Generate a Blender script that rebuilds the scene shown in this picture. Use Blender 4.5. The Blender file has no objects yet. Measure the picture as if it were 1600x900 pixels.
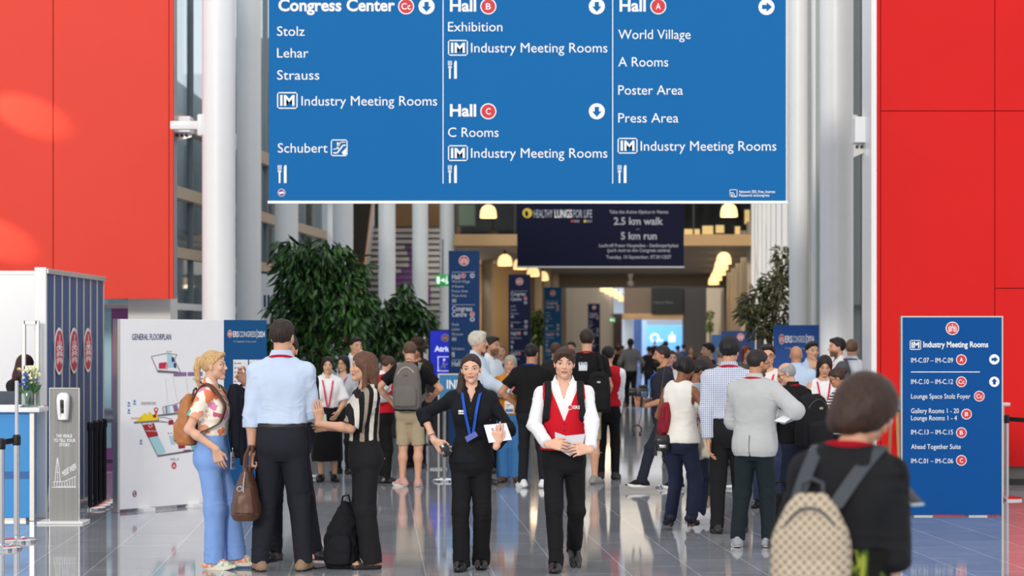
import bpy, math, random
import numpy as np
from itertools import product
from mathutils import Vector, Matrix

# ------------------------------------------------------------------ frame of the photograph
F, HZ, CH = 3600.0, 525.0, 1.75            # focal length in pixels, horizon row, eye height
SC = bpy.context.scene
COL = SC.collection
RNG = random.Random(7)

def W(px, py, d):
    return np.array([(px - 800) / F * d, d, CH - (py - HZ) / F * d])
def GD(py):
    return CH * F / (py - HZ)
def PX(px, d):
    return (px - 800) / F * d
def PZ(py, d):
    return CH - (py - HZ) / F * d

def lin(c):
    r = []
    for v in c[:3]:
        v = v / 255.0
        r.append(v / 12.92 if v <= 0.04045 else ((v + 0.055) / 1.055) ** 2.4)
    return (*r, 1.0)

# ------------------------------------------------------------------ materials
MATS = {}
def nt(name):
    m = bpy.data.materials.new(name); m.use_nodes = True
    b = m.node_tree.nodes['Principled BSDF']
    return m, m.node_tree.nodes, m.node_tree.links, b

def mat(name, rgb, rough=0.6, metal=0.0, spec=0.5, emit=None, noise=0.0, nscale=6.0, bump=0.0, bscale=200.0, coat=0.0):
    key = (name, tuple(rgb), rough, metal)
    if key in MATS: return MATS[key]
    m, N, L, b = nt(name)
    b.inputs['Roughness'].default_value = rough
    b.inputs['Metallic'].default_value = metal
    b.inputs['Specular IOR Level'].default_value = spec
    b.inputs['Coat Weight'].default_value = coat
    c = lin(rgb)
    tc = N.new('ShaderNodeTexCoord')
    nz = N.new('ShaderNodeTexNoise'); nz.inputs['Scale'].default_value = nscale; nz.inputs['Detail'].default_value = 4
    L.new(tc.outputs['Object'], nz.inputs['Vector'])
    mx = N.new('ShaderNodeMix'); mx.data_type = 'RGBA'
    k = noise if noise else 0.03
    mx.inputs[6].default_value = (*[v * (1 - k) for v in c[:3]], 1)
    mx.inputs[7].default_value = (*[min(1, v * (1 + k)) for v in c[:3]], 1)
    L.new(nz.outputs['Fac'], mx.inputs[0]); L.new(mx.outputs[2], b.inputs['Base Color'])
    if bump:
        n2 = N.new('ShaderNodeTexNoise'); n2.inputs['Scale'].default_value = bscale
        L.new(tc.outputs['Object'], n2.inputs['Vector'])
        bp = N.new('ShaderNodeBump'); bp.inputs['Strength'].default_value = bump; bp.inputs['Distance'].default_value = 0.004
        L.new(n2.outputs['Fac'], bp.inputs['Height']); L.new(bp.outputs['Normal'], b.inputs['Normal'])
    if emit is not None:
        b.inputs['Emission Color'].default_value = lin(rgb); b.inputs['Emission Strength'].default_value = emit
    MATS[key] = m
    return m

def cloth(rgb, rough=0.85, name='cloth'):
    return mat(name, rgb, rough, spec=0.25, noise=0.08, nscale=12, bump=0.25, bscale=320)

def pattern(name, build, rough=0.85, spec=0.25):
    """procedural pattern: build(N, L, vec) returns a colour socket; vec is the object-space coordinate"""
    if name in MATS: return MATS[name]
    m, N, L, b = nt(name)
    b.inputs['Roughness'].default_value = rough; b.inputs['Specular IOR Level'].default_value = spec
    tc = N.new('ShaderNodeTexCoord')
    L.new(build(N, L, tc.outputs['Object']), b.inputs['Base Color'])
    MATS[name] = m
    return m

def ramp(N, stops, interp='CONSTANT'):
    r = N.new('ShaderNodeValToRGB'); r.color_ramp.interpolation = interp
    e = r.color_ramp.elements
    e[0].position, e[0].color = stops[0][0], lin(stops[0][1])
    e[1].position, e[1].color = stops[1][0], lin(stops[1][1])
    for p, c in stops[2:]:
        q = e.new(p); q.color = lin(c)
    return r

def mapping(N, L, vec, scale=(1, 1, 1), rot=(0, 0, 0), loc=(0, 0, 0)):
    mp = N.new('ShaderNodeMapping')
    mp.inputs['Scale'].default_value = scale; mp.inputs['Rotation'].default_value = rot; mp.inputs['Location'].default_value = loc
    L.new(vec, mp.inputs['Vector'])
    return mp.outputs['Vector']

def glass(name, rgb, alpha=0.35, rough=0.03):
    if name in MATS: return MATS[name]
    m, N, L, b = nt(name)
    N.remove(b)
    t = N.new('ShaderNodeBsdfTransparent'); t.inputs[0].default_value = lin(rgb)
    g = N.new('ShaderNodeBsdfGlossy'); g.inputs['Roughness'].default_value = rough; g.inputs[0].default_value = (0.9, 0.95, 1, 1)
    mx = N.new('ShaderNodeMixShader'); mx.inputs[0].default_value = alpha
    L.new(t.outputs[0], mx.inputs[1]); L.new(g.outputs[0], mx.inputs[2])
    L.new(mx.outputs[0], N['Material Output'].inputs[0])
    MATS[name] = m
    return m

# ------------------------------------------------------------------ mesh building
def link_mesh(name, V, faces, mats=None, fmat=None, parent=None, smooth=True, attr=None):
    """V (n,3); faces: (m,4) int array or list of lists"""
    me = bpy.data.meshes.new(name)
    V = np.asarray(V, dtype=np.float64)
    if isinstance(faces, np.ndarray):
        nf, k = faces.shape
        loops = faces.reshape(-1).astype(np.int32)
        starts = np.arange(0, nf * k, k, dtype=np.int32); tot = np.full(nf, k, np.int32)
    else:
        tot = np.array([len(f) for f in faces], np.int32)
        loops = np.array([i for f in faces for i in f], np.int32)
        starts = np.concatenate([[0], np.cumsum(tot)[:-1]]).astype(np.int32) if len(tot) else np.zeros(0, np.int32)
    me.vertices.add(len(V)); me.vertices.foreach_set('co', V.astype(np.float32).reshape(-1))
    me.loops.add(len(loops)); me.loops.foreach_set('vertex_index', loops)
    me.polygons.add(len(tot)); me.polygons.foreach_set('loop_start', starts); me.polygons.foreach_set('loop_total', tot)
    me.polygons.foreach_set('use_smooth', np.full(len(tot), bool(smooth)))
    if mats is not None:
        if not isinstance(mats, (list, tuple)): mats = [mats]
        for m in mats: me.materials.append(m)
        if fmat is not None: me.polygons.foreach_set('material_index', np.asarray(fmat, np.int32))
    if attr:
        for an, av in attr.items():
            a = me.attributes.new(an, 'FLOAT_VECTOR', 'POINT'); a.data.foreach_set('vector', np.asarray(av, np.float32).reshape(-1))
    me.update(calc_edges=True); me.validate()
    o = bpy.data.objects.new(name, me); COL.objects.link(o)
    if parent is not None: o.parent = parent
    return o

def tag(o, label=None, cat=None, group=None, kind=None):
    if label: o['label'] = label
    if cat: o['category'] = cat
    if group: o['group'] = group
    if kind: o['kind'] = kind
    return o

def thing(name, label, cat, loc=(0, 0, 0), rz=0.0, group=None):
    o = bpy.data.objects.new(name, None); COL.objects.link(o)
    o.location = loc; o.rotation_euler = (0, 0, rz); o.empty_display_size = 0.2
    return tag(o, label, cat, group)

class MB:
    """collects boxes, tubes and lathes into ONE mesh"""
    def __init__(s): s.v = []; s.f = []; s.m = []; s.mi = 0; s.mats = []
    def use(s, m):
        if m not in s.mats: s.mats.append(m)
        s.mi = s.mats.index(m); return s
    def add(s, V, Fc):
        o = len(s.v); s.v += [tuple(p) for p in V]
        for f in Fc: s.f.append([i + o for i in f]); s.m.append(s.mi)
        return s
    def box(s, lo, hi, bev=0.0, R=None, c=None):
        x0, y0, z0 = lo; x1, y1, z1 = hi
        if bev <= 0:
            V = [(x, y, z) for x in (x0, x1) for y in (y0, y1) for z in (z0, z1)]
            Fc = [(0, 1, 3, 2), (4, 6, 7, 5), (0, 4, 5, 1), (2, 3, 7, 6), (0, 2, 6, 4), (1, 5, 7, 3)]
        else:
            b = min(bev, (x1 - x0) / 2.01, (y1 - y0) / 2.01, (z1 - z0) / 2.01)
            bm = __import__('bmesh').new()
            M = Matrix.Translation(((x0 + x1) / 2, (y0 + y1) / 2, (z0 + z1) / 2)) @ Matrix.Diagonal((x1 - x0, y1 - y0, z1 - z0, 1))
            __import__('bmesh').ops.create_cube(bm, size=1, matrix=M)
            __import__('bmesh').ops.bevel(bm, geom=bm.edges[:], offset=b, segments=2, affect='EDGES', profile=0.5)
            bm.verts.index_update()
            V = [tuple(v.co) for v in bm.verts]; Fc = [[v.index for v in f.verts] for f in bm.faces]; bm.free()
        if R is not None:
            c = c if c is not None else ((x0 + x1) / 2, (y0 + y1) / 2, (z0 + z1) / 2)
            V = [tuple(np.array(c) + R @ (np.array(p) - np.array(c))) for p in V]
        return s.add(V, Fc)
    def tube(s, pts, r, n=12, cap=True, flat=None):
        pts = [np.array(p, float) for p in pts]
        rs = r if isinstance(r, (list, tuple, np.ndarray)) else [r] * len(pts)
        V = []; up = None
        for i, p in enumerate(pts):
            t = pts[min(i + 1, len(pts) - 1)] - pts[max(i - 1, 0)]; t = t / (np.linalg.norm(t) + 1e-9)
            if up is None:
                up = np.array([0, 0, 1.]) if abs(t[2]) < 0.9 else np.array([0, 1., 0])
            u = np.cross(t, up); u /= np.linalg.norm(u) + 1e-9; w = np.cross(u, t); up = w
            for k in range(n):
                a = 2 * math.pi * k / n
                V.append(p + rs[i] * (math.cos(a) * u + math.sin(a) * w * (flat or 1)))
        Fc = [(i * n + k, i * n + (k + 1) % n, (i + 1) * n + (k + 1) % n, (i + 1) * n + k) for i in range(len(pts) - 1) for k in range(n)]
        if cap: Fc += [tuple(range(n))[::-1], tuple((len(pts) - 1) * n + k for k in range(n))]
        return s.add(V, Fc)
    def lathe(s, prof, c=(0, 0, 0), n=24, cap=True):
        V = [(c[0] + r * math.cos(2 * math.pi * k / n), c[1] + r * math.sin(2 * math.pi * k / n), c[2] + z) for r, z in prof for k in range(n)]
        Fc = [(i * n + k, i * n + (k + 1) % n, (i + 1) * n + (k + 1) % n, (i + 1) * n + k) for i in range(len(prof) - 1) for k in range(n)]
        if cap: Fc += [tuple(range(n))[::-1], tuple((len(prof) - 1) * n + k for k in range(n))]
        return s.add(V, Fc)
    def ribbon(s, pts, wdir, w, t=0.003):
        """flat strap along pts, width along wdir (one vector or one per point)"""
        pts = [np.array(p, float) for p in pts]; V = []
        for i, p in enumerate(pts):
            wd = np.array(wdir[i] if isinstance(wdir, list) else wdir, float); wd /= np.linalg.norm(wd)
            tg = pts[min(i + 1, len(pts) - 1)] - pts[max(i - 1, 0)]; tg /= np.linalg.norm(tg) + 1e-9
            nn = np.cross(tg, wd); nn /= np.linalg.norm(nn) + 1e-9
            for a, b in ((-1, -1), (1, -1), (1, 1), (-1, 1)): V.append(p + wd * a * w / 2 + nn * b * t / 2)
        Fc = [(i * 4 + k, i * 4 + (k + 1) % 4, i * 4 + 4 + (k + 1) % 4, i * 4 + 4 + k) for i in range(len(pts) - 1) for k in range(4)]
        Fc += [(3, 2, 1, 0), tuple(len(V) - 4 + k for k in range(4))]
        return s.add(V, Fc)
    def build(s, name, m=None, parent=None, smooth=True, angle=0.6):
        if m is not None: s.mats = [m]
        o = link_mesh(name, np.array(s.v) if s.v else np.zeros((0, 3)), s.f, s.mats, s.m if m is None else None, parent, smooth)
        if smooth:
            bm = __import__('bmesh').new(); bm.from_mesh(o.data)
            __import__('bmesh').ops.recalc_face_normals(bm, faces=bm.faces[:])
            for e in bm.edges:
                if len(e.link_faces) == 2 and e.calc_face_angle(0) > angle: e.smooth = False
            bm.to_mesh(o.data); bm.free()
        return o

# ------------------------------------------------------------------ lettering and marks on flat signs (photo pixel frame, cast onto the sign's own plane)
_TC = bpy.data.curves.new('glyphs', 'FONT'); _TC.resolution_u = 3
_TO = bpy.data.objects.new('glyphs', _TC)
def glyphs(s, bold=0.0):
    _TC.body = s; _TC.offset = bold
    m = _TO.to_mesh()
    V = np.zeros(len(m.vertices) * 3); m.vertices.foreach_get('co', V); V = V.reshape(-1, 3)[:, :2].copy()
    Fc = [list(p.vertices) for p in m.polygons]
    _TO.to_mesh_clear()
    return V, Fc

class Plane:
    """a sign face through three photo pixels at known distances"""
    def __init__(s, p0, n): s.p = np.array(p0, float); s.n = np.array(n, float) / np.linalg.norm(n)
    def at(s, xy, eps=0.004):
        xy = np.asarray(xy, float).reshape(-1, 2)
        d = np.stack([(xy[:, 0] - 800) / F, np.ones(len(xy)), -(xy[:, 1] - HZ) / F], 1)
        C = np.array([0, 0, CH])
        t = (s.n @ (s.p - C)) / (d @ s.n)
        nn = s.n if s.n[1] < 0 else -s.n
        return C + d * t[:, None] + nn * eps

class Ink:
    """flat marks of one sign gathered by material, each lying on the sign's face"""
    def __init__(s, plane, eps=0.004, lines=False):
        s.pl = plane; s.eps = eps; s.v = []; s.f = []; s.m = []; s.mats = []; s.lines = lines; s.hold = 0; s.marks = []
    def begin(s, name):
        if s.lines and not s.hold: s.marks.append((len(s.f), name))
        s.hold += 1
    def end(s): s.hold -= 1
    def _add(s, xy, faces, m, lift=0):
        if m not in s.mats: s.mats.append(m)
        P = s.pl.at(xy, s.eps + lift * 0.0012); o = len(s.v); s.v += [tuple(p) for p in P]
        for f in faces: s.f.append([i + o for i in f]); s.m.append(s.mats.index(m))
    def text(s, t, x0, yb, cap, m, x1=None, bold=0.0, lift=0, center=False, right=False):
        V, Fc = glyphs(t, bold)
        if len(V) == 0: return
        if s.lines and not s.hold: s.marks.append((len(s.f), 'text_line'))
        k = cap / 0.682
        a, b = V[:, 0].min(), V[:, 0].max()
        kx = (x1 - x0) / (b - a) if (x1 is not None and not center) else k
        x = x0 + (V[:, 0] - a) * kx
        if center: 
            kx = k if x1 is None else (x1 - x0) / (b - a)
            w = (b - a) * kx; cx = x0 if x1 is None else (x0 + x1) / 2
            x = cx - w / 2 + (V[:, 0] - a) * kx
        s._add(np.stack([x, yb - V[:, 1] * k], 1), Fc, m, lift)
    def poly(s, pts, m, lift=0): s._add(pts, [list(range(len(pts)))], m, lift)
    def rect(s, x0, y0, x1, y1, m, lift=0): s.poly([(x0, y0), (x1, y0), (x1, y1), (x0, y1)], m, lift)
    def disc(s, cx, cy, r, m, lift=0, n=28, rx=None):
        s.poly([(cx + (rx or r) * math.cos(2 * math.pi * k / n), cy + r * math.sin(2 * math.pi * k / n)) for k in range(n)], m, lift)
    def ring(s, cx, cy, r0, r1, m, lift=0, n=28, kx=1.0):
        P = [(cx + kx * r * math.cos(2 * math.pi * k / n), cy + r * math.sin(2 * math.pi * k / n)) for r in (r0, r1) for k in range(n)]
        s._add(P, [(k, (k + 1) % n, n + (k + 1) % n, n + k) for k in range(n)], m, lift)
    def line(s, pts, w, m, lift=0):
        for (x0, y0), (x1, y1) in zip(pts[:-1], pts[1:]):
            L = math.hypot(x1 - x0, y1 - y0) or 1; nx, ny = -(y1 - y0) / L * w / 2, (x1 - x0) / L * w / 2
            s.poly([(x0 + nx, y0 + ny), (x1 + nx, y1 + ny), (x1 - nx, y1 - ny), (x0 - nx, y0 - ny)], m, lift)
    def frame(s, x0, y0, x1, y1, w, m, lift=0):
        s.rect(x0, y0, x1, y0 + w, m, lift); s.rect(x0, y1 - w, x1, y1, m, lift); s.rect(x0, y0, x0 + w, y1, m, lift); s.rect(x1 - w, y0, x1, y1, m, lift)
    def build(s, name, root, label=None):
        if not s.f: return None
        V = np.array(s.v)
        Mi = np.array(root.matrix_basis.inverted())
        V = V @ Mi[:3, :3].T + Mi[:3, 3]
        if s.lines and s.marks:
            cuts = s.marks + [(len(s.f), None)]
            if cuts[0][0] > 0: cuts = [(0, name)] + cuts
            for (a, nm), (b, _) in zip(cuts[:-1], cuts[1:]):
                if b <= a: continue
                fs = s.f[a:b]; used = sorted({i for f in fs for i in f}); mp = {i: j for j, i in enumerate(used)}
                o = link_mesh(nm, V[used], [[mp[i] for i in f] for f in fs], s.mats, s.m[a:b], root, smooth=False)
            return o
        o = link_mesh(name, V, s.f, s.mats, s.m, root, smooth=False)
        if label: o['label'] = label
        return o

# ------------------------------------------------------------------ soft solids: signed-distance fields -> one continuous surface
_rs = np.random.RandomState(3)
_TAB = _rs.rand(32, 32, 32)
def vnoise(P, scale, seed=0.0):
    q = P * np.asarray(scale) + seed * 7.31
    i = np.floor(q).astype(int); f = q - i; f = f * f * (3 - 2 * f); i %= 32; j = (i + 1) % 32
    T = _TAB
    def g(a, b, c): return T[a, b, c]
    x0, y0, z0 = i.T; x1, y1, z1 = j.T; fx, fy, fz = f.T
    return (((g(x0, y0, z0) * (1 - fx) + g(x1, y0, z0) * fx) * (1 - fy) + (g(x0, y1, z0) * (1 - fx) + g(x1, y1, z0) * fx) * fy) * (1 - fz)
            + ((g(x0, y0, z1) * (1 - fx) + g(x1, y0, z1) * fx) * (1 - fy) + (g(x0, y1, z1) * (1 - fx) + g(x1, y1, z1) * fx) * fy) * fz) - 0.5

def RC(a, b, r1, r2, k=0.02, op='+', cut=False, sq=None):
    return dict(t='rc', a=np.array(a, float), b=np.array(b, float), r1=r1, r2=r2, k=k, op=op, cut=cut, sq=sq)
def EL(c, r, k=0.02, op='+', R=None):
    return dict(t='el', c=np.array(c, float), r=np.array(r, float), k=k, op=op, R=R)
def LO(secs, k=0.02, op='+'):
    """secs: rows (z, cx, cy, a, b, n)"""
    S = np.array(sorted(secs, key=lambda q: q[0]), float)
    return dict(t='lo', S=S, k=k, op=op)
def HS(p, n, k=0.01, op='-'):
    """half space on the side n points to"""
    return dict(t='hs', p=np.array(p, float), n=np.array(n, float) / np.linalg.norm(n), k=k, op=op)
def BX(c, h, r=0.01, k=0.01, op='+', R=None):
    return dict(t='bx', c=np.array(c, float), h=np.array(h, float), r=r, k=k, op=op, R=R)
def WEDGE(z0, slope, y1, zt, k=0.008, x0=0.0, w0=0.0):
    """V notch at the front: opens upward from z0"""
    return dict(t='we', z0=z0, s=slope, y1=y1, zt=zt, x0=x0, w0=w0, k=k, op='-')

def dense(S, m=6):
    z = S[:, 0]; t = np.linspace(0, len(z) - 1, (len(z) - 1) * m + 1)
    i = np.clip(t.astype(int), 0, len(z) - 2); f = (t - i)[:, None]
    P1 = S[i]; P2 = S[i + 1]; P0 = S[np.maximum(i - 1, 0)]; P3 = S[np.minimum(i + 2, len(z) - 1)]
    Q = 0.5 * (2 * P1 + (P2 - P0) * f + (2 * P0 - 5 * P1 + 4 * P2 - P3) * f ** 2 + (3 * P1 - P0 - 3 * P2 + P3) * f ** 3)
    Q[:, 0] = P1[:, 0] + (P2[:, 0] - P1[:, 0]) * f[:, 0]
    return Q

def bounds(p):
    if p['t'] == 'rc':
        r = max(p['r1'], p['r2']); return np.minimum(p['a'], p['b']) - r, np.maximum(p['a'], p['b']) + r
    if p['t'] == 'el':
        r = p['r'] if p['R'] is None else np.full(3, p['r'].max()); return p['c'] - r, p['c'] + r
    if p['t'] == 'bx':
        r = (p['h'] if p['R'] is None else np.full(3, np.linalg.norm(p['h']))) + p['r']; return p['c'] - r, p['c'] + r
    if p['t'] == 'lo':
        S = p['S']
        return np.array([(S[:, 1] - S[:, 3]).min(), (S[:, 2] - S[:, 4]).min(), S[0, 0]]), np.array([(S[:, 1] + S[:, 3]).max(), (S[:, 2] + S[:, 4]).max(), S[-1, 0]])
    return None

def sdf(p, X, Y, Z):
    t = p['t']
    if t == 'rc':
        ab = p['b'] - p['a']; L2 = ab @ ab + 1e-12
        x, y, z = X - p['a'][0], Y - p['a'][1], Z - p['a'][2]
        s0 = (x * ab[0] + y * ab[1] + z * ab[2]) / L2
        s = np.clip(s0, 0, 1)
        dx, dy, dz = x - s * ab[0], y - s * ab[1], z - s * ab[2]
        if p['sq'] is not None:      # (direction, factor): flatten the tube along a direction
            u, fct = p['sq']; q = dx * u[0] + dy * u[1] + dz * u[2]; g = fct - 1
            dx, dy, dz = dx + q * u[0] * g, dy + q * u[1] * g, dz + q * u[2] * g
        d = np.sqrt(dx ** 2 + dy ** 2 + dz ** 2) - (p['r1'] + (p['r2'] - p['r1']) * s)
        if p['cut']: d = np.maximum(d, (s0 - 1) * math.sqrt(L2))
        return d
    if t in ('el', 'bx'):
        x, y, z = X - p['c'][0], Y - p['c'][1], Z - p['c'][2]
        if p['R'] is not None:
            R = p['R'].T
            x, y, z = (R[0, 0] * x + R[0, 1] * y + R[0, 2] * z, R[1, 0] * x + R[1, 1] * y + R[1, 2] * z, R[2, 0] * x + R[2, 1] * y + R[2, 2] * z)
        if t == 'el':
            r = p['r']
            k0 = np.sqrt((x / r[0]) ** 2 + (y / r[1]) ** 2 + (z / r[2]) ** 2); k1 = np.sqrt((x / r[0] ** 2) ** 2 + (y / r[1] ** 2) ** 2 + (z / r[2] ** 2) ** 2) + 1e-9
            return k0 * (k0 - 1) / k1
        qx, qy, qz = np.abs(x) - p['h'][0], np.abs(y) - p['h'][1], np.abs(z) - p['h'][2]
        return np.sqrt(np.maximum(qx, 0) ** 2 + np.maximum(qy, 0) ** 2 + np.maximum(qz, 0) ** 2) + np.minimum(np.maximum(np.maximum(qx, qy), qz), 0) - p['r']
    if t == 'lo':
        S = dense(p['S']); zz = Z.reshape(-1)
        q = [np.interp(zz, S[:, 0], S[:, i]).reshape(Z.shape) for i in range(1, 6)]
        cx, cy, a, b, n = q
        g = ((np.abs(X - cx) / a) ** n + (np.abs(Y - cy) / b) ** n) ** (1 / n)
        d = (g - 1) * np.minimum(a, b)
        return np.maximum(d, np.maximum(S[0, 0] - Z, Z - S[-1, 0]))
    if t == 'hs':
        return -((X - p['p'][0]) * p['n'][0] + (Y - p['p'][1]) * p['n'][1] + (Z - p['p'][2]) * p['n'][2])
    if t == 'we':
        d = (np.abs(X - p['x0']) - p['w0'] - (Z - p['z0']) * p['s']) / math.sqrt(1 + p['s'] ** 2)
        return np.maximum(np.maximum(d, Y - p['y1']), Z - p['zt'])

def field(prims, h, lo=None, hi=None, pad=0.02):
    if lo is None:
        bs = [bounds(p) for p in prims if p['op'] == '+']
        lo = np.min([b[0] for b in bs], 0) - pad; hi = np.max([b[1] for b in bs], 0) + pad
    lo = np.array(lo, float); n = np.maximum(np.ceil((np.array(hi) - lo) / h).astype(int) + 1, 3)
    ax = [lo[i] + h * np.arange(n[i]) for i in range(3)]
    A = np.full(n, 0.12, np.float64)
    for p in prims:
        b = bounds(p); k = max(p['k'], 1e-4)
        if b is None: sl = [slice(0, n[i]) for i in range(3)]
        else:
            m = k + 2 * h + 0.004
            sl = [slice(max(0, int((b[0][i] - m - lo[i]) / h)), max(0, min(n[i], int((b[1][i] + m - lo[i]) / h) + 2))) for i in range(3)]
            if any(s.stop <= s.start for s in sl): continue
        X = ax[0][sl[0]][:, None, None]; Y = ax[1][sl[1]][None, :, None]; Z = ax[2][sl[2]][None, None, :]
        d = sdf(p, X, Y, Z); cur = A[tuple(sl)]
        d = np.broadcast_to(d, cur.shape)
        if p['op'] == '+':
            hh = np.maximum(k - np.abs(cur - d), 0) / k; A[tuple(sl)] = np.minimum(cur, d) - hh * hh * k * 0.25
        else:
            e = -d; hh = np.maximum(k - np.abs(cur - e), 0) / k; A[tuple(sl)] = np.maximum(cur, e) + hh * hh * k * 0.25
    return A, lo

def surfnet(A, lo, h):
    nx, ny, nz = A.shape
    I = A < 0
    cs = [(i, j, k) for i, j, k in product((0, 1), repeat=3)]
    s = np.zeros((nx - 1, ny - 1, nz - 1), np.int8)
    for i, j, k in cs: s += I[i:nx - 1 + i, j:ny - 1 + j, k:nz - 1 + k]
    M = (s > 0) & (s < 8)
    C = np.argwhere(M)
    if len(C) == 0: return np.zeros((0, 3)), np.zeros((0, 4), int)
    idx = np.full(M.shape, -1, np.int64); idx[M] = np.arange(len(C))
    v = {c: A[C[:, 0] + c[0], C[:, 1] + c[1], C[:, 2] + c[2]] for c in cs}
    acc = np.zeros((len(C), 3)); cnt = np.zeros(len(C))
    for a in cs:
        for axis in range(3):
            if a[axis]: continue
            b = list(a); b[axis] = 1; b = tuple(b)
            va, vb = v[a], v[b]; cr = (va < 0) != (vb < 0)
            t = np.where(cr, va / np.where(cr, va - vb, 1), 0)
            p = np.array(a, float)[None].repeat(len(C), 0); p[:, axis] += t
            acc[cr] += p[cr]; cnt[cr] += 1
    V = lo + h * (C + acc / cnt[:, None])
    Q = []
    for axis in range(3):
        u, w = (axis + 1) % 3, (axis + 2) % 3
        sl0 = [slice(None)] * 3; sl1 = [slice(None)] * 3; sl0[axis] = slice(0, -1); sl1[axis] = slice(1, None)
        X = I[tuple(sl0)] != I[tuple(sl1)]
        e = np.argwhere(X)
        ok = (e[:, u] > 0) & (e[:, w] > 0) & (e[:, u] < A.shape[u] - 1) & (e[:, w] < A.shape[w] - 1)
        e = e[ok]
        def cell(du, dw):
            q = e.copy(); q[:, u] += du; q[:, w] += dw; return idx[q[:, 0], q[:, 1], q[:, 2]]
        q = np.stack([cell(-1, -1), cell(0, -1), cell(0, 0), cell(-1, 0)], 1)
        inside = I[e[:, 0], e[:, 1], e[:, 2]]
        q[~inside] = q[~inside][:, ::-1]
        Q.append(q)
    Q = np.concatenate(Q); Q = Q[(Q >= 0).all(1)]
    return V, Q

def vnormals(V, Q):
    d1 = V[Q[:, 2]] - V[Q[:, 0]]; d2 = V[Q[:, 3]] - V[Q[:, 1]]
    fn = np.cross(d1, d2); N = np.zeros_like(V)
    for k in range(4): np.add.at(N, Q[:, k], fn)
    return N / (np.linalg.norm(N, axis=1, keepdims=True) + 1e-12)

def relax(V, Q, it=1, w=0.5):
    for _ in range(it):
        S = np.zeros_like(V); c = np.zeros(len(V))
        for k in range(4):
            a, b = Q[:, k], Q[:, (k + 1) % 4]
            np.add.at(S, a, V[b]); np.add.at(c, a, 1); np.add.at(S, b, V[a]); np.add.at(c, b, 1)
        V = V * (1 - w) + w * S / np.maximum(c, 1)[:, None]
    return V

def solid(prims, h, smooth=1, disp=None, lo=None, hi=None):
    A, l = field(prims, h, lo, hi); V, Q = surfnet(A, l, h)
    if len(V) == 0: return V, Q
    if smooth: V = relax(V, Q, smooth)
    if disp is not None: V = V + vnormals(V, Q) * disp(V)[:, None]
    return V, Q

def rotm(yaw=0, pitch=0, tilt=0):
    """head rotation for a figure facing -Y: yaw turns to its left (+X), pitch nods down, tilt leans to its left"""
    y, p, t = math.radians(yaw), math.radians(pitch), math.radians(tilt)
    Rz = np.array([[math.cos(y), -math.sin(y), 0], [math.sin(y), math.cos(y), 0], [0, 0, 1]])
    Rx = np.array([[1, 0, 0], [0, math.cos(p), -math.sin(p)], [0, math.sin(p), math.cos(p)]])
    Ry = np.array([[math.cos(t), 0, math.sin(t)], [0, 1, 0], [-math.sin(t), 0, math.cos(t)]])
    return Rz @ Ry @ Rx
# ------------------------------------------------------------------ skin with a face (colours follow the head's own coordinates)
class NX:
    def __init__(s, N, L): s.N, s.L = N, L
    def op(s, o, a, b=None, clamp=False):
        n = s.N.new('ShaderNodeMath'); n.operation = o; n.use_clamp = clamp
        for i, v in enumerate((a, b)):
            if v is None: continue
            if isinstance(v, (int, float)): n.inputs[i].default_value = v
            else: s.L.new(v, n.inputs[i])
        return n.outputs[0]
    def mix(s, f, a, b):
        n = s.N.new('ShaderNodeMix'); n.data_type = 'RGBA'
        for i, v in ((0, f), (6, a), (7, b)):
            if isinstance(v, tuple): n.inputs[i].default_value = v
            elif isinstance(v, (int, float)): n.inputs[i].default_value = v
            else: s.L.new(v, n.inputs[i])
        return n.outputs[2]

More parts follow.
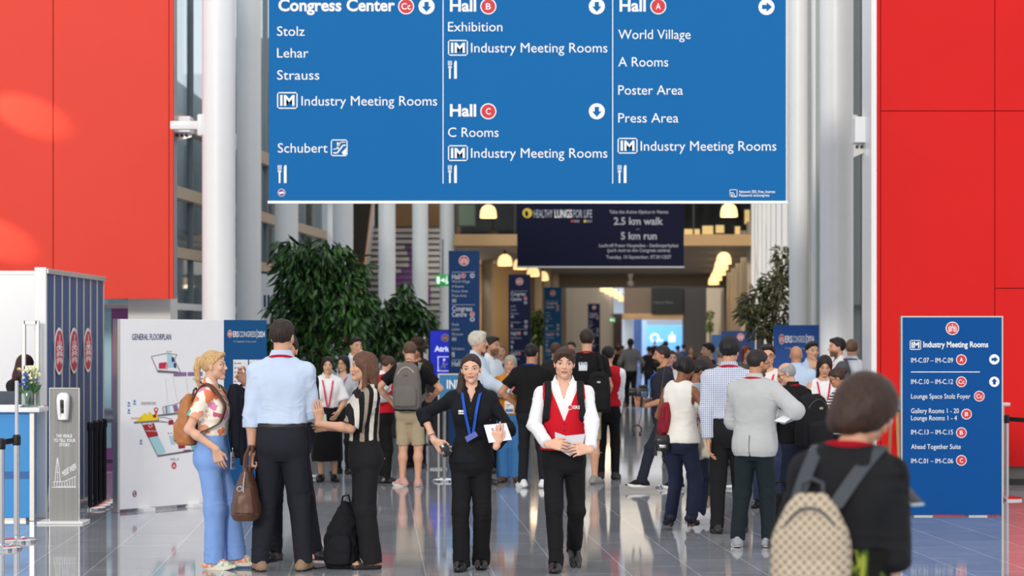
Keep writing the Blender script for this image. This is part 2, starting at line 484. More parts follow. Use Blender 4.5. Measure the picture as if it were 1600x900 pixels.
TONES = {'fair': (226, 178, 152), 'light': (214, 164, 136), 'tan': (192, 138, 108), 'olive': (198, 148, 118), 'asian': (216, 170, 138), 'brown': (140, 92, 66), 'dark': (84, 54, 42)}
def skin(tone, brow=(70, 48, 34), lips=None, stubble=0.0, nails=False):
    key = ('skin', tone, brow, lips, stubble)
    if key in MATS: return MATS[key]
    m, N, L, b = nt('skin')
    c = TONES[tone]
    lips = lips or tuple(int(v * k) for v, k in zip(c, (0.85, 0.64, 0.62)))
    b.inputs['Roughness'].default_value = 0.5; b.inputs['Specular IOR Level'].default_value = 0.35
    b.inputs['Subsurface Weight'].default_value = 0.06; b.inputs['Subsurface Radius'].default_value = (0.02, 0.008, 0.004)
    x = NX(N, L)
    at = N.new('ShaderNodeAttribute'); at.attribute_name = 'hp'
    sp = N.new('ShaderNodeSeparateXYZ'); L.new(at.outputs['Vector'], sp.inputs[0])
    ax = x.op('ABSOLUTE', sp.outputs[0]); y = sp.outputs[1]; z = sp.outputs[2]
    front = x.op('MULTIPLY', x.op('SUBTRACT', -0.18, y), 30, True)
    def ell(cx, a, cz, bb, sharp=4.0, tilt=0.0):
        zz = z if not tilt else x.op('SUBTRACT', z, x.op('MULTIPLY', x.op('SUBTRACT', ax, cx), tilt))
        e = x.op('ADD', x.op('POWER', x.op('DIVIDE', x.op('SUBTRACT', ax, cx), a), 2.0), x.op('POWER', x.op('DIVIDE', x.op('SUBTRACT', zz, cz), bb), 2.0))
        return x.op('MULTIPLY', x.op('MULTIPLY', x.op('SUBTRACT', 1.0, e), sharp, True), front)
    tc = N.new('ShaderNodeTexCoord'); nz = N.new('ShaderNodeTexNoise'); nz.inputs['Scale'].default_value = 18
    L.new(tc.outputs['Object'], nz.inputs['Vector'])
    col = x.mix(nz.outputs['Fac'], lin([v * 0.95 for v in c]), lin([min(255, v * 1.05) for v in c]))
    rosy = lin((min(255, c[0] * 1.02), c[1] * 0.86, c[2] * 0.84))
    col = x.mix(x.op('MULTIPLY', ell(0.2, 0.15, -0.12, 0.14, 1.0), 0.35), col, rosy)
    if stubble:
        jaw = x.op('MULTIPLY', x.op('MULTIPLY', x.op('SUBTRACT', -0.13, z), 9, True), x.op('MULTIPLY', x.op('SUBTRACT', 0.05, y), 10, True))
        jaw = x.op('MULTIPLY', jaw, x.op('MULTIPLY', x.op('ADD', z, 0.62), 12, True))
        col = x.mix(x.op('MULTIPLY', jaw, stubble), col, lin([v * 0.9 for v in brow]))
    col = x.mix(ell(0, 0.115, -0.262, 0.045, 3), col, lin(lips))
    col = x.mix(ell(0, 0.10, -0.262, 0.006, 3), col, lin([v * 0.5 for v in lips]))
    col = x.mix(x.op('MULTIPLY', ell(0.145, 0.105, 0.105, 0.024, 2, 0.10), 0.8), col, lin(brow))
    col = x.mix(x.op('MULTIPLY', ell(0.145, 0.085, 0.008, 0.042, 3), 0.8), col, lin([v * 0.45 for v in c]))
    col = x.mix(ell(0.145, 0.064, -0.002, 0.023, 3), col, lin((225, 218, 210)))
    col = x.mix(ell(0.145, 0.030, 0.0, 0.028, 4), col, lin((48, 34, 26)))
    L.new(col, b.inputs['Base Color'])
    MATS[key] = m
    return m

def hairmat(rgb, rough=0.55):
    key = ('hair', tuple(rgb))
    if key in MATS: return MATS[key]
    m, N, L, b = nt('hair')
    b.inputs['Roughness'].default_value = rough; b.inputs['Specular IOR Level'].default_value = 0.35
    tc = N.new('ShaderNodeTexCoord')
    v = mapping(N, L, tc.outputs['Object'], (90, 90, 14))
    nz = N.new('ShaderNodeTexNoise'); nz.inputs['Scale'].default_value = 1.6; nz.inputs['Detail'].default_value = 5
    L.new(v, nz.inputs['Vector'])
    r = ramp(N, [(0.25, [q * 0.72 for q in rgb]), (0.75, [min(255, q * 1.2) for q in rgb])], 'LINEAR')
    L.new(nz.outputs['Fac'], r.inputs[0]); L.new(r.outputs[0], b.inputs['Base Color'])
    bp = N.new('ShaderNodeBump'); bp.inputs['Strength'].default_value = 0.4; bp.inputs['Distance'].default_value = 0.006
    L.new(nz.outputs['Fac'], bp.inputs['Height']); L.new(bp.outputs['Normal'], b.inputs['Normal'])
    MATS[key] = m
    return m

def unit(v):
    v = np.array(v, float); return v / (np.linalg.norm(v) + 1e-12)

def ik(A, T, l1, l2, pole):
    D = T - A; d = min(np.linalg.norm(D), (l1 + l2) * 0.997); u = unit(D)
    a = (l1 ** 2 - l2 ** 2 + d ** 2) / (2 * d); h = math.sqrt(max(l1 ** 2 - a ** 2, 0))
    p = np.array(pole, float); p = unit(p - (p @ u) * u)
    return A + u * a + p * h, A + u * d

def hand_prims(Wp, f, n, side, L, curl=0.5, spread=0.0, thumb=0.5):
    """palm, four fingers with knuckle bends, thumb from the side of the palm. f fingers' direction, n palm normal, side +1 left / -1 right"""
    f = unit(f); n = unit(np.array(n) - (np.array(n) @ f) * f); s = np.cross(n, f) * side
    P = []
    for o, r in ((-0.19, 0.075), (-0.065, 0.08), (0.065, 0.082), (0.18, 0.078)):
        P.append(RC(Wp + f * 0.05 * L + s * o * 0.55 * L, Wp + f * 0.47 * L + s * o * L, r * L, r * 0.92 * L, k=0.012))
    P.append(RC(Wp - f * 0.06 * L, Wp + f * 0.12 * L, 0.135 * L, 0.12 * L, k=0.015, sq=(n, 1.35)))
    for i, (o, ln) in enumerate(((0.185, 0.46), (0.065, 0.51), (-0.06, 0.47), (-0.185, 0.37))):
        b = Wp + f * (0.49 - 0.035 * abs(i - 1)) * L + s * o * L
        d = unit(f + s * (1.5 - i) * 0.10 * (0.4 + spread)); r = (0.052, 0.054, 0.051, 0.045)[i] * L
        c = curl * (1 + 0.12 * (i - 1.5)); ang = 0.0
        for q, (fr, rr) in enumerate(((0.45, 1), (0.31, 0.92), (0.24, 0.84))):
            ang += c * (0.75, 1.0, 0.7)[q]
            e = b + (d * math.cos(ang) + n * math.sin(ang)) * ln * fr * L
            P.append(RC(b, e, r * rr, r * rr * 0.9, k=0.003)); b = e
    b = Wp + f * 0.13 * L + s * 0.16 * L
    d1 = unit(f * 0.72 + s * (0.75 - 0.35 * thumb) + n * (0.15 + 0.5 * thumb)); e = b + d1 * 0.25 * L
    P.append(RC(b, e, 0.085 * L, 0.062 * L, k=0.012))
    d2 = unit(f * 0.95 + s * (0.3 - 0.5 * thumb) + n * (0.1 + 0.4 * thumb)); P.append(RC(e, e + d2 * 0.24 * L, 0.06 * L, 0.047 * L, k=0.004))
    return P

# torso cross sections, fractions of the height: z, half width, half depth, centre y, roundness
TORSO = {'m': [(.435, .050, .045, .004, 2.1), (.465, .079, .062, .004, 2.2), (.49, .088, .069, .006, 2.2), (.53, .090, .070, .006, 2.3), (.57, .088, .066, .002, 2.3), (.62, .086, .061, -.002, 2.3), (.68, .091, .065, -.003, 2.3),
               (.73, .100, .070, -.002, 2.3), (.765, .103, .066, .002, 2.3), (.797, .092, .056, .006, 2.2), (.822, .066, .046, .012, 2.0), (.848, .042, .036, .016, 2.0)],
         'f': [(.435, .050, .046, .004, 2.1), (.465, .080, .063, .006, 2.2), (.49, .093, .071, .008, 2.2), (.53, .092, .071, .008, 2.2), (.57, .083, .061, .004, 2.2), (.62, .075, .054, 0, 2.2), (.68, .078, .057, -.002, 2.2),
               (.73, .086, .061, -.002, 2.2), (.765, .090, .057, .002, 2.2), (.797, .080, .050, .006, 2.2), (.820, .058, .042, .012, 2.0), (.846, .036, .032, .014, 2.0)]}

# hair in head units (head height 1, origin mid head, front -y)
CAP = lambda g=0.0, zt=0.0: [EL((0, .06, .135 + zt), (.35 + g, .43 + g, .395 + g), .06)]
FACECUT = [EL((0, -.47, -.13), (.275, .31, .455), .05, '-')]
NAPE = [HS((0, 0, -.02), (0, -.95, -1), .05)]
HAIR = {
    'short': lambda: CAP(.005) + [EL((0, -.2, .37), (.23, .17, .1), .08)] + FACECUT + NAPE,
    'crop': lambda: CAP(-.005, -.01) + FACECUT + NAPE,
    'swept': lambda: CAP(.015) + [EL((.05, -.22, .40), (.28, .2, .12), .08), EL((-.20, -.25, .27), (.14, .14, .14), .06), EL((.22, -.23, .26), (.13, .14, .14), .06), EL((.0, -.36, .33), (.2, .1, .08), .05)] + [EL((-.03, -.50, -.10), (.255, .28, .44), .05, '-')] + [HS((0, 0, -.06), (0, -.5, -1), .05)],
    'full': lambda: CAP(.03, .02) + [EL((0, -.18, .42), (.26, .2, .11), .08)] + FACECUT + [HS((0, 0, -.14), (0, -.5, -1), .05)],
    'balding': lambda: CAP(-.002, -.03) + FACECUT + NAPE + [EL((0, -.02, .50), (.27, .42, .36), .05, '-')],
    'bun': lambda: CAP(.0) + [EL((0, .50, .24), (.17, .15, .17), .05)] + FACECUT + NAPE,
    'lowbun': lambda: CAP(.01) + [EL((0, .50, -.02), (.2, .16, .18), .05), EL((-.26, .1, -.02), (.1, .22, .2), .06), EL((.26, .1, -.02), (.1, .22, .2), .06)] + FACECUT + [HS((0, 0, -.25), (0, -.3, -1), .06)],
    'tied': lambda: CAP(.0) + FACECUT + NAPE + [RC((0, .42, .0), (0, .46, -.5), .1, .06, .05)],
    'ponytail': lambda: CAP(.0) + [EL((0, -.3, .33), (.25, .12, .12), .06), EL((0, -.37, .22), (.22, .06, .14), .04)] + [EL((0, -.52, -.24), (.265, .28, .43), .04, '-')] + NAPE + [RC((0, .42, .2), (0, .54, .24), .075, .075, .04), RC((0, .52, .24), (0, .60, -.05), .085, .115, .05), RC((0, .60, -.05), (.03, .60, -.42), .115, .10, .05), RC((.03, .60, -.42), (.06, .54, -.78), .1, .03, .05)],
    'longponytail': lambda: CAP(.0) + FACECUT + NAPE + [RC((0, .40, .05), (0, .46, -.25), .13, .14, .05), RC((0, .46, -.25), (-.12, .38, -.62), .14, .1, .05)],
    'long': lambda: CAP(.02) + [EL((0, .2, -.12), (.36, .28, .46), .1), RC((-.29, .05, .0), (-.31, .02, -.75), .1, .10, .1), RC((.29, .05, .0), (.31, .02, -.75), .1, .10, .1), RC((-.13, .34, -.1), (-.15, .36, -1.1), .2, .13, .1), RC((.13, .34, -.1), (.15, .36, -1.1), .2, .13, .1), RC((-.34, .08, -.7), (-.30, .04, -1.25), .11, .05, .08), RC((.34, .08, -.7), (.30, .04, -1.25), .11, .05, .08)] + [EL((0, -.47, -.16), (.265, .33, .46), .05, '-'), EL((0, -.2, -.75), (.22, .4, .33), .05, '-')],
    'half': lambda: CAP(.02) + [EL((0, .22, -.1), (.35, .27, .44), .1), RC((-.27, .08, .0), (-.29, .1, -.6), .1, .09, .1), RC((.27, .08, .0), (.29, .1, -.6), .1, .09, .1), EL((0, .32, -.5), (.3, .2, .42), .1)] + [EL((0, -.47, -.16), (.27, .34, .46), .05, '-'), EL((0, -.2, -.75), (.22, .4, .33), .05, '-')],
    'bob': lambda: CAP(.07, .02) + [EL((0, .14, -.02), (.43, .42, .42), .1), EL((0, .3, -.25), (.33, .26, .3), .1)] + [EL((0, -.55, -.2), (.30, .36, .46), .05, '-'), HS((0, 0, -.5), (0, -.05, -1), .06)],
    'none': lambda: [],
}

def fold(V, amp, seed, z_knots=(), joints=()):
    """cloth folds: soft drape plus creases gathered near the joints"""
    d = amp * (1.0 * vnoise(V, (13, 13, 6), seed) + 0.8 * vnoise(V, (22, 22, 11), seed + 3))
    cre = np.maximum(0, 1 - np.abs(vnoise(V + 0.07 * vnoise(V, (8, 8, 8), seed + 5)[:, None], (10, 10, 22), seed + 9)) * 5)
    w = np.zeros(len(V))
    for j, r in joints: w = np.maximum(w, np.exp(-((V - j) ** 2).sum(1) / r ** 2))
    return d + amp * 1.0 * w * (cre - 0.3)

class Person: pass

def person(label, px, feet, top=None, H=None, yaw=0, sex='m', tone='light', hair=('short', (50, 38, 30)), head=(0, 0, 0), lean=(0, 0), bulk=1.0, belly=0.0,
           aL=None, aR=None, pL=(.35, .8, -.3), pR=(-.35, .8, -.3), hL=None, hR=None, fL=None, fR=None, shirt=None, over=None, pants=None, shoes=None,
           brow=None, stubble=0, beard=None, lanyard=None, glasses=None, mask=None, cap=None, collar=None, detail=1.0, pos=None, drop=0.0, legs=True, hunch=0.0, group=None, watch=None):
    P = Person()
    d = GD(feet) if pos is None else pos[1]
    X = PX(px, d) if pos is None else pos[0]
    if H is None: H = (feet - top) / F * d
    P.d, P.H, P.yaw = d, H, yaw
    y = math.radians(yaw); cy_, sy_ = math.cos(y), math.sin(y)
    R = np.array([[cy_, -sy_, 0], [sy_, cy_, 0], [0, 0, 1]])
    P.R, P.o = R, np.array([X, d, 0.0])
    P.loc = lambda w: R.T @ (np.array(w) - P.o)
    def T(v):
        if v is None: return None
        if v[0] == 'px': return P.loc(W(v[1], v[2], d + (v[3] if len(v) > 3 else 0)))
        return np.array(v, float) * H
    P.T = T
    root = thing('person', label, 'person', (X, d, 0), y, group)
    P.root = root
    px_m = d / F
    hb = float(np.clip(1.55 * px_m, .007, .02)) / detail; hh_ = float(np.clip(0.85 * px_m, .004, .011)) / detail; hn = float(np.clip(0.8 * px_m, .0035, .0055))
    far = d > 34
    fem = sex == 'f'; seed = random.Random(label).random() * 20
    sh_w = (.097 if not fem else .087) * bulk
    lx, ly = lean
    def lc(z):                       # sideways and forward displacement of the spine at height z (fraction of H)
        s = min(max((z - .5) / .345, 0), 1.25)
        return np.array([lx * s, ly * s - 0.0 + hunch * -max(0, z - .74) * 1.2 * H, 0])
    def J(x_, y_, z_): return np.array([x_ * H, y_ * H, (z_ - drop) * H]) + lc(z_)
    # joints
    SL, SR = J(sh_w, .008, .797), J(-sh_w, .008, .797)
    HL, HR = J(.046, .004, .505), J(-.046, .004, .505)
    nb = J(0, .012, .837)
    hh = .137 * H; P.hh = hh
    Rh = rotm(*head); P.Rh = Rh
    piv = J(0, .004, .870); hc = piv + Rh @ np.array([0, -.09 * hh, .46 * hh]); P.hc = hc
    l1, l2 = .170 * H, .148 * H
    aL = T(aL) if aL is not None else SL + np.array([.05, -.03, -.31]) * H
    aR = T(aR) if aR is not None else SR + np.array([-.05, -.03, -.31]) * H
    EL_, WL = ik(SL, aL, l1, l2, pL); ER_, WR = ik(SR, aR, l1, l2, pR)
    P.S, P.E, P.Wr = {'L': SL, 'R': SR}, {'L': EL_, 'R': ER_}, {'L': WL, 'R': WR}
    fL = fL or (.055, 0, 0, 12, 0); fR = fR or (-.055, 0, 0, -12, 0)
    AL, AR = np.array([fL[0] * H, fL[1] * H, (.047 + fL[2]) * H]), np.array([fR[0] * H, fR[1] * H, (.047 + fR[2]) * H])
    t1, t2 = .232 * H, .228 * H
    KL, AL = ik(HL, AL, t1, t2, (.12, -1, 0)); KR, AR = ik(HR, AR, t1, t2, (-.12, -1, 0))
    P.K, P.A = {'L': KL, 'R': KR}, {'L': AL, 'R': AR}
    # torso sections with ease
    tz = TORSO[sex]
    def tors(z0, z1, e=0.0, flare=0.0, wide=1.0, waist=0.0):
        Z = np.array([q[0] for q in tz]); rows = []
        zs = [z0] + [q for q in Z if z0 + .012 < q < z1 - .012] + [z1]
        for z in zs:
            a, b, c, n = [np.interp(z, Z, [q[i] for q in tz]) for i in (1, 2, 3, 4)]
            bl = belly * math.exp(-((z - .62) / .075) ** 2)
            w = bulk * wide; s = max(0, (.62 - z) / .15)
            wq = waist * math.exp(-((z - .62) / .06) ** 2)
            o = lc(z)
            rows.append((z * H - drop * H, o[0], o[1] + (c - bl * .5) * H, a * w * H + e + flare * s - wq, (b * (0.5 + 0.5 * w) + bl * .6) * H + e + flare * s - wq * .4, n))
        return rows
    P.tors = tors
    TZ = dense(np.array(tors(.455, .85, 0.014)))
    def surf_y(x, z, side=-1, off=0.0):
        r = [np.interp(z, TZ[:, 0], TZ[:, i]) for i in range(1, 6)]
        q = min(abs(x - r[0]) / r[2], .98)
        yy = r[1] + side * (r[3] * (1 - q ** r[4]) ** (1 / r[4]) + off)
        if fem and side < 0: yy -= .018 * H * math.exp(-((z / H + drop - .735) / .035) ** 2) * math.exp(-((abs(x - r[0]) / H - .045) / .04) ** 2)
        return yy
    P.surf_y = surf_y
    bust = [EL(J(sx * .040, -.045, .728), (.038 * H, .026 * H, .038 * H), .05) for sx in (1, -1)] if fem else []
    def hands_dirs(side):
        Wp, E = P.Wr[side], P.E[side]; f = unit(Wp - E); h = hL if side == 'L' else hR
        n = np.array([-1.0 if side == 'L' else 1.0, 0.15, 0.0]); curl, spr, th = .45, 0, .5
        if h:
            if h.get('f') is not None: f = unit(h['f'])
            if h.get('n') is not None: n = np.array(h['n'], float)
            curl, spr, th = h.get('curl', .45), h.get('spread', 0), h.get('thumb', .5)
        return Wp, f, n, (1 if side == 'L' else -1), curl, spr, th
    HL_ = .103 * H
    P.hand = {}
    # ---------------- body: one continuous skin
    sk = skin(tone, brow or tuple(int(v * .9) for v in hair[1]), stubble=stubble)
    body = [LO(tors(.47, .842, -.008), .03)] + bust[:0]
    for S, E, Wp in ((SL, EL_, WL), (SR, ER_, WR)):
        m_ = E + (Wp - E) * .32
        thin = .9 if fem else 1.0
        av = .80 if (over and not over.get('vest') or (shirt and shirt.get('sleeve', 'long') == 'long')) else 1.0
        body += [RC(S, E, .027 * H * thin * av, .0225 * H * thin * av, .03), RC(E, m_, .0215 * H * thin * av, .0235 * H * thin * av, .02), RC(m_, Wp, .023 * H * thin * av, .0152 * H * thin, .02)]
    if legs:
        for Hp, K, A in ((HL, KL, AL), (HR, KR, AR)):
            m_ = K + (A - K) * .33 + np.array([0, .006 * H, 0])
            cv = .8 if pants and pants['kind'] == 'trousers' else 1.0
            body += [RC(Hp, K, .045 * H * cv, .030 * H * cv, .03), RC(K, m_, .0285 * H * cv, .0315 * H * cv, .03), RC(m_, A, .030 * H * cv, .0185 * H, .03), RC(A, A + np.array([0, -.01, -.03]) * H, .018 * H, .02 * H, .02)]
    zc = piv[2] - .012 * H
    neck = [RC(nb + np.array([0, .0, -.03 * H]), hc + Rh @ np.array([0, .10, -.20]) * hh, .0345 * H * (.88 if fem else 1), .030 * H * (.88 if fem else 1), .03),
            RC(J(.0, .014, .835), J(sh_w * .8, .01, .802), .022 * H, .024 * H, .04), RC(J(0, .014, .835), J(-sh_w * .8, .01, .802), .022 * H, .024 * H, .04)]
    jw = .80 if fem else 1.0
    hu = [EL((0, .06, .12), (.315, .395, .37), .06), EL((0, -.08, -.09), (.268 * (1 if not fem else .93), .29, .36), .08),
          RC((.15 * jw, -.06, -.27), (0, -.245, -.395), .11, .075, .06), RC((-.15 * jw, -.06, -.27), (0, -.245, -.395), .11, .075, .06), EL((0, -.27, -.40), (.1 * jw, .08, .08), .05),
          EL((.17, -.24, -.10), (.1, .08, .09), .06), EL((-.17, -.24, -.10), (.1, .08, .09), .06),
          RC((.06, -.34, .085), (.2, -.27, .085), .04, .035, .04), RC((-.06, -.34, .085), (-.2, -.27, .085), .04, .035, .04),
          EL((.145, -.40, -.002), (.085, .075, .055), .05, '-'), EL((-.145, -.40, -.002), (.085, .075, .055), .05, '-'),
          EL((.14, -.292, -.002), (.062, .06, .048), .012), EL((-.14, -.292, -.002), (.062, .06, .048), .012),
          RC((0, -.345, .06), (0, -.445 + (.025 if fem else 0), -.12), .028 - (.005 if fem else 0), .042 - (.008 if fem else 0), .03), EL((.043, -.385, -.137), (.034, .042, .03), .02), EL((-.043, -.385, -.137), (.034, .042, .03), .02),
          RC((-.065, -.345, -.238), (.065, -.345, -.238), .026, .026, .025), RC((-.055, -.345, -.283), (.055, -.345, -.283), .029, .029, .02),
          RC((-.1, -.375, -.262), (.1, -.375, -.262), .005, .005, .012, '-'),
          EL((.315, .05, -.04), (.03, .075, .125), .015, R=rotm(12, 0, 6)), EL((-.315, .05, -.04), (.03, .075, .125), .015, R=rotm(-12, 0, -6))]
    def th(p):                       # head units -> person frame
        q = dict(p)
        for k_ in ('a', 'b', 'c', 'p'):
            if k_ in q: q[k_] = hc + Rh @ (np.array(p[k_]) * hh)
        for k_ in ('r1', 'r2', 'k'):
            if k_ in q: q[k_] = p[k_] * hh
        if q['t'] == 'el': q['r'] = p['r'] * hh; q['R'] = Rh if p['R'] is None else Rh @ p['R']
        if q['t'] == 'bx': q['h'] = p['h'] * hh; q['r'] = p['r'] * hh; q['R'] = Rh if p['R'] is None else Rh @ p['R']
        if q['t'] == 'hs': q['n'] = Rh @ p['n']
        return q
    P.th = th
    VV, QQ = [], []; off = 0
    def push(V, Q, keep=None):
        nonlocal off
        if keep is not None:
            Q = Q[keep[Q].all(1)]
            u, inv = np.unique(Q, return_inverse=True); V = V[u]; Q = inv.reshape(-1, 4)
        VV.append(V); QQ.append(Q + off); off += len(V)
    V, Q = solid(body + neck, hb, 1)
    keep = V[:, 2] < zc + hb * 1.2
    hd = {s: hands_dirs(s) for s in 'LR'}
    for s in 'LR':
        Wp, f = hd[s][0], unit(P.Wr[s] - P.E[s]); q = V - Wp
        keep &= ~(((q @ f) > 0.0) & (np.linalg.norm(q, axis=1) < .1))
    push(V, Q, keep)
    HP = [th(p) for p in hu]
    lo_, hi_ = hc - .72 * hh, hc + .72 * hh; lo_[2] = zc - .004
    V, Q = solid(neck + HP, hh_, 1, lo=np.minimum(lo_, piv - .075 * H * np.array([1, 1, 0]) + np.array([0, 0, -.004])), hi=np.maximum(hi_, piv + .06 * H))
    push(V, Q, np.linalg.norm(V[:, :2] - piv[:2], axis=1) < .14 * H)
    for s in 'LR':
        Wp, f, n, sd, curl, spr, tb = hd[s]
        E = P.E[s]; fa = unit(Wp - E)
        hp_ = hand_prims(Wp + f * .012 * H, f, n, sd, HL_, curl, spr, tb)
        P.hand[s] = (Wp + f * .06 * H, f, unit(n - (np.array(n) @ f) * f))
        if far: V, Q = solid(hp_, .011, 1)
        else: V, Q = solid(hp_ + [RC(Wp - fa * .035 * H, Wp + fa * .008 * H, .0168 * H, .0152 * H, .015)], hn, 1)
        push(V, Q)
    V = np.concatenate(VV); Q = np.concatenate(QQ)
    hp = ((V - hc) @ Rh) / hh; hp[np.linalg.norm(hp, axis=1) > 0.9] = (0, 5, -9)
    link_mesh('body', V, Q, sk, None, root, True, {'hp': hp})
    # ---------------- hair
    if hair[0] != 'none':
        hs = HAIR[hair[0]]()
        amp = .010 * hh if hair[0] in ('crop', 'balding') else (.009 if hair[0] == 'ponytail' else .014 if fem else .020) * hh
        hpz = [th(p) for p in hs]
        V, Q = solid(hpz, hh_ * 1.1, 1, lambda V: amp * vnoise((V - hc) @ Rh, (70, 45, 14), seed) * 2 + amp * .5 * vnoise(V, 120, seed))
        link_mesh('hair', V, Q, hairmat(hair[1]), None, root)
        if hair[0] == 'ponytail':
            c = hc + Rh @ np.array([0, .5, .22]) * hh
            ax = unit(Rh @ np.array([0, 1, .1])); MB().tube([c - ax * .012, c + ax * .012], [.02, .02], 14).build('hair_tie', mat('hair_tie', (40, 30, 28), .7), root)
    if beard:
        V, Q = solid([th(p) for p in [EL((0, -.22, -.34), (.235, .22, .22), .05), EL((0, -.30, -.42), (.15, .12, .16), .05), HS((0, 0, -.17), (0, 0, 1), .05), EL((0, -.45, -.235), (.09, .1, .05), .03, '-'), HS((0, -.02, 0), (0, 1, 0), .05)]], hh_, 1, lambda V: .02 * hh * vnoise(V, 90, seed))
        link_mesh('beard', V, Q, hairmat(beard), None, root)
    # ---------------- clothes
    def sleeve(S, E, Wp, kind, e, cuff=None, wid=1.0):
        wid = wid * (.9 if fem else 1); r0, r1, r2 = (.0285 * H + e * .7) * wid, (.0235 * H + e) * wid, (.0170 * H + e) * wid
        if kind == 'none': return []
        if kind == 'cap': return [RC(S, S + (E - S) * .42, r0, r1 + .012, .03, cut=True)]
        if kind == 'short': return [RC(S, S + (E - S) * .68, r0, r1 + .010, .03, cut=True)]
        if kind == 'elbow': return [RC(S, S + (E - S) * .93, r0 + .003, r1 + .02, .03, cut=True)]
        if kind == 'rolled':
            f = unit(Wp - E); q = E + f * .055 * H
            return [RC(S, E, r0, r1, .03), RC(E, q, r1, r1 - .001, .02, cut=True), RC(E + f * .03 * H, q, r1 + .0045, r1 + .006, .004, cut=True)]
        f = unit(Wp - E); q = Wp - f * .006 * H
        return [RC(S, E, r0, r1, .03), RC(E, q, r1, r2, .025, cut=True), RC(q - f * .035 * H, q, r2 + .002, r2 + .001, .008, cut=True)]
    def garment(name, g, hem, e, extra=(), cuts=()):
        topz = g.get('top', .846)
        pr = [LO(tors(hem, topz, e, g.get('flare', .009 if hem < .572 else 0), g.get('wide', 1.0), g.get('waist', 0)), .03)] + [dict(p, r=p['r'] + e) for p in bust]
        if not g.get('vest'):
            for sx, S in ((1, SL), (-1, SR)):
                if g.get('sleeve', 'long') != 'none': pr.append(RC(J(sx * .02, .016, .832), S, .020 * H + e, .027 * H + e * .7, .04))
                else: pr.append(RC(J(sx * .03, .014, .826), J(sx * sh_w * .74, .01, .807), .020 * H + e, .02 * H + e, .03))
        else:
            for sx, S in ((1, SL), (-1, SR)): pr.append(RC(J(sx * .025, .014, .826), J(sx * sh_w * .8, .01, .808), .021 * H + e, .022 * H + e, .03))
        for sd, S, E, Wp in (('L', SL, EL_, WL), ('R', SR, ER_, WR)):
            if not g.get('vest'): pr += sleeve(S, E, Wp, g.get('sleeve' + sd, g.get('sleeve', 'long')), e * g.get('ease', 1.0), wid=g.get('swid', 1.0))
        pr += list(extra)
        pr += [RC(nb + np.array([0, -.006 * H, -.004 * H]), nb + np.array([0, -.014 * H, .1 * H]), .037 * H, .06 * H, .006, '-')] if g.get('neckhole', True) else []
        pr += list(cuts)
        if g.get('vest') or g.get('sleeve') == 'none':
            for sd, S, E in ((1, SL, EL_), (-1, SR, ER_)):
                pr.append(RC(S + np.array([sd * .03, 0, .02]) * H, S + np.array([sd * .012, 0, -.055]) * H, .042 * H, .034 * H, .01, '-'))
        jt = [(EL_, .09), (ER_, .09), (J(.06, 0, .63), .12), (J(-.06, 0, .63), .12), (SL - np.array([0, 0, .06]), .09), (SR - np.array([0, 0, .06]), .09)]
        amp = g.get('fold', .010) if not far else .004
        V, Q = solid(pr, hb, 1, lambda V: fold(V, amp, seed + len(name), joints=jt))
        return link_mesh(name, V, Q, g['mat'], None, root)
    if shirt:
        wz_ = (pants or {}).get('waist', .605)
        if pants and shirt.get('hem', .575) > .57: shirt = dict(shirt, hem=max(shirt.get('hem', .575), wz_ - .010))
        cuts = []
        if shirt.get('v'): cuts.append(dict(WEDGE(J(0, 0, shirt['v'])[2], shirt.get('vs', .42), nb[1] - .01, nb[2] + .2), x0=nb[0]))
        garment(shirt.get('name', 'shirt'), shirt, shirt.get('hem', .575), shirt.get('e', .012), cuts=cuts)
    if pants:
        k = pants['kind']; e = pants.get('e', .015); wz = pants.get('waist', .605)
        pr = [LO(tors(.437, wz, e), .05)]
        if k == 'skirt':
            pr = [LO(tors(.5, wz, e) + [(.40 * H, 0, 0, .118 * H, .10 * H, 2.1), (pants.get('hem', .27) * H, 0, 0, pants.get('w', .128) * H, .11 * H, 2.1)], .03)]
            pr[0]['S'] = pr[0]['S'][pr[0]['S'][:, 0].argsort()]
        else:
            hip, kn, an = [q_ * .94 for q_ in pants.get('w', (.052, .040, .033))]
            for sx, Hp, K, A in ((1, HL, KL, AL), (-1, HR, KR, AR)):
                if k == 'shorts':
                    q = K + unit(Hp - K) * pants.get('len', .012) * H
                    pr += [RC(Hp + np.array([0, .004 * H, -.01 * H]), q, hip * H, (kn + .004) * H, .03, cut=True)]
                else:
                    q = A + unit(K - A) * (pants.get('hem', -.018)) * H
                    pr += [RC(Hp + np.array([0, .004 * H, -.01 * H]), K, hip * H, kn * H, .025), RC(K, q, kn * H, an * H, .025, cut=True)]
        jt = [(KL, .10), (KR, .10), (AL + np.array([0, 0, .03]), .09), (AR + np.array([0, 0, .03]), .09), (HL + np.array([0, -.05, -.02]), .08), (HR + np.array([0, -.05, -.02]), .08)]
        V, Q = solid(pr, hb, 1, lambda V: fold(V, pants.get('fold', .0085), seed + 4, joints=jt))
        link_mesh({'skirt': 'skirt', 'shorts': 'shorts'}.get(k, 'trousers'), V, Q, pants['mat'], None, root)
        if pants.get('belt'):
            S = np.array(tors(wz - .02, wz + .002, e + .003)); S[:, 5] = 2.2
            V, Q = solid([LO(S, .01)], max(hb * .6, .006), 1)
            b = link_mesh('belt', V, Q, mat('belt', pants['belt'], .5), None, root)
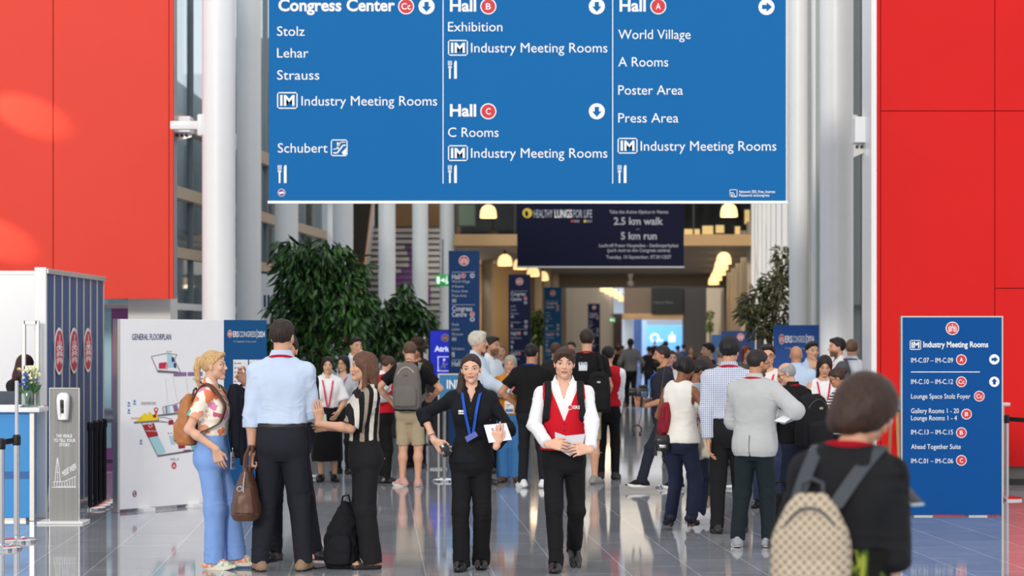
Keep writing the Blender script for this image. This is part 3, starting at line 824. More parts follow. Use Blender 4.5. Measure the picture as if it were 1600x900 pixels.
    if over:
        ex, cuts = [], []
        hem = over.get('hem', .47)
        if over.get('v'): cuts.append(dict(WEDGE(J(0, 0, over['v'])[2], over.get('vs', .45), nb[1] + .02, nb[2] + .2), x0=lc(.8)[0]))
        if over.get('notch'): cuts.append(dict(t='we', z0=-(J(0, 0, over['notch'])[2]), s=.5, y1=0, zt=9, x0=0, w0=0, k=.005, op='-', flip=True))
        if over.get('open'): cuts.append(BX(J(0, -.2, .5), (over['open'] * H, .2 * H, .6 * H), 0, .01, '-'))
        if over.get('vent'): cuts.append(BX(J(0, .2, over['vent'] - .1), (.003, .15 * H, .1 * H), 0, .004, '-'))
        cuts = [c for c in cuts if not c.get('flip')]
        garment(over.get('name', 'jacket'), over, hem, over.get('e', .024), ex, cuts)
    # collar standing round the neck
    if collar is not None:
        cm, opening = collar
        mb = MB(); n = 26
        a0 = math.radians(opening)
        ring = []
        for i in range(n + 1):
            a = -math.pi / 2 + a0 + (2 * math.pi - 2 * a0) * i / n
            front = max(0, -math.sin(a))
            c0 = np.array([math.cos(a), math.sin(a), 0])
            p_in = nb + c0 * np.array([.036, .036, 0]) * H * (.95 if fem else 1.05) + np.array([0, -.003 * H, (.044 - .040 * front) * H])
            p_out = nb + c0 * np.array([.056, .050, 0]) * H + np.array([0, -.004 * H, (.004 - .040 * front) * H])
            p_bot = nb + c0 * np.array([.043, .042, 0]) * H + np.array([0, 0, (-.012 - .02 * front) * H])
            ring.append((p_bot, p_in, p_in + c0 * .002, p_out))
        V = [p for r in ring for p in r]
        Fc = [(i * 4 + k_, i * 4 + k_ + 1, i * 4 + 5 + k_, i * 4 + 4 + k_) for i in range(n) for k_ in range(3)]
        mb.add(V, Fc); mb.build('collar', cm, root, angle=1.2)
    # shoes
    if shoes:
        for sd, A, K, fo in (('L', AL, KL, fL), ('R', AR, KR, fR)):
            shoe(root, A, fo[3], fo[4], H, shoes, hb, seed)
    if lanyard: make_lanyard(P, **lanyard)
    if glasses: make_glasses(P, glasses)
    if mask:
        V, Q = solid([th(EL((0, -.20, -.27), (.25, .235, .21), .03)), th(EL((0, -.34, -.15), (.07, .1, .1), .05)), th(HS((0, -.02, 0), (0, 1, -.2), .01))], hh_, 1)
        link_mesh('face_mask', V, Q, cloth(mask), None, root)
    if watch:
        sd, wc = watch
        Wp, E = P.Wr[sd], P.E[sd]; f = unit(Wp - E)
        MB().tube([Wp - f * .022, Wp + f * .0], [.0195 * H, .0190 * H], 18).build('wrist_watch', mat('watch_strap', wc, .5), root)
    return P

def shoe(root, A, yaw, pitch, H, sp, hb, seed):
    """sp: kind ('dress','sneaker','sandal','heel'), mat, sole"""
    k = sp['kind']; L = H * (.150 if k != 'sneaker' else .158) * sp.get('size', 1.0)
    y = math.radians(yaw); p = math.radians(pitch)
    base = np.array([A[0], A[1], A[2] - .047 * H])
    Rz = np.array([[math.cos(y), -math.sin(y), 0], [math.sin(y), math.cos(y), 0], [0, 0, 1]])
    Rx = np.array([[1, 0, 0], [0, math.cos(p), -math.sin(p)], [0, math.sin(p), math.cos(p)]])
    if pitch: Rz = Rz @ Rx
    an = Rz.T @ (np.array(A) - base)
    sole_t = {'dress': .012, 'sneaker': .026, 'sandal': .03, 'heel': .008}[k]
    w = L * (.175 if k != 'sneaker' else .19)
    hz = .055 if k == 'heel' else 0.0
    def tr(V): return V @ Rz.T + base
    h = max(min(hb * .6, .009), .0045)
    if k in ('dress', 'sneaker', 'heel'):
        hi = .05 if k == 'dress' else .058
        up = [RC((0, .22 * L, .030 + hz * .9), (0, -.30 * L, .030), .036, .040, .03, sq=((1, 0, 0), .92)), RC((0, -.30 * L, .030), (0, -.62 * L, .022), .040, .020 if k == 'heel' else .027, .03, sq=((0, 0, 1), 1.25)),
              RC((0, .14 * L, .035 + hz), (0, .10 * L, .078 + hz * .7), .036, .036, .03), RC((0, -.02 * L, .06), (0, -.22 * L, .045), .034, .03, .04)]
        if k == 'heel': up = up[:2] + [RC((0, -.2 * L, .06), (0, -.56 * L, .06), .03, .02, .02, '-')]
        cut = [HS((0, 0, sole_t * .6), (0, 0, -1), .004)] if k != 'heel' else [HS((0, 0, .004), (0, 0, -1), .004)]
        if k != 'heel': cut.append(HS((0, .1 * L, hi + .045), (0, -.0, 1), .01))
        V, Q = solid(up + cut, h, 1, lambda V: .002 * vnoise(V, 60, seed))
        up_o = link_mesh('shoe', tr(V), Q, sp['mat'], None, root)
    else:
        up_o = None
    if k == 'heel':
        mb = MB().tube([(0, .24 * L, .05), (0, .27 * L, .0)], [.012, .006], 8)
        mb.v = [tuple(q) for q in tr(np.array(mb.v))]; mb.build('heel', sp['mat'], up_o); return
    out = []
    for i in range(28):
        t = i / 28 * 2 * math.pi; yy = math.cos(t); xx = math.sin(t)
        wd = w * (1.0 + .15 * math.cos(t + math.pi)) * (1.0 if yy < .2 else .92)
        out.append((xx * wd * (abs(xx) ** -.15 if abs(xx) > .05 else 1) * 1.0, yy * .5 * L - .17 * L))
    V = []
    kick = .016 if k == 'sneaker' else .008
    for z, s in ((0, .96), (sole_t * .4, 1.02), (sole_t, 1.0)):
        for x_, y_ in out:
            q = max(0, (-.35 * L - y_) / (.3 * L)); q2 = max(0, (y_ - .15 * L) / (.2 * L)) if k == 'sneaker' else 0
            V.append((x_ * s, (y_ + .17 * L) * s - .17 * L, z + (kick * q * q + .008 * q2) * (1 if z == 0 else 1.0)))
    n = 28
    Fc = [(i * n + j, i * n + (j + 1) % n, (i + 1) * n + (j + 1) % n, (i + 1) * n + j) for i in range(2) for j in range(n)] + [tuple(range(n))[::-1], tuple(2 * n + j for j in range(n))]
    mb = MB(); mb.add(tr(np.array(V)), Fc)
    if k == 'dress': mb.add(tr(np.array([(x_, y_, z) for x_ in (-.03, .03) for y_ in (.08 * L, .30 * L) for z in (0, .02)])), [(0, 1, 3, 2), (4, 6, 7, 5), (0, 4, 5, 1), (2, 3, 7, 6), (0, 2, 6, 4), (1, 5, 7, 3)])
    if k == 'sandal':
        so = mb.build('sandal', sp['sole'], root, angle=.7)
        ft = [RC((0, .20 * L, .055), (0, -.25 * L, .052), .030, .034, .03), RC((0, -.25 * L, .052), (0, -.45 * L, .045), .03, .016, .02, sq=((1, 0, 0), .7)), RC((0, .14 * L, .05), an, .03, .028, .03)] + [RC((x_, -.42 * L, .042), (x_ * 1.05, (-.56 + abs(x_) * 1.2) * L, .039), .0105, .009, .008) for x_ in (-.03, -.012, .006, .024)]
        V, Q = solid(ft + [HS((0, 0, .03), (0, 0, -1), .003)], .005, 1); link_mesh('foot', tr(V), Q, sp['skin'], None, root)
        for y_, z_, r_ in ((-.32 * L, .035, .046), (-.10 * L, .045, .046), (.10 * L, .095, .040)):
            st = MB().ribbon([(r_ * math.cos(a), y_ + (.1 * L * math.sin(a) if z_ > .09 else -.02 * math.sin(a)), z_ + (r_ * .95 * math.sin(a) if z_ < .09 else 0)) for a in (np.linspace(0, math.pi, 12) if z_ < .09 else np.linspace(0, 2 * math.pi, 20))], (0, 1, 0) if z_ < .09 else (0, 0, 1), .028 if z_ < .09 else .016, .004)
            st.v = [tuple(q) for q in tr(np.array(st.v))]; st.build('strap', sp['sole'], so)
    else:
        mb.build('sole', sp['sole'], up_o, angle=.7)
        if k == 'sneaker' and sp.get('laces'):
            lc_ = MB()
            for q in range(4): lc_.tube([(-.022, (-.12 - .05 * q) * L, .088 - .008 * q), (0, (-.13 - .05 * q) * L, .096 - .008 * q), (.022, (-.12 - .05 * q) * L, .088 - .008 * q)], .0035, 6)
            lc_.v = [tuple(q) for q in tr(np.array(lc_.v))]; lc_.build('laces', sp['laces'], up_o)

def make_lanyard(P, col=(200, 30, 60), drop=.60, badge=None, w=.018, x=.0, bsize=(.095, .13), off=.03, back=True, front=True, marks=None):
    H = P.H; m = cloth(col, .7, 'lanyard'); mb = MB()
    nbz = .842 * H
    lcx = np.array([np.interp(z, [.5 * H, .842 * H], [0, 1]) for z in (nbz,)])
    TZ = np.array(P.tors(.455, .846, .014)); cx = np.interp(nbz, TZ[:, 0], TZ[:, 1]); cyy = np.interp(nbz, TZ[:, 0], TZ[:, 2])
    zb = drop * H
    for s in (1, -1):
        pts, wd = [], []
        if back:
            for a in np.linspace(90, 0, 6):
                a_ = math.radians(a); pts.append((cx + s * .047 * H * math.cos(a_), cyy + .044 * H * math.sin(a_) + .004, nbz + (.004 + .012 * math.sin(a_)) * H)); wd.append((s * math.cos(a_) * .7, math.sin(a_) * .7, -.7 * 0 + .8))
        if front:
            for t in np.linspace(.1, 1, 9):
                z = nbz - .0 * H + (zb - nbz) * t; xx = cx + s * ((.046 * H) * (1 - t) + .010 * t) + x * H * t
                pts.append((xx, P.surf_y(xx, z, -1, off) if z < .80 * H else cyy * 1 + (P.surf_y(xx, .80 * H, -1, off) - cyy) * (nbz - z) / (nbz - .80 * H + 1e-6), z)); wd.append((1, 0, .25 * s))
        if len(pts) > 1: mb.ribbon(pts, wd, w, .003)
    L = mb.build('lanyard', m, P.root, angle=.8)
    if badge and front:
        z = zb; xx = cx + x * H; yy = P.surf_y(xx, z - .06, -1, off + .006)
        yy = min(yy, P.surf_y(xx, z, -1, off))
        bw, bh = bsize
        b = MB().use(mat('badge_card', (238, 238, 240), .4)).box((xx - bw / 2, yy - .003, z - .02 - bh), (xx + bw / 2, yy, z - .02), .002)
        b.use(mat('badge_print', badge, .5)).box((xx - bw * .42, yy - .0042, z - .02 - bh * .9), (xx + bw * .42, yy - .0032, z - .02 - bh * .66))
        b.use(mat('badge_ink', (70, 80, 100), .5)).box((xx - bw * .36, yy - .0042, z - .02 - bh * .36), (xx + bw * .2, yy - .0032, z - .02 - bh * .30)).box((xx - bw * .36, yy - .0042, z - .02 - bh * .5), (xx + bw * .0, yy - .0032, z - .02 - bh * .46))
        b.use(mat('steel', (190, 190, 195), .3, 1.0)).box((xx - .008, yy - .004, z - .024), (xx + .008, yy + .001, z + .012), .002)
        b.build('badge', None, L)

def make_glasses(P, col):
    m = mat('glasses_frame', col, .35); mb = MB(); hc, Rh, hh = P.hc, P.Rh, P.hh
    t = lambda p: hc + Rh @ (np.array(p) * hh)
    for s in (1, -1):
        mb.tube([t((s * (.145 + .095 * math.cos(a)), -.375 + .05 * abs(math.cos(a)) * (1 if math.cos(a) > 0 else .2), -.005 + .075 * math.sin(a))) for a in np.linspace(0, 2 * math.pi, 17)], .0022, 6)
        mb.tube([t((s * .24, -.33, .015)), t((s * .31, -.1, .01)), t((s * .325, .06, .0))], .0022, 6)
    mb.tube([t((-.05, -.385, .0)), t((0, -.42, .015)), t((.05, -.385, .0))], .0022, 6)
    mb.build('glasses', m, P.root)

# ------------------------------------------------------------------ bags
def bag_mesh(prims, h, name, m, parent, amp=.006, seed=1.0):
    V, Q = solid(prims, h, 1, lambda V: amp * (vnoise(V, (11, 11, 9), seed) + .6 * vnoise(V, 26, seed)))
    return link_mesh(name, V, Q, m, None, parent)

def backpack(P, label, m, strap_m, w=.15, hgt=.44, dep=.085, zc=.66, xo=0.0, pocket=True, sides='LR', trim=None, seed=1.0, tilt=0.0, logo=None, front_straps=True, gap=.0, soff=.0, handle=True, taper=.75, rz=0.0, group=None):
    """rucksack on the back of person P; straps run over the shoulders"""
    H = P.H; zt = zc * H + hgt / 2; zb = zc * H - hgt / 2
    yb = max(P.surf_y(0, zc * H, 1, .0), P.surf_y(0, min(.79 * H, zt), 1, .0)) + gap + .012
    o_l = np.array([xo, yb, zb]); o_w = P.R @ o_l + P.o
    root = thing('backpack', label, 'backpack', tuple(o_w), math.radians(P.yaw) + rz, group)
    h = float(np.clip(1.5 * P.d / F, .006, .014))
    rows = [(0.0, 0, dep * .95, w * .86, dep * .82, 3.2), (.05 * hgt, 0, dep, w * .98, dep * .98, 3.4), (.35 * hgt, 0, dep, w, dep, 3.2), (.7 * hgt, 0, dep * .95, w * .92, dep * .9, 2.8), (.92 * hgt, 0, dep * .85, w * taper, dep * .65, 2.5), (hgt, 0, dep * .8, w * taper * .62, dep * .35, 2.3)]
    bag_mesh([LO(rows, .02)], h, 'pack_body', m, root, .008, seed)
    if pocket:
        pr = [LO([(.06 * hgt, 0, dep * 1.9, w * .72, dep * .42, 3.2), (.1 * hgt, 0, dep * 1.92, w * .8, dep * .5, 3.4), (.42 * hgt, 0, dep * 1.88, w * .78, dep * .48, 3.2), (.52 * hgt, 0, dep * 1.8, w * .6, dep * .3, 2.6)], .02)]
        bag_mesh(pr, h, 'front_pocket', m, root, .005, seed + 2)
    zp = MB()
    A = [(w * .86 * math.cos(a), dep * (1.35 + .35 * math.sin(a)), hgt * (.40 + .50 * math.sin(a))) for a in np.linspace(-.2, math.pi + .2, 24)]
    zp.tube(A, .0045, 6); zp.build('zipper', trim or strap_m, root)
    if handle:
        MB().tube([(-.04, dep * .45, hgt * .93), (-.035, dep * .3, hgt + .03), (0, dep * .25, hgt + .045), (.035, dep * .3, hgt + .03), (.04, dep * .45, hgt * .93)], .008, 8).build('handle', strap_m, root)
    if logo:
        MB().box((-.02, dep * 2.0, hgt * .72), (.02, dep * 2.06 + .002, hgt * .76), .001).build('label_patch', mat('bag_patch', logo, .5), root)
    c, s_ = math.cos(rz), math.sin(rz)
    for sd in sides:
        sx = 1 if sd == 'L' else -1; S = P.S[sd]; x0 = S[0] * .74
        TZ = np.array(P.tors(.455, .846, .014)); cxs = lambda z: np.interp(z, TZ[:, 0], TZ[:, 1])
        pts = []
        xb = lambda t: x0 * t + (xo + sx * w * .45) * (1 - t)
        pts.append((xb(.1), yb + .015, zt - .05)); pts.append((xb(.6), P.surf_y(x0, .80 * H, 1, .034), .800 * H)); pts.append((x0, P.surf_y(x0, .81 * H, 1, .0) * .55 + S[1] * .45, S[2] + .050 * H))
        pts.append((x0, S[1] - .012 * H, S[2] + .049 * H)); pts.append((x0 * 1.0, P.surf_y(x0, .80 * H, -1, .016 + soff) * .8 + S[1] * .2, S[2] + .026 * H))
        if front_straps:
            for z in (.78, .75, .71, .67): pts.append((x0 * (1 + (.78 - z) * 1.6), P.surf_y(x0 * (1 + (.78 - z) * 1.6), z * H, -1, .028 + soff), z * H))
            pts.append((sx * .107 * H + cxs(.63 * H), P.surf_y(0, .63 * H, 1, 0) * .2, .635 * H)); pts.append((xo + sx * w * .8, yb + .02, zb + .08))
        q = [np.array(p) for p in pts]
        # smooth
        S2 = [q[0]]
        for i in range(len(q) - 1):
            P0, P1, P2, P3 = q[max(i - 1, 0)], q[i], q[i + 1], q[min(i + 2, len(q) - 1)]
            for t in (.25, .5, .75, 1.0):
                S2.append(.5 * (2 * P1 + (P2 - P0) * t + (2 * P0 - 5 * P1 + 4 * P2 - P3) * t * t + (3 * P1 - P0 - 3 * P2 + P3) * t ** 3))
        L = []
        for p in S2:
            r = p - o_l; L.append((c * r[0] + s_ * r[1], -s_ * r[0] + c * r[1], r[2]))
        MB().ribbon(L, (1, 0, .15 * -sx), .05, .011).build('shoulder_strap', strap_m, root, angle=.9)
    return root
# ------------------------------------------------------------------ camera, sky, sun
cam = bpy.data.cameras.new('camera'); co = bpy.data.objects.new('camera', cam); COL.objects.link(co)
co.location = (0, 0, CH); co.rotation_euler = (math.pi / 2, 0, 0)
cam.sensor_width = 36; cam.lens = F * 36 / 1600; cam.shift_y = (HZ - 450) / 1600; cam.clip_end = 400
cam.dof.use_dof = True; cam.dof.focus_distance = 17.6; cam.dof.aperture_fstop = 3.0
SC.camera = co
SC.view_settings.view_transform = 'Standard'; SC.view_settings.look = 'None'; SC.view_settings.gamma = 1.0
SC.view_settings.exposure = 0.0
try: SC.view_settings.use_curve_mapping = False
except Exception: pass
wd = bpy.data.worlds.new('sky'); SC.world = wd; wd.use_nodes = True
bg = wd.node_tree.nodes['Background']; bg.inputs[0].default_value = (0.965, 0.975, 1.0, 1); bg.inputs[1].default_value = 1.06

def light(kind, name, loc, energy, col=(1, 1, 1), rot=None, size=1.0, size_y=None, spot=None):
    l = bpy.data.lights.new(name, kind); l.energy = energy; l.color = col
    if kind == 'AREA':
        l.size = size
        if size_y: l.shape = 'RECTANGLE'; l.size_y = size_y
    elif kind == 'SUN': l.angle = size
    else: l.shadow_soft_size = size
    if spot: l.spot_size = math.radians(spot); l.spot_blend = .5
    o = bpy.data.objects.new(name, l); o.location = loc
    if rot is not None: o.rotation_euler = rot
    COL.objects.link(o); return o

def aim(loc, tgt):
    return (Vector(tgt) - Vector(loc)).to_track_quat('-Z', 'Y').to_euler()

light('SUN', 'sun', (-10, -10, 20), 1.35, (1, .93, .82), aim((-6, -9, 8), (2, 18, 0)), .12)

# ------------------------------------------------------------------ palette
M_white = mat('white_paint', (236, 237, 238), .4)
M_col = mat('column_paint', (238, 239, 240), .35)
M_alu = mat('aluminium', (198, 198, 196), .32, .85)
M_chrome = mat('chrome', (214, 214, 216), .12, 1.0)
M_black = mat('black_plastic', (16, 16, 18), .4)
M_dark = mat('dark_metal', (40, 38, 36), .5)
I_white = mat('ink_white', (240, 243, 246), .6)
I_dim = mat('ink_pale', (190, 196, 208), .6)
I_navy = mat('ink_navy', (28, 56, 110), .6)
I_red = mat('ink_red', (206, 48, 58), .6)
I_grey = mat('ink_grey', (120, 124, 132), .6)

# ------------------------------------------------------------------ the hall
def floor_mat():
    m, N, L, b = nt('polished_stone_tiles')
    tc = N.new('ShaderNodeTexCoord')
    v = mapping(N, L, tc.outputs['Object'], (1, 1, 1), (0, 0, math.radians(-3.4)), (0.13, .1, 0))
    br = N.new('ShaderNodeTexBrick'); br.offset = 0.5; br.inputs['Scale'].default_value = 1.0
    br.inputs['Brick Width'].default_value = 1.0; br.inputs['Row Height'].default_value = .5
    br.inputs['Mortar Size'].default_value = .006; br.inputs['Mortar Smooth'].default_value = .2
    br.inputs['Color1'].default_value = lin((174, 178, 185)); br.inputs['Color2'].default_value = lin((164, 168, 175)); br.inputs['Mortar'].default_value = lin((220, 222, 224))
    # rows run into the depth of the hall
    sw = N.new('ShaderNodeSeparateXYZ'); L.new(v, sw.inputs[0]); cb = N.new('ShaderNodeCombineXYZ')
    L.new(sw.outputs[1], cb.inputs[0]); L.new(sw.outputs[0], cb.inputs[1]); L.new(cb.outputs[0], br.inputs['Vector'])
    nz = N.new('ShaderNodeTexNoise'); nz.inputs['Scale'].default_value = 3.0; nz.inputs['Detail'].default_value = 6; L.new(tc.outputs['Object'], nz.inputs['Vector'])
    mx = N.new('ShaderNodeMix'); mx.data_type = 'RGBA'; mx.blend_type = 'MULTIPLY'; mx.inputs[0].default_value = .5
    rp = ramp(N, [(0.3, (200, 200, 200)), (0.7, (255, 255, 255))], 'LINEAR'); L.new(nz.outputs['Fac'], rp.inputs[0])
    L.new(br.outputs['Color'], mx.inputs[6]); L.new(rp.outputs[0], mx.inputs[7]); L.new(mx.outputs[2], b.inputs['Base Color'])
    b.inputs['Roughness'].default_value = .055; b.inputs['Specular IOR Level'].default_value = .5; b.inputs['IOR'].default_value = 1.5
    n2 = N.new('ShaderNodeTexNoise'); n2.inputs['Scale'].default_value = 1.4; n2.inputs['Detail'].default_value = 3; L.new(tc.outputs['Object'], n2.inputs['Vector'])
    r2 = N.new('ShaderNodeMapRange'); r2.inputs[3].default_value = .035; r2.inputs[4].default_value = .085; L.new(n2.outputs['Fac'], r2.inputs[0]); L.new(r2.outputs[0], b.inputs['Roughness'])
    return m
tag(MB().box((-30, -6, -.2), (30, 200, 0)).build('floor', floor_mat(), smooth=False), kind='structure')

def corr(x0, d): return x0 + .069 * d          # the passage runs slightly to the right of the line of sight

# red wall panels, left (raised) and right
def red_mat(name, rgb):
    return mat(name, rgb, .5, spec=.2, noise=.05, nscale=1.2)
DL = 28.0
wl = MB().use(red_mat('red_panel_haze', (226, 66, 50)))  # same red as the right wall, with sunlit haze put into its colour
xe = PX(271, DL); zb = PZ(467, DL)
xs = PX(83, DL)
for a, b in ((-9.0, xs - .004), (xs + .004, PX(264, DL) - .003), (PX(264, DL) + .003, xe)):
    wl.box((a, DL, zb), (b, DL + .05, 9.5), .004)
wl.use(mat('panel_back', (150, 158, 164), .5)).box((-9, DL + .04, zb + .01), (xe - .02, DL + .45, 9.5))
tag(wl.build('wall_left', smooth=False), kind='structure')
DR = 27.0
wr = MB().use(red_mat('red_panel_right', (214, 22, 22)))
x0 = PX(1370, DR); xa = PX(1376, DR); xb = PX(1554.5, DR); z1 = PZ(173.5, DR); z2 = PZ(450.5, DR); zb = PZ(729, DR)
g = .004
for a, b, lo, hi in ((x0, xa - g, zb, 9.5), (xa + g, xb - g, zb, z1 - g), (xa + g, xb - g, z1 + g, 9.5), (xb + g, 9, zb, z2 - g), (xb + g, 9, z2 + g, z1 - g), (xb + g, 9, z1 + g, 9.5)):
    wr.box((a, DR, lo), (b, DR + .05, hi), .004)
wr.use(M_dark).box((x0 + .01, DR + .04, .25), (9, DR + .9, 9.5))
tag(wr.build('wall_right', smooth=False), kind='structure')
tag(MB().use(mat('plinth', (118, 112, 106), .5)).box((x0 + .05, DR + .1, .0), (9, DR + .8, PZ(741, DR) + .10)).use(M_dark).box((x0 + .04, DR + .06, .0), (9, DR + .12, .07)).build('baseboard_right', smooth=False), kind='structure')
tag(MB().box((PX(1361, DR), DR - .02, 0), (PX(1369.5, DR), DR + .7, 9.5), .006).build('trim_1', M_white, smooth=False), kind='structure')
# white pier under the left red wall, and wall below beside it
tag(MB().box((PX(208, 29), 28.6, 0), (PX(274, 29), 29.2, 2.26), .01).build('wall_pier', mat('pier_paint', (226, 224, 220), .5), smooth=False), kind='structure')

rw = MB().use(mat('recess_wall', (176, 184, 180), .5)).box((PX(1276, 31.2), 31.2, 0), (PX(1372, 31.2), 31.3, 9.5))
rw.use(M_alu).box((PX(1346, 31.2) - .02, 31.1, 0), (PX(1346, 31.2) + .02, 31.2, 9.5)).box((PX(1326, 31.2), 31.08, PZ(480, 31.2)), (PX(1372, 31.2), 31.2, PZ(476, 31.2)))
tag(rw.build('wall_recess', smooth=False), kind='structure')
# glazed wall on the left
def glazing(name, x0, d0, d1, z_tr, step, pane, frame_m, zt=9.5, bracket_m=None, zb=0.0):
    mb = MB().use(frame_m)
    n = int((d1 - d0) / step)
    for i in range(n + 1):
        d = d0 + i * (d1 - d0) / n; x = corr(x0, d); mb.box((x - .05, d - .03, zb), (x + .05, d + .03, zt))
    R = np.array([[math.cos(-math.atan(.069)), -math.sin(-math.atan(.069)), 0], [math.sin(-math.atan(.069)), math.cos(-math.atan(.069)), 0], [0, 0, 1]])
    L_ = (d1 - d0) * math.hypot(1, .069); c = (corr(x0, (d0 + d1) / 2), (d0 + d1) / 2)
    for z, h_, dp, m_ in z_tr:
        mb.use(m_ or frame_m).box((c[0] - dp, c[1] - L_ / 2, z - h_ / 2), (c[0] + dp, c[1] + L_ / 2, z + h_ / 2), 0, R, (c[0], c[1], z))
    fr = tag(mb.build(name, smooth=False), kind='structure')
    p = MB().box((c[0] - .008, c[1] - L_ / 2, zb), (c[0] + .008, c[1] + L_ / 2, zt), 0, R, (c[0], c[1], 0)).build('pane', pane, fr, smooth=False)
    return fr
M_tan = mat('tan_transom', (190, 168, 144), .5)
M_fr = mat('grey_frame', (112, 120, 126), .45)
glazing('window_1', -7.55, 29.5, 54, [(5.02, .22, .10, M_tan), (3.93, .18, .10, M_tan), (3.02, .16, .08, M_tan), (2.2, .10, .08, M_white)], 2.2, glass('grey_glass', (236, 243, 246), .14), M_fr)
# building across the yard, seen through the glazing
ow = MB().use(mat('render_wall', (188, 198, 204), .8)).box((-14, 26, -.1), (-9.5, 75, 9))
ow.use(mat('render_band', (150, 162, 170), .8)).box((-9.5, 26, 1.2), (-9.46, 75, 1.4)).box((-9.5, 26, 4.6), (-9.46, 75, 4.8))
tag(ow.build('wall_outside', smooth=False), kind='structure')
# right side of the hall: fins and glazing
def fins(name, x0, d0, d1, step, depth, m, zt, side, wall_m):
    mb = MB().use(wall_m)
    R = np.array([[math.cos(-math.atan(.069)), -math.sin(-math.atan(.069)), 0], [math.sin(-math.atan(.069)), math.cos(-math.atan(.069)), 0], [0, 0, 1]])
    c = np.array([corr(x0, (d0 + d1) / 2) + side * .05, (d0 + d1) / 2, 0]); L_ = (d1 - d0) * 1.0024
    mb.box((c[0] - .05, c[1] - L_ / 2, 0), (c[0] + .05, c[1] + L_ / 2, zt), 0, R, c)
    mb.use(m); d = d0 + .2
    while d < d1:
        x = corr(x0, d); xx = sorted((x, x - side * depth)); mb.box((xx[0], d - .09, 0), (xx[1], d + .09, zt)); d += step
    return tag(mb.build(name, smooth=False), kind='structure')
M_fin = mat('pale_fin', (226, 222, 214), .5)
M_beige = mat('beige_fin', (206, 190, 166), .55)
fins('wall_east', 2.05, 31.6, 57, 2.2, .10, M_col, 9.5, 1, M_fin)
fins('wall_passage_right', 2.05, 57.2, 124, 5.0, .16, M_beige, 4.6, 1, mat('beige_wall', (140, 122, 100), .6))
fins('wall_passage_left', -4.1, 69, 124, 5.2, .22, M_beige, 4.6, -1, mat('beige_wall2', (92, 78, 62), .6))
# wall behind the stair, lit foyer beside it
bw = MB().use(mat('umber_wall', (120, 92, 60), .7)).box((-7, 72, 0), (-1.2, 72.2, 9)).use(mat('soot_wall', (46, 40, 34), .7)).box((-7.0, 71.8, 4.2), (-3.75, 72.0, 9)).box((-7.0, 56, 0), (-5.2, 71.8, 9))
tag(bw.build('wall_stair', smooth=False), kind='structure')
tag(MB().use(mat('honey_wall', (222, 170, 84), .6)).box((-2.6, 70, 0), (-1.3, 70.2, 3.3)).use(M_dark).box((-2.6, 69.95, 2.05), (-1.3, 70.0, 2.12)).box((-2.6, 69.95, 2.7), (-1.3, 70.0, 2.75)).use(mat('foyer_wall', (150, 128, 98), .6)).box((-1.3, 70, 0), (.8, 70.2, 3.9)).build('wall_foyer', smooth=False), kind='structure')

# mezzanine: slabs, beams, ceilings
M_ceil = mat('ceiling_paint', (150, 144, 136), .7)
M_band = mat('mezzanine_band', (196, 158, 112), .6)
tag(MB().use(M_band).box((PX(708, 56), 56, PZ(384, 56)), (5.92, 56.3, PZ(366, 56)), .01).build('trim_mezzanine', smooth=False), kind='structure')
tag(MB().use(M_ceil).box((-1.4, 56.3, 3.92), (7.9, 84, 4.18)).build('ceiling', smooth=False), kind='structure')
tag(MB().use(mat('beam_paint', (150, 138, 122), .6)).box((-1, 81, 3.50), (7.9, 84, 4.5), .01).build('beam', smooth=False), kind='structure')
up = MB().use(mat('upper_wall', (24, 22, 21), .7)).box((-1.4, 63, 4.3), (12, 63.3, 9)).box((-1.4, 56.4, 6.6), (12, 63, 6.9)).box((11.5, 56.4, 4.3), (12, 63, 6.9))  # includes a roof slab added out of view to shut the sky out
tag(up.build('wall_upper', smooth=False), kind='structure')
for i, (xa_, xb_, ya, yb) in enumerate(((1069, 1093, 358, 368), (1097, 1114, 353, 366), (1118, 1131, 352, 364), (1148, 1156, 354, 366), (1163, 1171, 328, 350), (717, 742, 320, 352))):
    D = 62.9
    r = thing('window', ('small warm lit upper window above the mezzanine band, %s' % ('first right of the dark run banner', 'second right of the dark run banner', 'third right of the dark run banner', 'fourth right of the dark run banner', 'narrow tall one nearest the right columns', 'dim green one left of the dark run banner')[i]), 'window', (PX((xa_ + xb_) / 2, D), D, PZ(yb, D)), group='upper floor windows')
    w_, h_ = (xb_ - xa_) / F * D, (yb - ya) / F * D
    MB().use(M_dark).box((-w_ / 2 - .05, -.06, -.05), (w_ / 2 + .05, 0, h_ + .05)).build('frame', None, r, smooth=False)
    MB().box((-w_ / 2, -.07, 0), (w_ / 2, -.055, h_)).build('pane', mat('lit_window', (255, 214, 140), .5, emit=.9) if i < 5 else mat('dim_window', (90, 110, 90), .3, emit=.25), r, smooth=False)
rail = thing('balustrade', 'dark glass balustrade along the edge of the mezzanine', 'railing', (1.9, 56.1, PZ(366, 56)))
MB().box((-3.3, -.01, 0), (4.0, .01, 1.0)).build('glass_panel', glass('smoked_glass', (236, 236, 234), .012), rail, smooth=False)
mb = MB()
for k in range(6): mb.box((-3.3 + k * 1.45, -.03, 0), (-3.26 + k * 1.45, .03, 1.05))
mb.box((-3.3, -.03, 1.0), (4.0, .03, 1.06)).build('frame', M_dark, rail, smooth=False)

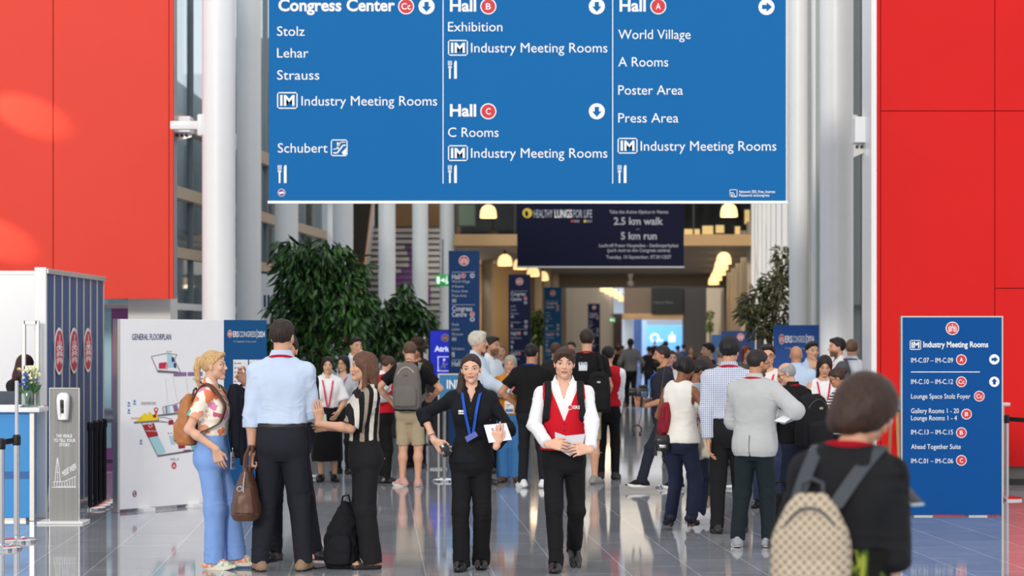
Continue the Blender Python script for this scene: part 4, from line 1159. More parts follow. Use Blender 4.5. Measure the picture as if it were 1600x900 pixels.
# far end of the passage
DE = 124.0
ew = MB().use(mat('charcoal_wall', (58, 54, 54), .6)).box((PX(1067, DE), DE, 0), (PX(1147, DE), DE + .4, 4.6))
ew.use(mat('brown_panel', (116, 98, 82), .6)).box((PX(975, DE), DE + .1, PZ(490, DE)), (PX(1067, DE), DE + .4, 4.6))
ew.use(mat('brown_post', (72, 54, 46), .6)).box((PX(959, DE), DE, 0), (PX(972, DE), DE + .4, PZ(490, DE)))
ew.use(M_band).box((PX(972, DE), DE - .1, PZ(499, DE)), (PX(1067, DE), DE + .4, PZ(490, DE)))
ew.use(M_beige).box((PX(1147, DE), DE - .4, 0), (12.6, DE + .4, 4.6)).box((PX(930, DE), DE + .2, 0), (PX(959, DE), DE + .4, 4.6))
tag(ew.build('wall_end', smooth=False), kind='structure')
tag(MB().box((2, 172, 0), (22, 172.3, 6)).build('wall_beyond', mat('bright_wall', (226, 232, 238), .6), smooth=False), kind='structure')
tag(MB().box((2, 124.5, 4.6), (22, 172, 4.9)).build('ceiling_beyond', M_white, smooth=False), kind='structure')

# ------------------------------------------------------------------ columns
def column(px0, px1, d, label, zt=9.5, m=None, joints=()):
    x = PX((px0 + px1) / 2, d); r = (px1 - px0) / 2 / F * d
    root = thing('column', label, 'column', (x, d, 0), group='round white columns')
    MB().lathe([(r * 1.0, .0), (r, .02), (r, zt)], n=40).build('shaft', m or M_col, root)
    MB().lathe([(r * 1.12, 0), (r * 1.12, .05), (r * 1.02, .07)], n=40).build('base_ring', M_alu, root)
    if joints:
        j = MB()
        for sx, z in joints:
            j.box((sx * r - .03 if sx > 0 else -r - .05, -.10, z - .13), (r + .05 if sx > 0 else -r + .03, .10, z + .13), .02)
            j.box((min(sx * r, sx * (r + .38)), -.05, z - .05), (max(sx * r, sx * (r + .38)), .05, z + .05), .01)
        j.build('bracket', M_white, root)
    return root
column(316, 368, 27.7, 'nearest tall white round column on the left beside the red wall', joints=((-1, PZ(196, 27.7)),))
column(369, 408, 37, 'second white round column from the red left wall, left of the blue hanging banner', joints=((-1, PZ(222, 37)),))
column(429.5, 466, 38, 'white round column directly behind the top of the large leafy tree')
column(503, 523, 50, 'slim white column half hidden behind a thicker one near the stair')
column(520, 552, 42, 'white round column at the right edge of the large leafy tree crown')
column(591, 618, 50, 'white round column crossing the left side of the white staircase')
column(644, 669, 54, 'white round column crossing the right side of the white staircase')
column(687, 711, 58, 'white round column beside the green exit sign')
column(752, 771, 66, 'beige column just right of the nearest blue totem', 3.95, M_beige)
column(777, 793, 72, 'beige column left of the second blue totem', 3.95, M_beige)
column(833, 848, 80, 'beige column between the second and third blue totems', 3.95, M_beige)
column(1281, 1333, 29.6, 'nearest tall white round column on the right beside the red wall', joints=((1, PZ(196, 29.6)),))
column(1233, 1263, 33.4, 'white round column just left of the thick right hand column')

# the two beams tying the near columns to the walls
def tie(label, xa_, xb_, y0_, y1_, d):
    r = thing('wall_bracket', label, 'bracket', (PX((xa_ + xb_) / 2, d), d, PZ(y1_, d)))
    w_ = (xb_ - xa_) / F * d / 2; h_ = (y1_ - y0_) / F * d
    MB().box((-w_, -.15, h_ * .35), (w_, .15, h_), .01).build('beam', M_white, r, smooth=False)
    mb = MB().add([(-w_, -.02, h_ * .35), (w_, -.02, h_ * .35), (w_, -.02, h_ * .2), (-w_, -.02, 0), (-w_, .02, h_ * .35), (w_, .02, h_ * .35), (w_, .02, h_ * .2), (-w_, .02, 0)], [(0, 1, 2, 3), (7, 6, 5, 4), (0, 4, 5, 1), (1, 5, 6, 2), (2, 6, 7, 3), (3, 7, 4, 0)])
    mb.build('gusset', M_alu, r, smooth=False)
    b = MB()
    for k in range(3): b.tube([(-w_ * .6 + k * w_ * .5, -.05, h_ * .26), (-w_ * .6 + k * w_ * .5, .05, h_ * .26)], .018, 10)
    b.build('bolts', M_dark, r)
tie('white steel wall bracket between the left red wall and the nearest left column', 272, 300, 183, 222, 28.3)
tie('white steel wall bracket between the right column and the right red wall', 1333, 1361, 184, 246, 27.6)

# ------------------------------------------------------------------ staircase
st = thing('staircase', 'wide white staircase with dark treads climbing to the upper floor', 'staircase', (PX(630, 60), 58, 0))
wx = 1.15; n = 28; rise, run = .175, .30
mb = MB().use(mat('stair_white', (184, 182, 184), .6))
for k in range(n):
    mb.use(MATS[('stair_white', (184, 182, 184), .6, 0.0)]).box((-wx, k * run, k * rise), (wx, k * run + run + .02, (k + 1) * rise - .05))
    mb.use(M_dark).box((-wx, k * run - .03, (k + 1) * rise - .05), (wx, k * run + run, (k + 1) * rise))
mb.build('steps', None, st, smooth=False)
pur = MB()
for k, (a, b) in {15: (-.5, .62), 16: (-.5, .62), 17: (-.5, .6), 18: (-.45, .55), 19: (-.4, .5), 20: (-.25, .5), 21: (-.05, .4), 22: (-.05, .2), 23: (-.12, .1), 24: (-.2, 0.0)}.items():
    pur.box((a, k * run - .006, k * rise), (b, k * run - .001, (k + 1) * rise - .052))
pur.build('purple_graphic', mat('purple_vinyl', (104, 44, 128), .5), st, smooth=False)['label'] = 'purple picture printed across the risers'
for sx in (-1, 1):
    V = [(sx * wx + dx, y_, z_) for dx in (-.02, .02) for y_, z_ in ((-.2, 0), (n * run, n * rise), (n * run, n * rise + 1.0), (-.2, 1.0))]
    MB().add(V, [(0, 1, 2, 3), (7, 6, 5, 4), (0, 4, 5, 1), (1, 5, 6, 2), (2, 6, 7, 3), (3, 7, 4, 0)]).build('balustrade', glass('bronze_glass', (196, 178, 160), .18) if sx > 0 else mat('white_string', (200, 196, 196), .5), st, smooth=False)
    MB().tube([(sx * wx, -.2, 1.03), (sx * wx, n * run, n * rise + 1.03)], .045, 10).build('handrail', mat('bronze_rail', (150, 116, 90), .35, .4), st)

# ------------------------------------------------------------------ pendant lamps
M_lamp = mat('lamp_glass', (255, 214, 150), .4, emit=1.2)
M_bulb = mat('lamp_bulb', (255, 240, 214), .4, emit=2.6)
def pendant(px, py, w, z=None, d=None, label=None):
    """px, py: middle of the shade"""
    d = d or (z - CH) * F / (HZ - py); z = PZ(py, d); r = w / 2 / F * d
    root = thing('pendant_lamp', label, 'lamp', (PX(px, d), d, z - r * .8), group='warm dome pendant lamps')
    sh = MB().lathe([(r * 1.0, 0), (r * 1.02, r * .25), (r * .96, r * .8), (r * .78, r * 1.25), (r * .42, r * 1.52), (r * .18, r * 1.6)], n=26, cap=False)
    sh.lathe([(r * .97, 0), (r * .96, r * .25), (r * .9, r * .8), (r * .72, r * 1.2), (r * .4, r * 1.46), (r * .16, r * 1.55)], n=26, cap=False)
    sh.build('lamp_shade', M_lamp, root)
    MB().lathe([(.0, r * .45), (r * .3, r * .55), (r * .4, r * .8), (r * .25, r * 1.1), (.0, r * 1.2)], n=14, cap=False).build('bulb', M_bulb, root)
    MB().lathe([(r * .2, r * 1.5), (r * .22, r * 1.8), (r * .12, r * 2.1)], n=14).build('lamp_cap', M_dark, root)
    MB().tube([(0, 0, r * 2.05), (0, 0, r * 2.05 + 2.2 if z > 4 else max(.25, 3.92 - z - r * 1.2 + .0) if d < 84 else 4.46 - z + r * .8)], .012, 8).build('cord', M_dark, root)
    light('POINT', 'pendant_glow', (PX(px, d), d, z - r * .5), 9, (1, .80, .58), size=.16)
    return root
k = 0
for px, py, w, d, lb in ((763, 330, 26, 50, 'pendant lamp under the left half of the blue banner, just below its edge'), (1139, 328, 27, 50, 'pendant lamp under the right end of the blue banner, just below its edge')):
    pendant(px, py, w, d=d, label=lb)
ZP = 3.62
for px, py, lb in ((789, 406, 'largest of the low pendant lamps left of the dark run banner'), (813, 412, 'pendant lamp partly hidden behind the bottom left corner of the run banner'), (833, 424, 'pendant lamp below the run banner, left neighbour of the lowest one'), (848, 431, 'pendant lamp lowest of the row under the left side of the run banner'),
                   (1131, 403, 'largest and nearest of the low pendant lamps on the right'), (1127, 413, 'second low pendant lamp from the front on the right'), (1124, 422, 'third low pendant lamp from the front on the right'), (1119, 431, 'fourth low pendant lamp from the front on the right'), (1115, 438, 'lowest and farthest pendant lamp on the right')):
    d = (ZP - CH) * F / (HZ - py); pendant(px, py, .36 * F / d, d=d, label=lb)
for px, py, lb in ((886, 452, 'nearest of the three far lamps above the third totem'), (896, 455, 'middle of the three far lamps above the third totem'), (905, 459, 'farthest of the three far lamps above the third totem'), (945, 449, 'nearest lamp of the far row beside the fourth totem'), (952, 453, 'second lamp of the far row beside the fourth totem'), (959, 457, 'third lamp of the far row beside the fourth totem'), (966, 461, 'fourth lamp of the far row beside the fourth totem'), (972, 466, 'farthest lamp of the row beside the fourth totem')):
    d = (ZP + .25 - CH) * F / (HZ - py); pendant(px, py, .42 * F / d, d=d, label=lb)
light('POINT', 'foyer_glow', (-1.6, 68.5, 2.6), 130, (1, .76, .46), size=.9)
light('POINT', 'stair_glow', (-3, 62, 6.5), 120, (1, .82, .62), size=.6)
light('AREA', 'passage_fill', (5.2, 69, 3.88), 420, (1, .88, .72), (0, 0, 0), 7, 20)  # added fill lamp that brightens the passage, not a fitting of the hall
for sx_, sz_, e_ in ((-5.75, 4.35, 1.0), (-6.15, 2.85, 1.0)):
    light('SPOT', 'sunbeam', (sx_ - 2.6, 26.6, sz_ + 1.1), 800 * e_, (1, .84, .62), aim((sx_ - 2.6, 26.6, sz_ + 1.1), (sx_ - .15, DL, sz_ + .1)), .05, spot=9.5)
light('AREA', 'daylight_fill_beyond', (8, 150, 4.5), 4500, (.92, .96, 1), (0, 0, 0), 12, 30)  # area lamp added under the far ceiling as daylight, no roof opening there

# ------------------------------------------------------------------ small fixed things
def exit_sign(px0, py0, px1, py1, d, label):
    r = thing('exit_sign', label, 'exit sign', (PX((px0 + px1) / 2, d), d, PZ(py1, d))); w = (px1 - px0) / F * d / 2; h = (py1 - py0) / F * d
    MB().box((-w, -.04, 0), (w, .04, h), .006).build('case', mat('exit_green', (22, 140, 70), .4, emit=.5), r)
    g = MB().use(mat('exit_white', (235, 250, 240), .4, emit=.8))
    g.box((-w * .85, -.046, h * .2), (-w * .45, -.041, h * .8)); g.box((-w * .3, -.046, h * .44), (w * .1, -.041, h * .56))
    g.add([(w * .05, -.044, h * .25), (w * .05, -.044, h * .75), (w * .3, -.044, h * .5)], [(0, 1, 2)])
    g.lathe([(h * .1, 0), (.001, .004)], (0, 0, 0), 8) if False else None
    g.box((w * .45, -.046, h * .35), (w * .62, -.041, h * .7)); g.box((w * .4, -.046, h * .15), (w * .48, -.041, h * .4)); g.box((w * .6, -.046, h * .2), (w * .75, -.041, h * .38)); g.box((w * .5, -.046, h * .74), (w * .62, -.041, h * .88))
    g.build('pictogram', None, r, smooth=False)
    MB().tube([(0, 0, h), (0, 0, h + .8)], .012, 8).build('hanger', M_dark, r)
exit_sign(681, 429, 703, 447, 52, 'green lit exit sign hanging beside the nearest blue totem')
exit_sign(953, 496, 961, 504, 100, 'tiny green exit sign far down the passage')
cm = thing('ceiling_camera', 'small white dome camera under the dark run banner', 'camera', (PX(985, 79), 79, 3.92))
MB().lathe([(.09, 0), (.09, -.12), (.05, -.2), (.05, -.3)], n=16).build('mount', mat('camera_grey', (150, 148, 144), .5), cm); MB().lathe([(.11, -.3), (.12, -.42), (.06, -.52), (.005, -.54)], n=16).build('dome', mat('camera_grey', (150, 148, 144), .5), cm)
# ------------------------------------------------------------------ marks used on the signs
def mk_arrow(k, cx, cy, r, dirn, disc=None, ar=None):
    k.begin('arrow_disc'); k.disc(cx, cy, r, disc or I_white)
    c, s = {'down': (0, 1), 'up': (0, -1), 'right': (1, 0)}[dirn]
    def q(u, v): return (cx + (u * c - v * s) * r, cy + (u * s + v * c) * r)      # u along the arrow
    k.poly([q(-.55, -.26), q(.02, -.26), q(.02, -.58), q(.68, 0), q(.02, .58), q(.02, .26), q(-.55, .26)], ar, 1); k.end()
def mk_round(k, cx, cy, r, t, kx=1.0):
    k.begin('letter_roundel'); k.disc(cx, cy, r, I_white, 0, rx=r * kx); k.disc(cx, cy, r * .86, I_red, 1, rx=r * .86 * kx)
    w = r * (.62 if len(t) == 1 else 1.15) * kx
    k.text(t, cx - w / 2, cy + r * .38, r * .76, I_white, cx + w / 2, .012, 2); k.end()
def mk_im(k, x0, y0, x1, y1, ink=None):
    k.begin('meeting_badge'); w = (y1 - y0) * .07; ink = ink or I_white
    k.frame(x0, y0, x1, y1, w, ink); k.text('IM', x0 + (x1 - x0) * .15, y1 - (y1 - y0) * .2, (y1 - y0) * .6, ink, x1 - (x1 - x0) * .15, .03); k.end()
def mk_fork(k, x, y, h):
    k.begin('cutlery_pictogram'); w = h * .55
    for i in range(3): k.rect(x + i * w * .15, y, x + i * w * .15 + w * .08, y + h * .32, I_white)
    k.rect(x, y + h * .26, x + w * .38, y + h * .40, I_white); k.rect(x + w * .1, y + h * .38, x + w * .28, y + h, I_white)
    k.poly([(x + w * .62, y + h), (x + w * .62, y + h * .12), (x + w * .72, y), (x + w * .86, y), (x + w * .9, y + h * .1), (x + w * .9, y + h)], I_white); k.end()
def mk_lungs(k, cx, cy, r, kx=1.0, disc=None, ink=None):
    """round red emblem with upright bars"""
    ink = ink or I_white
    k.disc(cx, cy, r, ink, 0, rx=r * kx); k.disc(cx, cy, r * .88, disc or I_red, 1, rx=r * .88 * kx)
    k.rect(cx - r * .05 * kx, cy - r * .7, cx + r * .05 * kx, cy - r * .05, ink, 2)
    for s in (-1, 1):
        for i, (h0, h1) in enumerate(((-.25, .45), (-.42, .55), (-.2, .5))):
            x = cx + s * (.16 + i * .2) * r * kx
            for a, b in ((h0, h0 + (h1 - h0) * .28), (h0 + (h1 - h0) * .36, h0 + (h1 - h0) * .64), (h0 + (h1 - h0) * .72, h1)):
                k.rect(x - r * .065 * kx, cy + a * r, x + r * .065 * kx, cy + b * r, ink, 2)
    k.ring(cx, cy - r * .1, r * .5, r * .58, ink, 2, kx=kx) if False else None

def flat_sign(name, label, cat, x0, y0, x1, y1, d, m, th=.05, group=None, floor=False, frame=None):
    """upright panel facing the viewer; root on its lower edge"""
    X0, X1 = PX(x0, d), PX(x1, d); Z0, Z1 = PZ(y1, d), PZ(y0, d)
    if floor: Z0 = 0.0
    r = thing(name, label, cat, ((X0 + X1) / 2, d, Z0), group=group); w = (X1 - X0) / 2
    MB().box((-w, 0, 0.012 if floor else 0), (w, th, Z1 - Z0), .004).build('panel', m, r, smooth=False)
    if frame:
        f = MB(); t = .014
        for a, b in (((-w - t, -.004, 0), (-w, th + .004, Z1 - Z0)), ((w, -.004, 0), (w + t, th + .004, Z1 - Z0)), ((-w - t, -.004, Z1 - Z0), (w + t, th + .004, Z1 - Z0 + t))): f.box(a, b)
        f.build('frame', frame, r, smooth=False)
    if floor:
        f = MB()
        for s in (-.6, 0.5): f.box((w * s - .09, -.06, 0), (w * s + .09, th + .12, .012))
        f.build('foot', M_alu, r, smooth=False)
    return r, Plane((X0, d, Z0), (0, -1, 0))

# ---------------- big blue hanging banner
B_blue = mat('banner_blue', (18, 104, 170), .7, spec=.15, noise=.03, nscale=.8)
D = 25.0
bn, pl = flat_sign('hanging_banner', 'huge blue hanging banner with white hall directions in three columns', 'banner', 420, -46, 1228, 315, D, B_blue, .012)
w = PX(1228, D) - PX(824, D)
MB().box((-w - .012, -.012, -.022), (w + .02, .024, .008), .004).build('bottom_rail', mat('rail_white', (250, 250, 250), .4), bn, smooth=False)
MB().box((-w - .01, -.012, PZ(-46, D) - PZ(315, D) - .01), (w + .01, .024, PZ(-46, D) - PZ(315, D) + .03), .004).build('top_rail', M_white, bn, smooth=False)
cb = MB()
for s in (-.8, 0, .8): cb.tube([(w * s, .006, PZ(-46, D) - PZ(315, D)), (w * s, .006, 7.5)], .006, 6)
cb.build('cable', M_alu, bn)
k = Ink(pl, lines=True)
T = k.text
T('Congress Center', 435, 17, 18, I_white, 617, .028)
for t, y, x1 in (('Stolz', 56, 476), ('Lehar', 90, 482), ('Strauss', 124.5, 499)): T(t, 433, y, 14.6, I_white, x1)
mk_im(k, 433, 144, 465, 170); T('Industry Meeting Rooms', 471, 165, 14.8, I_white, 683)
T('Schubert', 434, 238.5, 14.6, I_white, 512)
k.begin('escalator_pictogram'); k.frame(517, 218, 543, 244, 1.6, I_white); k.line([(521, 239), (527, 239), (536, 227), (540, 227)], 2.2, I_white); k.line([(521, 233), (525, 233), (533, 222), (540, 222)], 1.3, I_white); k.disc(528, 224, 1.8, I_white); k.rect(526.7, 226, 529.4, 233, I_white); k.poly([(534, 238), (541, 231), (541, 241), (537, 243)], I_white); k.end()
mk_fork(k, 434, 258, 28)
k.begin('small_seal'); k.disc(440, 301, 6.2, mat('ink_lilac', (206, 190, 214), .6)); k.disc(440, 301, 5, mat('ink_plum', (118, 62, 122), .6), 1); k.rect(436, 300, 444, 302.6, I_white, 2); k.line([(437, 304), (443, 298)], .8, I_white, 3); k.end()
k.begin('divider'); k.rect(691.6, -46, 693, 287, I_white); k.end(); k.begin('divider'); k.rect(956.6, -46, 958, 287, I_white); k.end()
T('Hall', 703, 17.5, 18, I_white, 744, .028)
T('Exhibition', 700, 49, 14.6, I_white, 785)
mk_im(k, 700, 62.5, 731, 87); T('Industry Meeting Rooms', 736, 82, 14.8, I_white, 949)
mk_fork(k, 700, 95, 28)
T('Hall', 703, 181.5, 18, I_white, 744, .028); T('C Rooms', 700, 214, 14.6, I_white, 779)
mk_im(k, 700, 227, 731, 251.5); T('Industry Meeting Rooms', 736, 246.5, 14.8, I_white, 949)
mk_fork(k, 700, 258, 28)
T('Hall', 968, 17.5, 18, I_white, 1009, .028)
for t, y, x1 in (('World Village', 61, 1079), ('A Rooms', 104, 1044), ('Poster Area', 148, 1067), ('Press Area', 191.5, 1060)): T(t, 966, y, 14.6, I_white, x1)
mk_im(k, 965, 215.5, 996, 240); T('Industry Meeting Rooms', 1001, 235.5, 14.8, I_white, 1213)
mk_fork(k, 965, 258, 28)
k.begin('network_pictogram'); k.frame(1140, 296, 1152, 308, .9, I_white); k.disc(1143.5, 304.5, 1.3, I_white); k.ring(1143.5, 304.5, 3, 4, I_white, n=14); k.rect(1142, 306, 1150, 307, I_white); k.end()
T('Network: ERS_Free_Internet', 1155, 301.6, 4.2, I_white, 1211, .01); T('Password: erscongress', 1155, 307.2, 4.2, I_white, 1202, .01)
k.build('lettering', bn)
for cx, cy, t in ((634.5, 10, 'Cc'), (763, 10, 'B'), (763, 174, 'C'), (1028.5, 10, 'A')):
    q = Ink(pl); mk_round(q, cx, cy, 12.6, t); q.build('letter_roundel', bn, 'red roundel with white %s' % t)
for cx, cy, dr in ((666.5, 10, 'down'), (932.5, 10, 'down'), (932.5, 174, 'down'), (1197.5, 11, 'right')):
    q = Ink(pl); mk_arrow(q, cx, cy, 12.6, dr, I_white, B_blue); q.build('arrow_disc', bn, 'white disc with blue arrow pointing %s' % dr)

# ---------------- dark run banner
N_dark = mat('banner_navy', (18, 21, 48), .7, spec=.15)
D = 48.0
rb, pl = flat_sign('hanging_banner', 'dark navy hanging banner about a walk and run, below the big blue banner', 'banner', 808, 300, 1068.5, 416, D, N_dark, .012)
w = (PX(1068.5, D) - PX(808, D)) / 2
MB().box((-w - .01, -.012, -.035), (w + .01, .024, .0), .004).build('bottom_rail', M_alu, rb, smooth=False)
cb = MB()
for s in (-.9, .9): cb.tube([(w * s, .006, 1.5), (w * s, .006, 6)], .008, 6)
cb.build('cable', M_alu, rb)
k = Ink(pl, .006, True); T = k.text; yel = mat('ink_yellow', (230, 196, 60), .6)
k.begin('lung_logo'); k.disc(824, 333, 7.6, yel); k.poly([(821, 338), (820, 331), (823.5, 329), (825.5, 333), (825, 338)], N_dark, 1); k.end()
T('HEALTHY', 834, 340, 12, I_dim, 863.5); T('LUNGS', 866.5, 340, 12, I_white, 894, .02); T('FOR LIFE', 896, 340, 12, I_dim, 925)
k.begin('partner_dots'); k.disc(894, 345.6, 2, I_red); k.disc(914, 345.6, 2.2, yel); k.end(); T('ERS', 897, 347.4, 3.6, I_dim, 905); T('ELF', 917.5, 347.4, 3.6, I_dim, 925)
I_pale = mat('ink_silver', (172, 174, 184), .6)
T('Take the Active Option in Vienna', 0, 333.5, 4.6, I_pale, bold=.01, center=True, x1=None) if False else T('Take the Active Option in Vienna', 952, 333.5, 5.0, I_pale, 1044, .01)
T('2.5 km walk', 959, 351, 11, I_pale, 1036, .02); T('or', 994, 359.5, 3.6, I_grey, 1000); T('5 km run', 970, 374, 11, I_pale, 1026, .02)
T('Lauftreff Prater Hauptallee - Stadionparkplatz', 936, 386, 5, I_pale, 1060, .01); T('(park next to the Congress centre)', 949, 393.5, 5, I_pale, 1047, .01); T('Tuesday, 10 September, 07.30 CEST', 947, 404, 5, I_pale, 1049, .01)
k.build('lettering', rb)

# ---------------- totems down the passage
def totem(x0, x1, d, rgb, label, blocks):
    m = mat('totem_blue', rgb, .6, spec=.2)
    r, pl = flat_sign('totem_sign', label, 'sign', x0, PZ(0, 1) if False else HZ - (3.1 - CH) * F / d, x1, HZ + CH * F / d, d, m, .30, 'blue wayfinding totems', True)
    cx = (x0 + x1) / 2; s = (x1 - x0) / 48.0; y0 = HZ - (3.1 - CH) * F / d
    q = Ink(pl, .006); mk_lungs(q, cx, y0 + 15.5 * s, 8 * s); q.build('emblem', r)
    k = Ink(pl, .006, True)
    for t in blocks:
        kind = t[0]
        if kind == 'l': k.begin('divider'); k.rect(x0 + 5 * s, y0 + t[1] * s, x1 - 7 * s, y0 + (t[1] + .7) * s, I_dim); k.end()
        if kind == 't': k.text(t[1], x0 + 5 * s, y0 + t[2] * s, t[3] * s, I_dim, x0 + t[4] * s, t[5] if len(t) > 5 else 0)
        if kind == 'im': mk_im(k, x0 + 5 * s, y0 + t[1] * s, x0 + 12 * s, y0 + (t[1] + 6) * s, I_dim)
        if kind == 'f': mk_fork(k, x0 + 5 * s, y0 + t[1] * s, 8 * s)
        if kind == 'r': mk_round(k, x0 + t[2] * s, y0 + t[3] * s, 3.8 * s, t[1])
        if kind == 'a': mk_arrow(k, x0 + t[2] * s, y0 + t[3] * s, 3.8 * s, t[1], I_dim, m)
    k.build('lettering', r)
A_ = [('l', 33), ('t', 'Hall', 44, 7.5, 18, .03), ('r', 'A', 23, 39), ('a', 'right', 37, 39), ('t', 'World Village', 50, 4.2, 33), ('t', 'A Rooms', 57.5, 4.2, 24), ('t', 'Poster Area', 65, 4.2, 30), ('t', 'Press Area', 72, 4.2, 28), ('im', 75), ('l', 84),
      ('t', 'Congress', 94, 7.5, 37, .03), ('t', 'Centre', 103, 7.5, 28, .03), ('r', 'Cc', 37, 99), ('a', 'down', 37, 107), ('t', 'Stolz', 117, 4.2, 16), ('t', 'Lehar', 124.5, 4.2, 18), ('t', 'Strauss', 132, 4.2, 22), ('im', 135), ('t', 'Schubert', 155, 4.2, 25), ('f', 158), ('l', 170), ('t', 'Hall', 180, 7.5, 18, .03), ('r', 'B', 23, 176)]
B_ = [('l', 36), ('t', 'Congress', 46, 7.5, 37, .03), ('t', 'Centre', 57, 7.5, 28, .03), ('r', 'Cc', 37, 52), ('a', 'down', 37, 61), ('t', 'Stolz', 71, 4.2, 16), ('t', 'Lehar', 79, 4.2, 18), ('t', 'Strauss', 87, 4.2, 22), ('im', 89), ('t', 'Schubert', 106, 4.2, 26), ('a', 'down', 38, 103), ('f', 108), ('a', 'down', 38, 113), ('l', 119), ('t', 'Hall', 132, 7.5, 18, .03), ('r', 'B', 23, 128), ('a', 'down', 37, 128), ('t', 'Exhibition', 140, 4.2, 28), ('im', 144), ('f', 154), ('l', 166), ('t', 'Hall', 176, 7.5, 18, .03), ('r', 'C', 23, 172), ('t', 'C Rooms', 185, 4.2, 24)]
totem(701, 749, 36.5, (24, 62, 112), 'tallest and nearest blue totem sign, listing Hall A and the congress centre', A_)
totem(794.5, 829, 50.5, (30, 38, 72), 'dark navy totem sign, second from the front down the left of the passage', B_)
totem(850, 877.5, 64, (20, 86, 138), 'bright blue totem sign, third from the front down the left of the passage', B_)
totem(919, 937.5, 96, (26, 32, 62), 'dark navy totem sign, the smallest and farthest in the row', B_)

# ---------------- digital Atrium screen and low blue info board behind the walking woman
D = 37.1
ds, pl = flat_sign('display_screen', 'bright blue digital display reading Atrium, left of the nearest totem', 'screen', 672, 517, 728, 600, D, mat('screen_blue', (22, 40, 190), .25, emit=.55), .06, None)
h = PZ(517, D)
ds.location.z = 0
for c in ds.children: c.location.z = PZ(600, D)
w = (PX(728, D) - PX(672, D)) / 2
f = MB()
for a, b in (((-w - .025, -.006, 0.9), (-w, .066, h + .02)), ((w, -.006, .9), (w + .02, .066, h + .02)), ((-w, -.006, h), (w, .066, h + .02)), ((-w - .02, .0, 0.02), (w + .02, .066, PZ(600, D)))): f.box(a, b)
f.box((-w - .08, -.12, 0), (w + .08, .2, .02)); f.build('housing', M_black, ds, smooth=False)
S_white = mat('screen_white', (236, 240, 255), .4, emit=.7)
k = Ink(pl, .008); mk_lungs(k, 695.5, 528, 6); k.text('Atrium', 679, 549, 8, S_white, 712, .03)
k.frame(684, 557, 709, 580, 1, S_white); k.disc(694, 562, 1.8, S_white); k.line([(694, 564), (692, 571), (688, 576)], 2, I_white); k.line([(692, 571), (696, 575)], 1.6, I_white); k.line([(686, 577), (699, 568)], 1.5, I_white)
k.build('lettering', ds)
D = 30.2
ib, pl = flat_sign('info_board', 'light blue info board on a post behind the woman in the black shirt', 'sign', 686.5, 586, 742, 640, D, mat('info_blue', (30, 124, 184), .5), .03)
z = PZ(640, D); ib.location.z = 0
for c in ib.children: c.location.z = z
w = (PX(742, D) - PX(686.5, D)) / 2; zt = PZ(586, D)
f = MB()
for a, b in (((-w - .02, -.004, 0), (-w, .034, zt + .02)), ((w, -.004, 0), (w + .02, .034, zt + .02)), ((-w, -.004, zt), (w, .034, zt + .02)), ((-w - .12, -.1, 0), (-w + .1, .14, .015)), ((w - .1, -.1, 0), (w + .12, .14, .015))): f.box(a, b)
f.build('frame', M_alu, ib, smooth=False)
k = Ink(pl, .006); k.text('INFO', 698, 607, 13, I_white, 731, .03); k.build('lettering', ib)

# ---------------- free standing meeting room board on the right
P_blue = mat('panel_blue', (0, 76, 146), .6, spec=.15)
D = 22.4
ms, pl = flat_sign('standing_sign', 'tall blue meeting rooms board standing before the right red wall', 'sign', 1410, 496, 1565, 805, D, P_blue, .06, None, True, M_alu)
k = Ink(pl, lines=True); T = k.text
mk_im(k, 1421.5, 531.5, 1439, 546.5); T('Industry Meeting Rooms', 1442.5, 542.5, 8.6, I_white, 1544, .022)
for t, y, x1 in (('IM-C.07 – IM-C.09', 566.5, 1489), ('IM-C.10 – IM-C.12', 600, 1489), ('Lounge Space Stolz Foyer', 622.8, 1516), ('Gallery Rooms 1 - 20', 645.5, 1498), ('Lounge Rooms 1 - 4', 656.7, 1495), ('IM-C.13 – IM-C.15', 678.8, 1489), ('Ahead Together Suite', 701.5, 1501), ('IM-C.01 – IM-C.06', 723.8, 1489)): T(t, 1423.5, y, 7.4, I_white, x1)
k.begin('divider'); k.rect(1423, 580.6, 1531, 581.8, I_white); k.end(); k.build('lettering', ms)
q = Ink(pl); mk_lungs(q, 1488, 513, 10.4); q.build('emblem', ms, 'round red emblem with white bars')
for cx, cy, t in ((1502, 562, 'A'), (1502, 596.5, 'Cc'), (1530, 619, 'Cc'), (1510, 647, 'B'), (1502, 676, 'B'), (1502, 719.3, 'C')):
    q = Ink(pl); mk_round(q, cx, cy, 8.3, t); q.build('letter_roundel', ms, 'red roundel with white %s' % t)
for cy, dr in ((561.5, 'right'), (596.5, 'up')):
    q = Ink(pl); mk_arrow(q, 1553.5, cy, 8, dr, I_white, P_blue); q.build('arrow_disc', ms, 'white disc with blue arrow pointing %s' % ('right' if dr == 'right' else 'up'))

# ---------------- congress boards among the crowd on the right
def congress_board(x0, y0, x1, d, label, rgb, big=True):
    r, pl = flat_sign('standing_sign', label, 'sign', x0, y0, x1, HZ + CH * F / d, d, mat('board_blue', rgb, .5), .05, None, True)
    k = Ink(pl, .006); w = x1 - x0
    if big:
        mk_lungs(k, x0 + w * .175, y0 + 22, 8, .55); k.text('ERS', x0 + w * .25, y0 + 27, 10, I_white, x0 + w * .41, .03); k.text('CONGRESS', x0 + w * .42, y0 + 27, 10, I_white, x0 + w * .70); k.rect(x0 + w * .715, y0 + 14, x0 + w * .728, y0 + 30, I_white); k.text('2024', x0 + w * .74, y0 + 27, 10, I_white, x0 + w * .89, .03); k.text('7-11 September | Vienna, Austria', x0 + w * .25, y0 + 38, 3.6, I_dim, x0 + w * .75)
    else: mk_lungs(k, x0 + w * .57, y0 + 9.5, 5.5)
    k.build('lettering', r); return r
congress_board(1209, 508, 1279.5, 30.4, 'blue congress board behind the bald man on the right', (6, 74, 150))
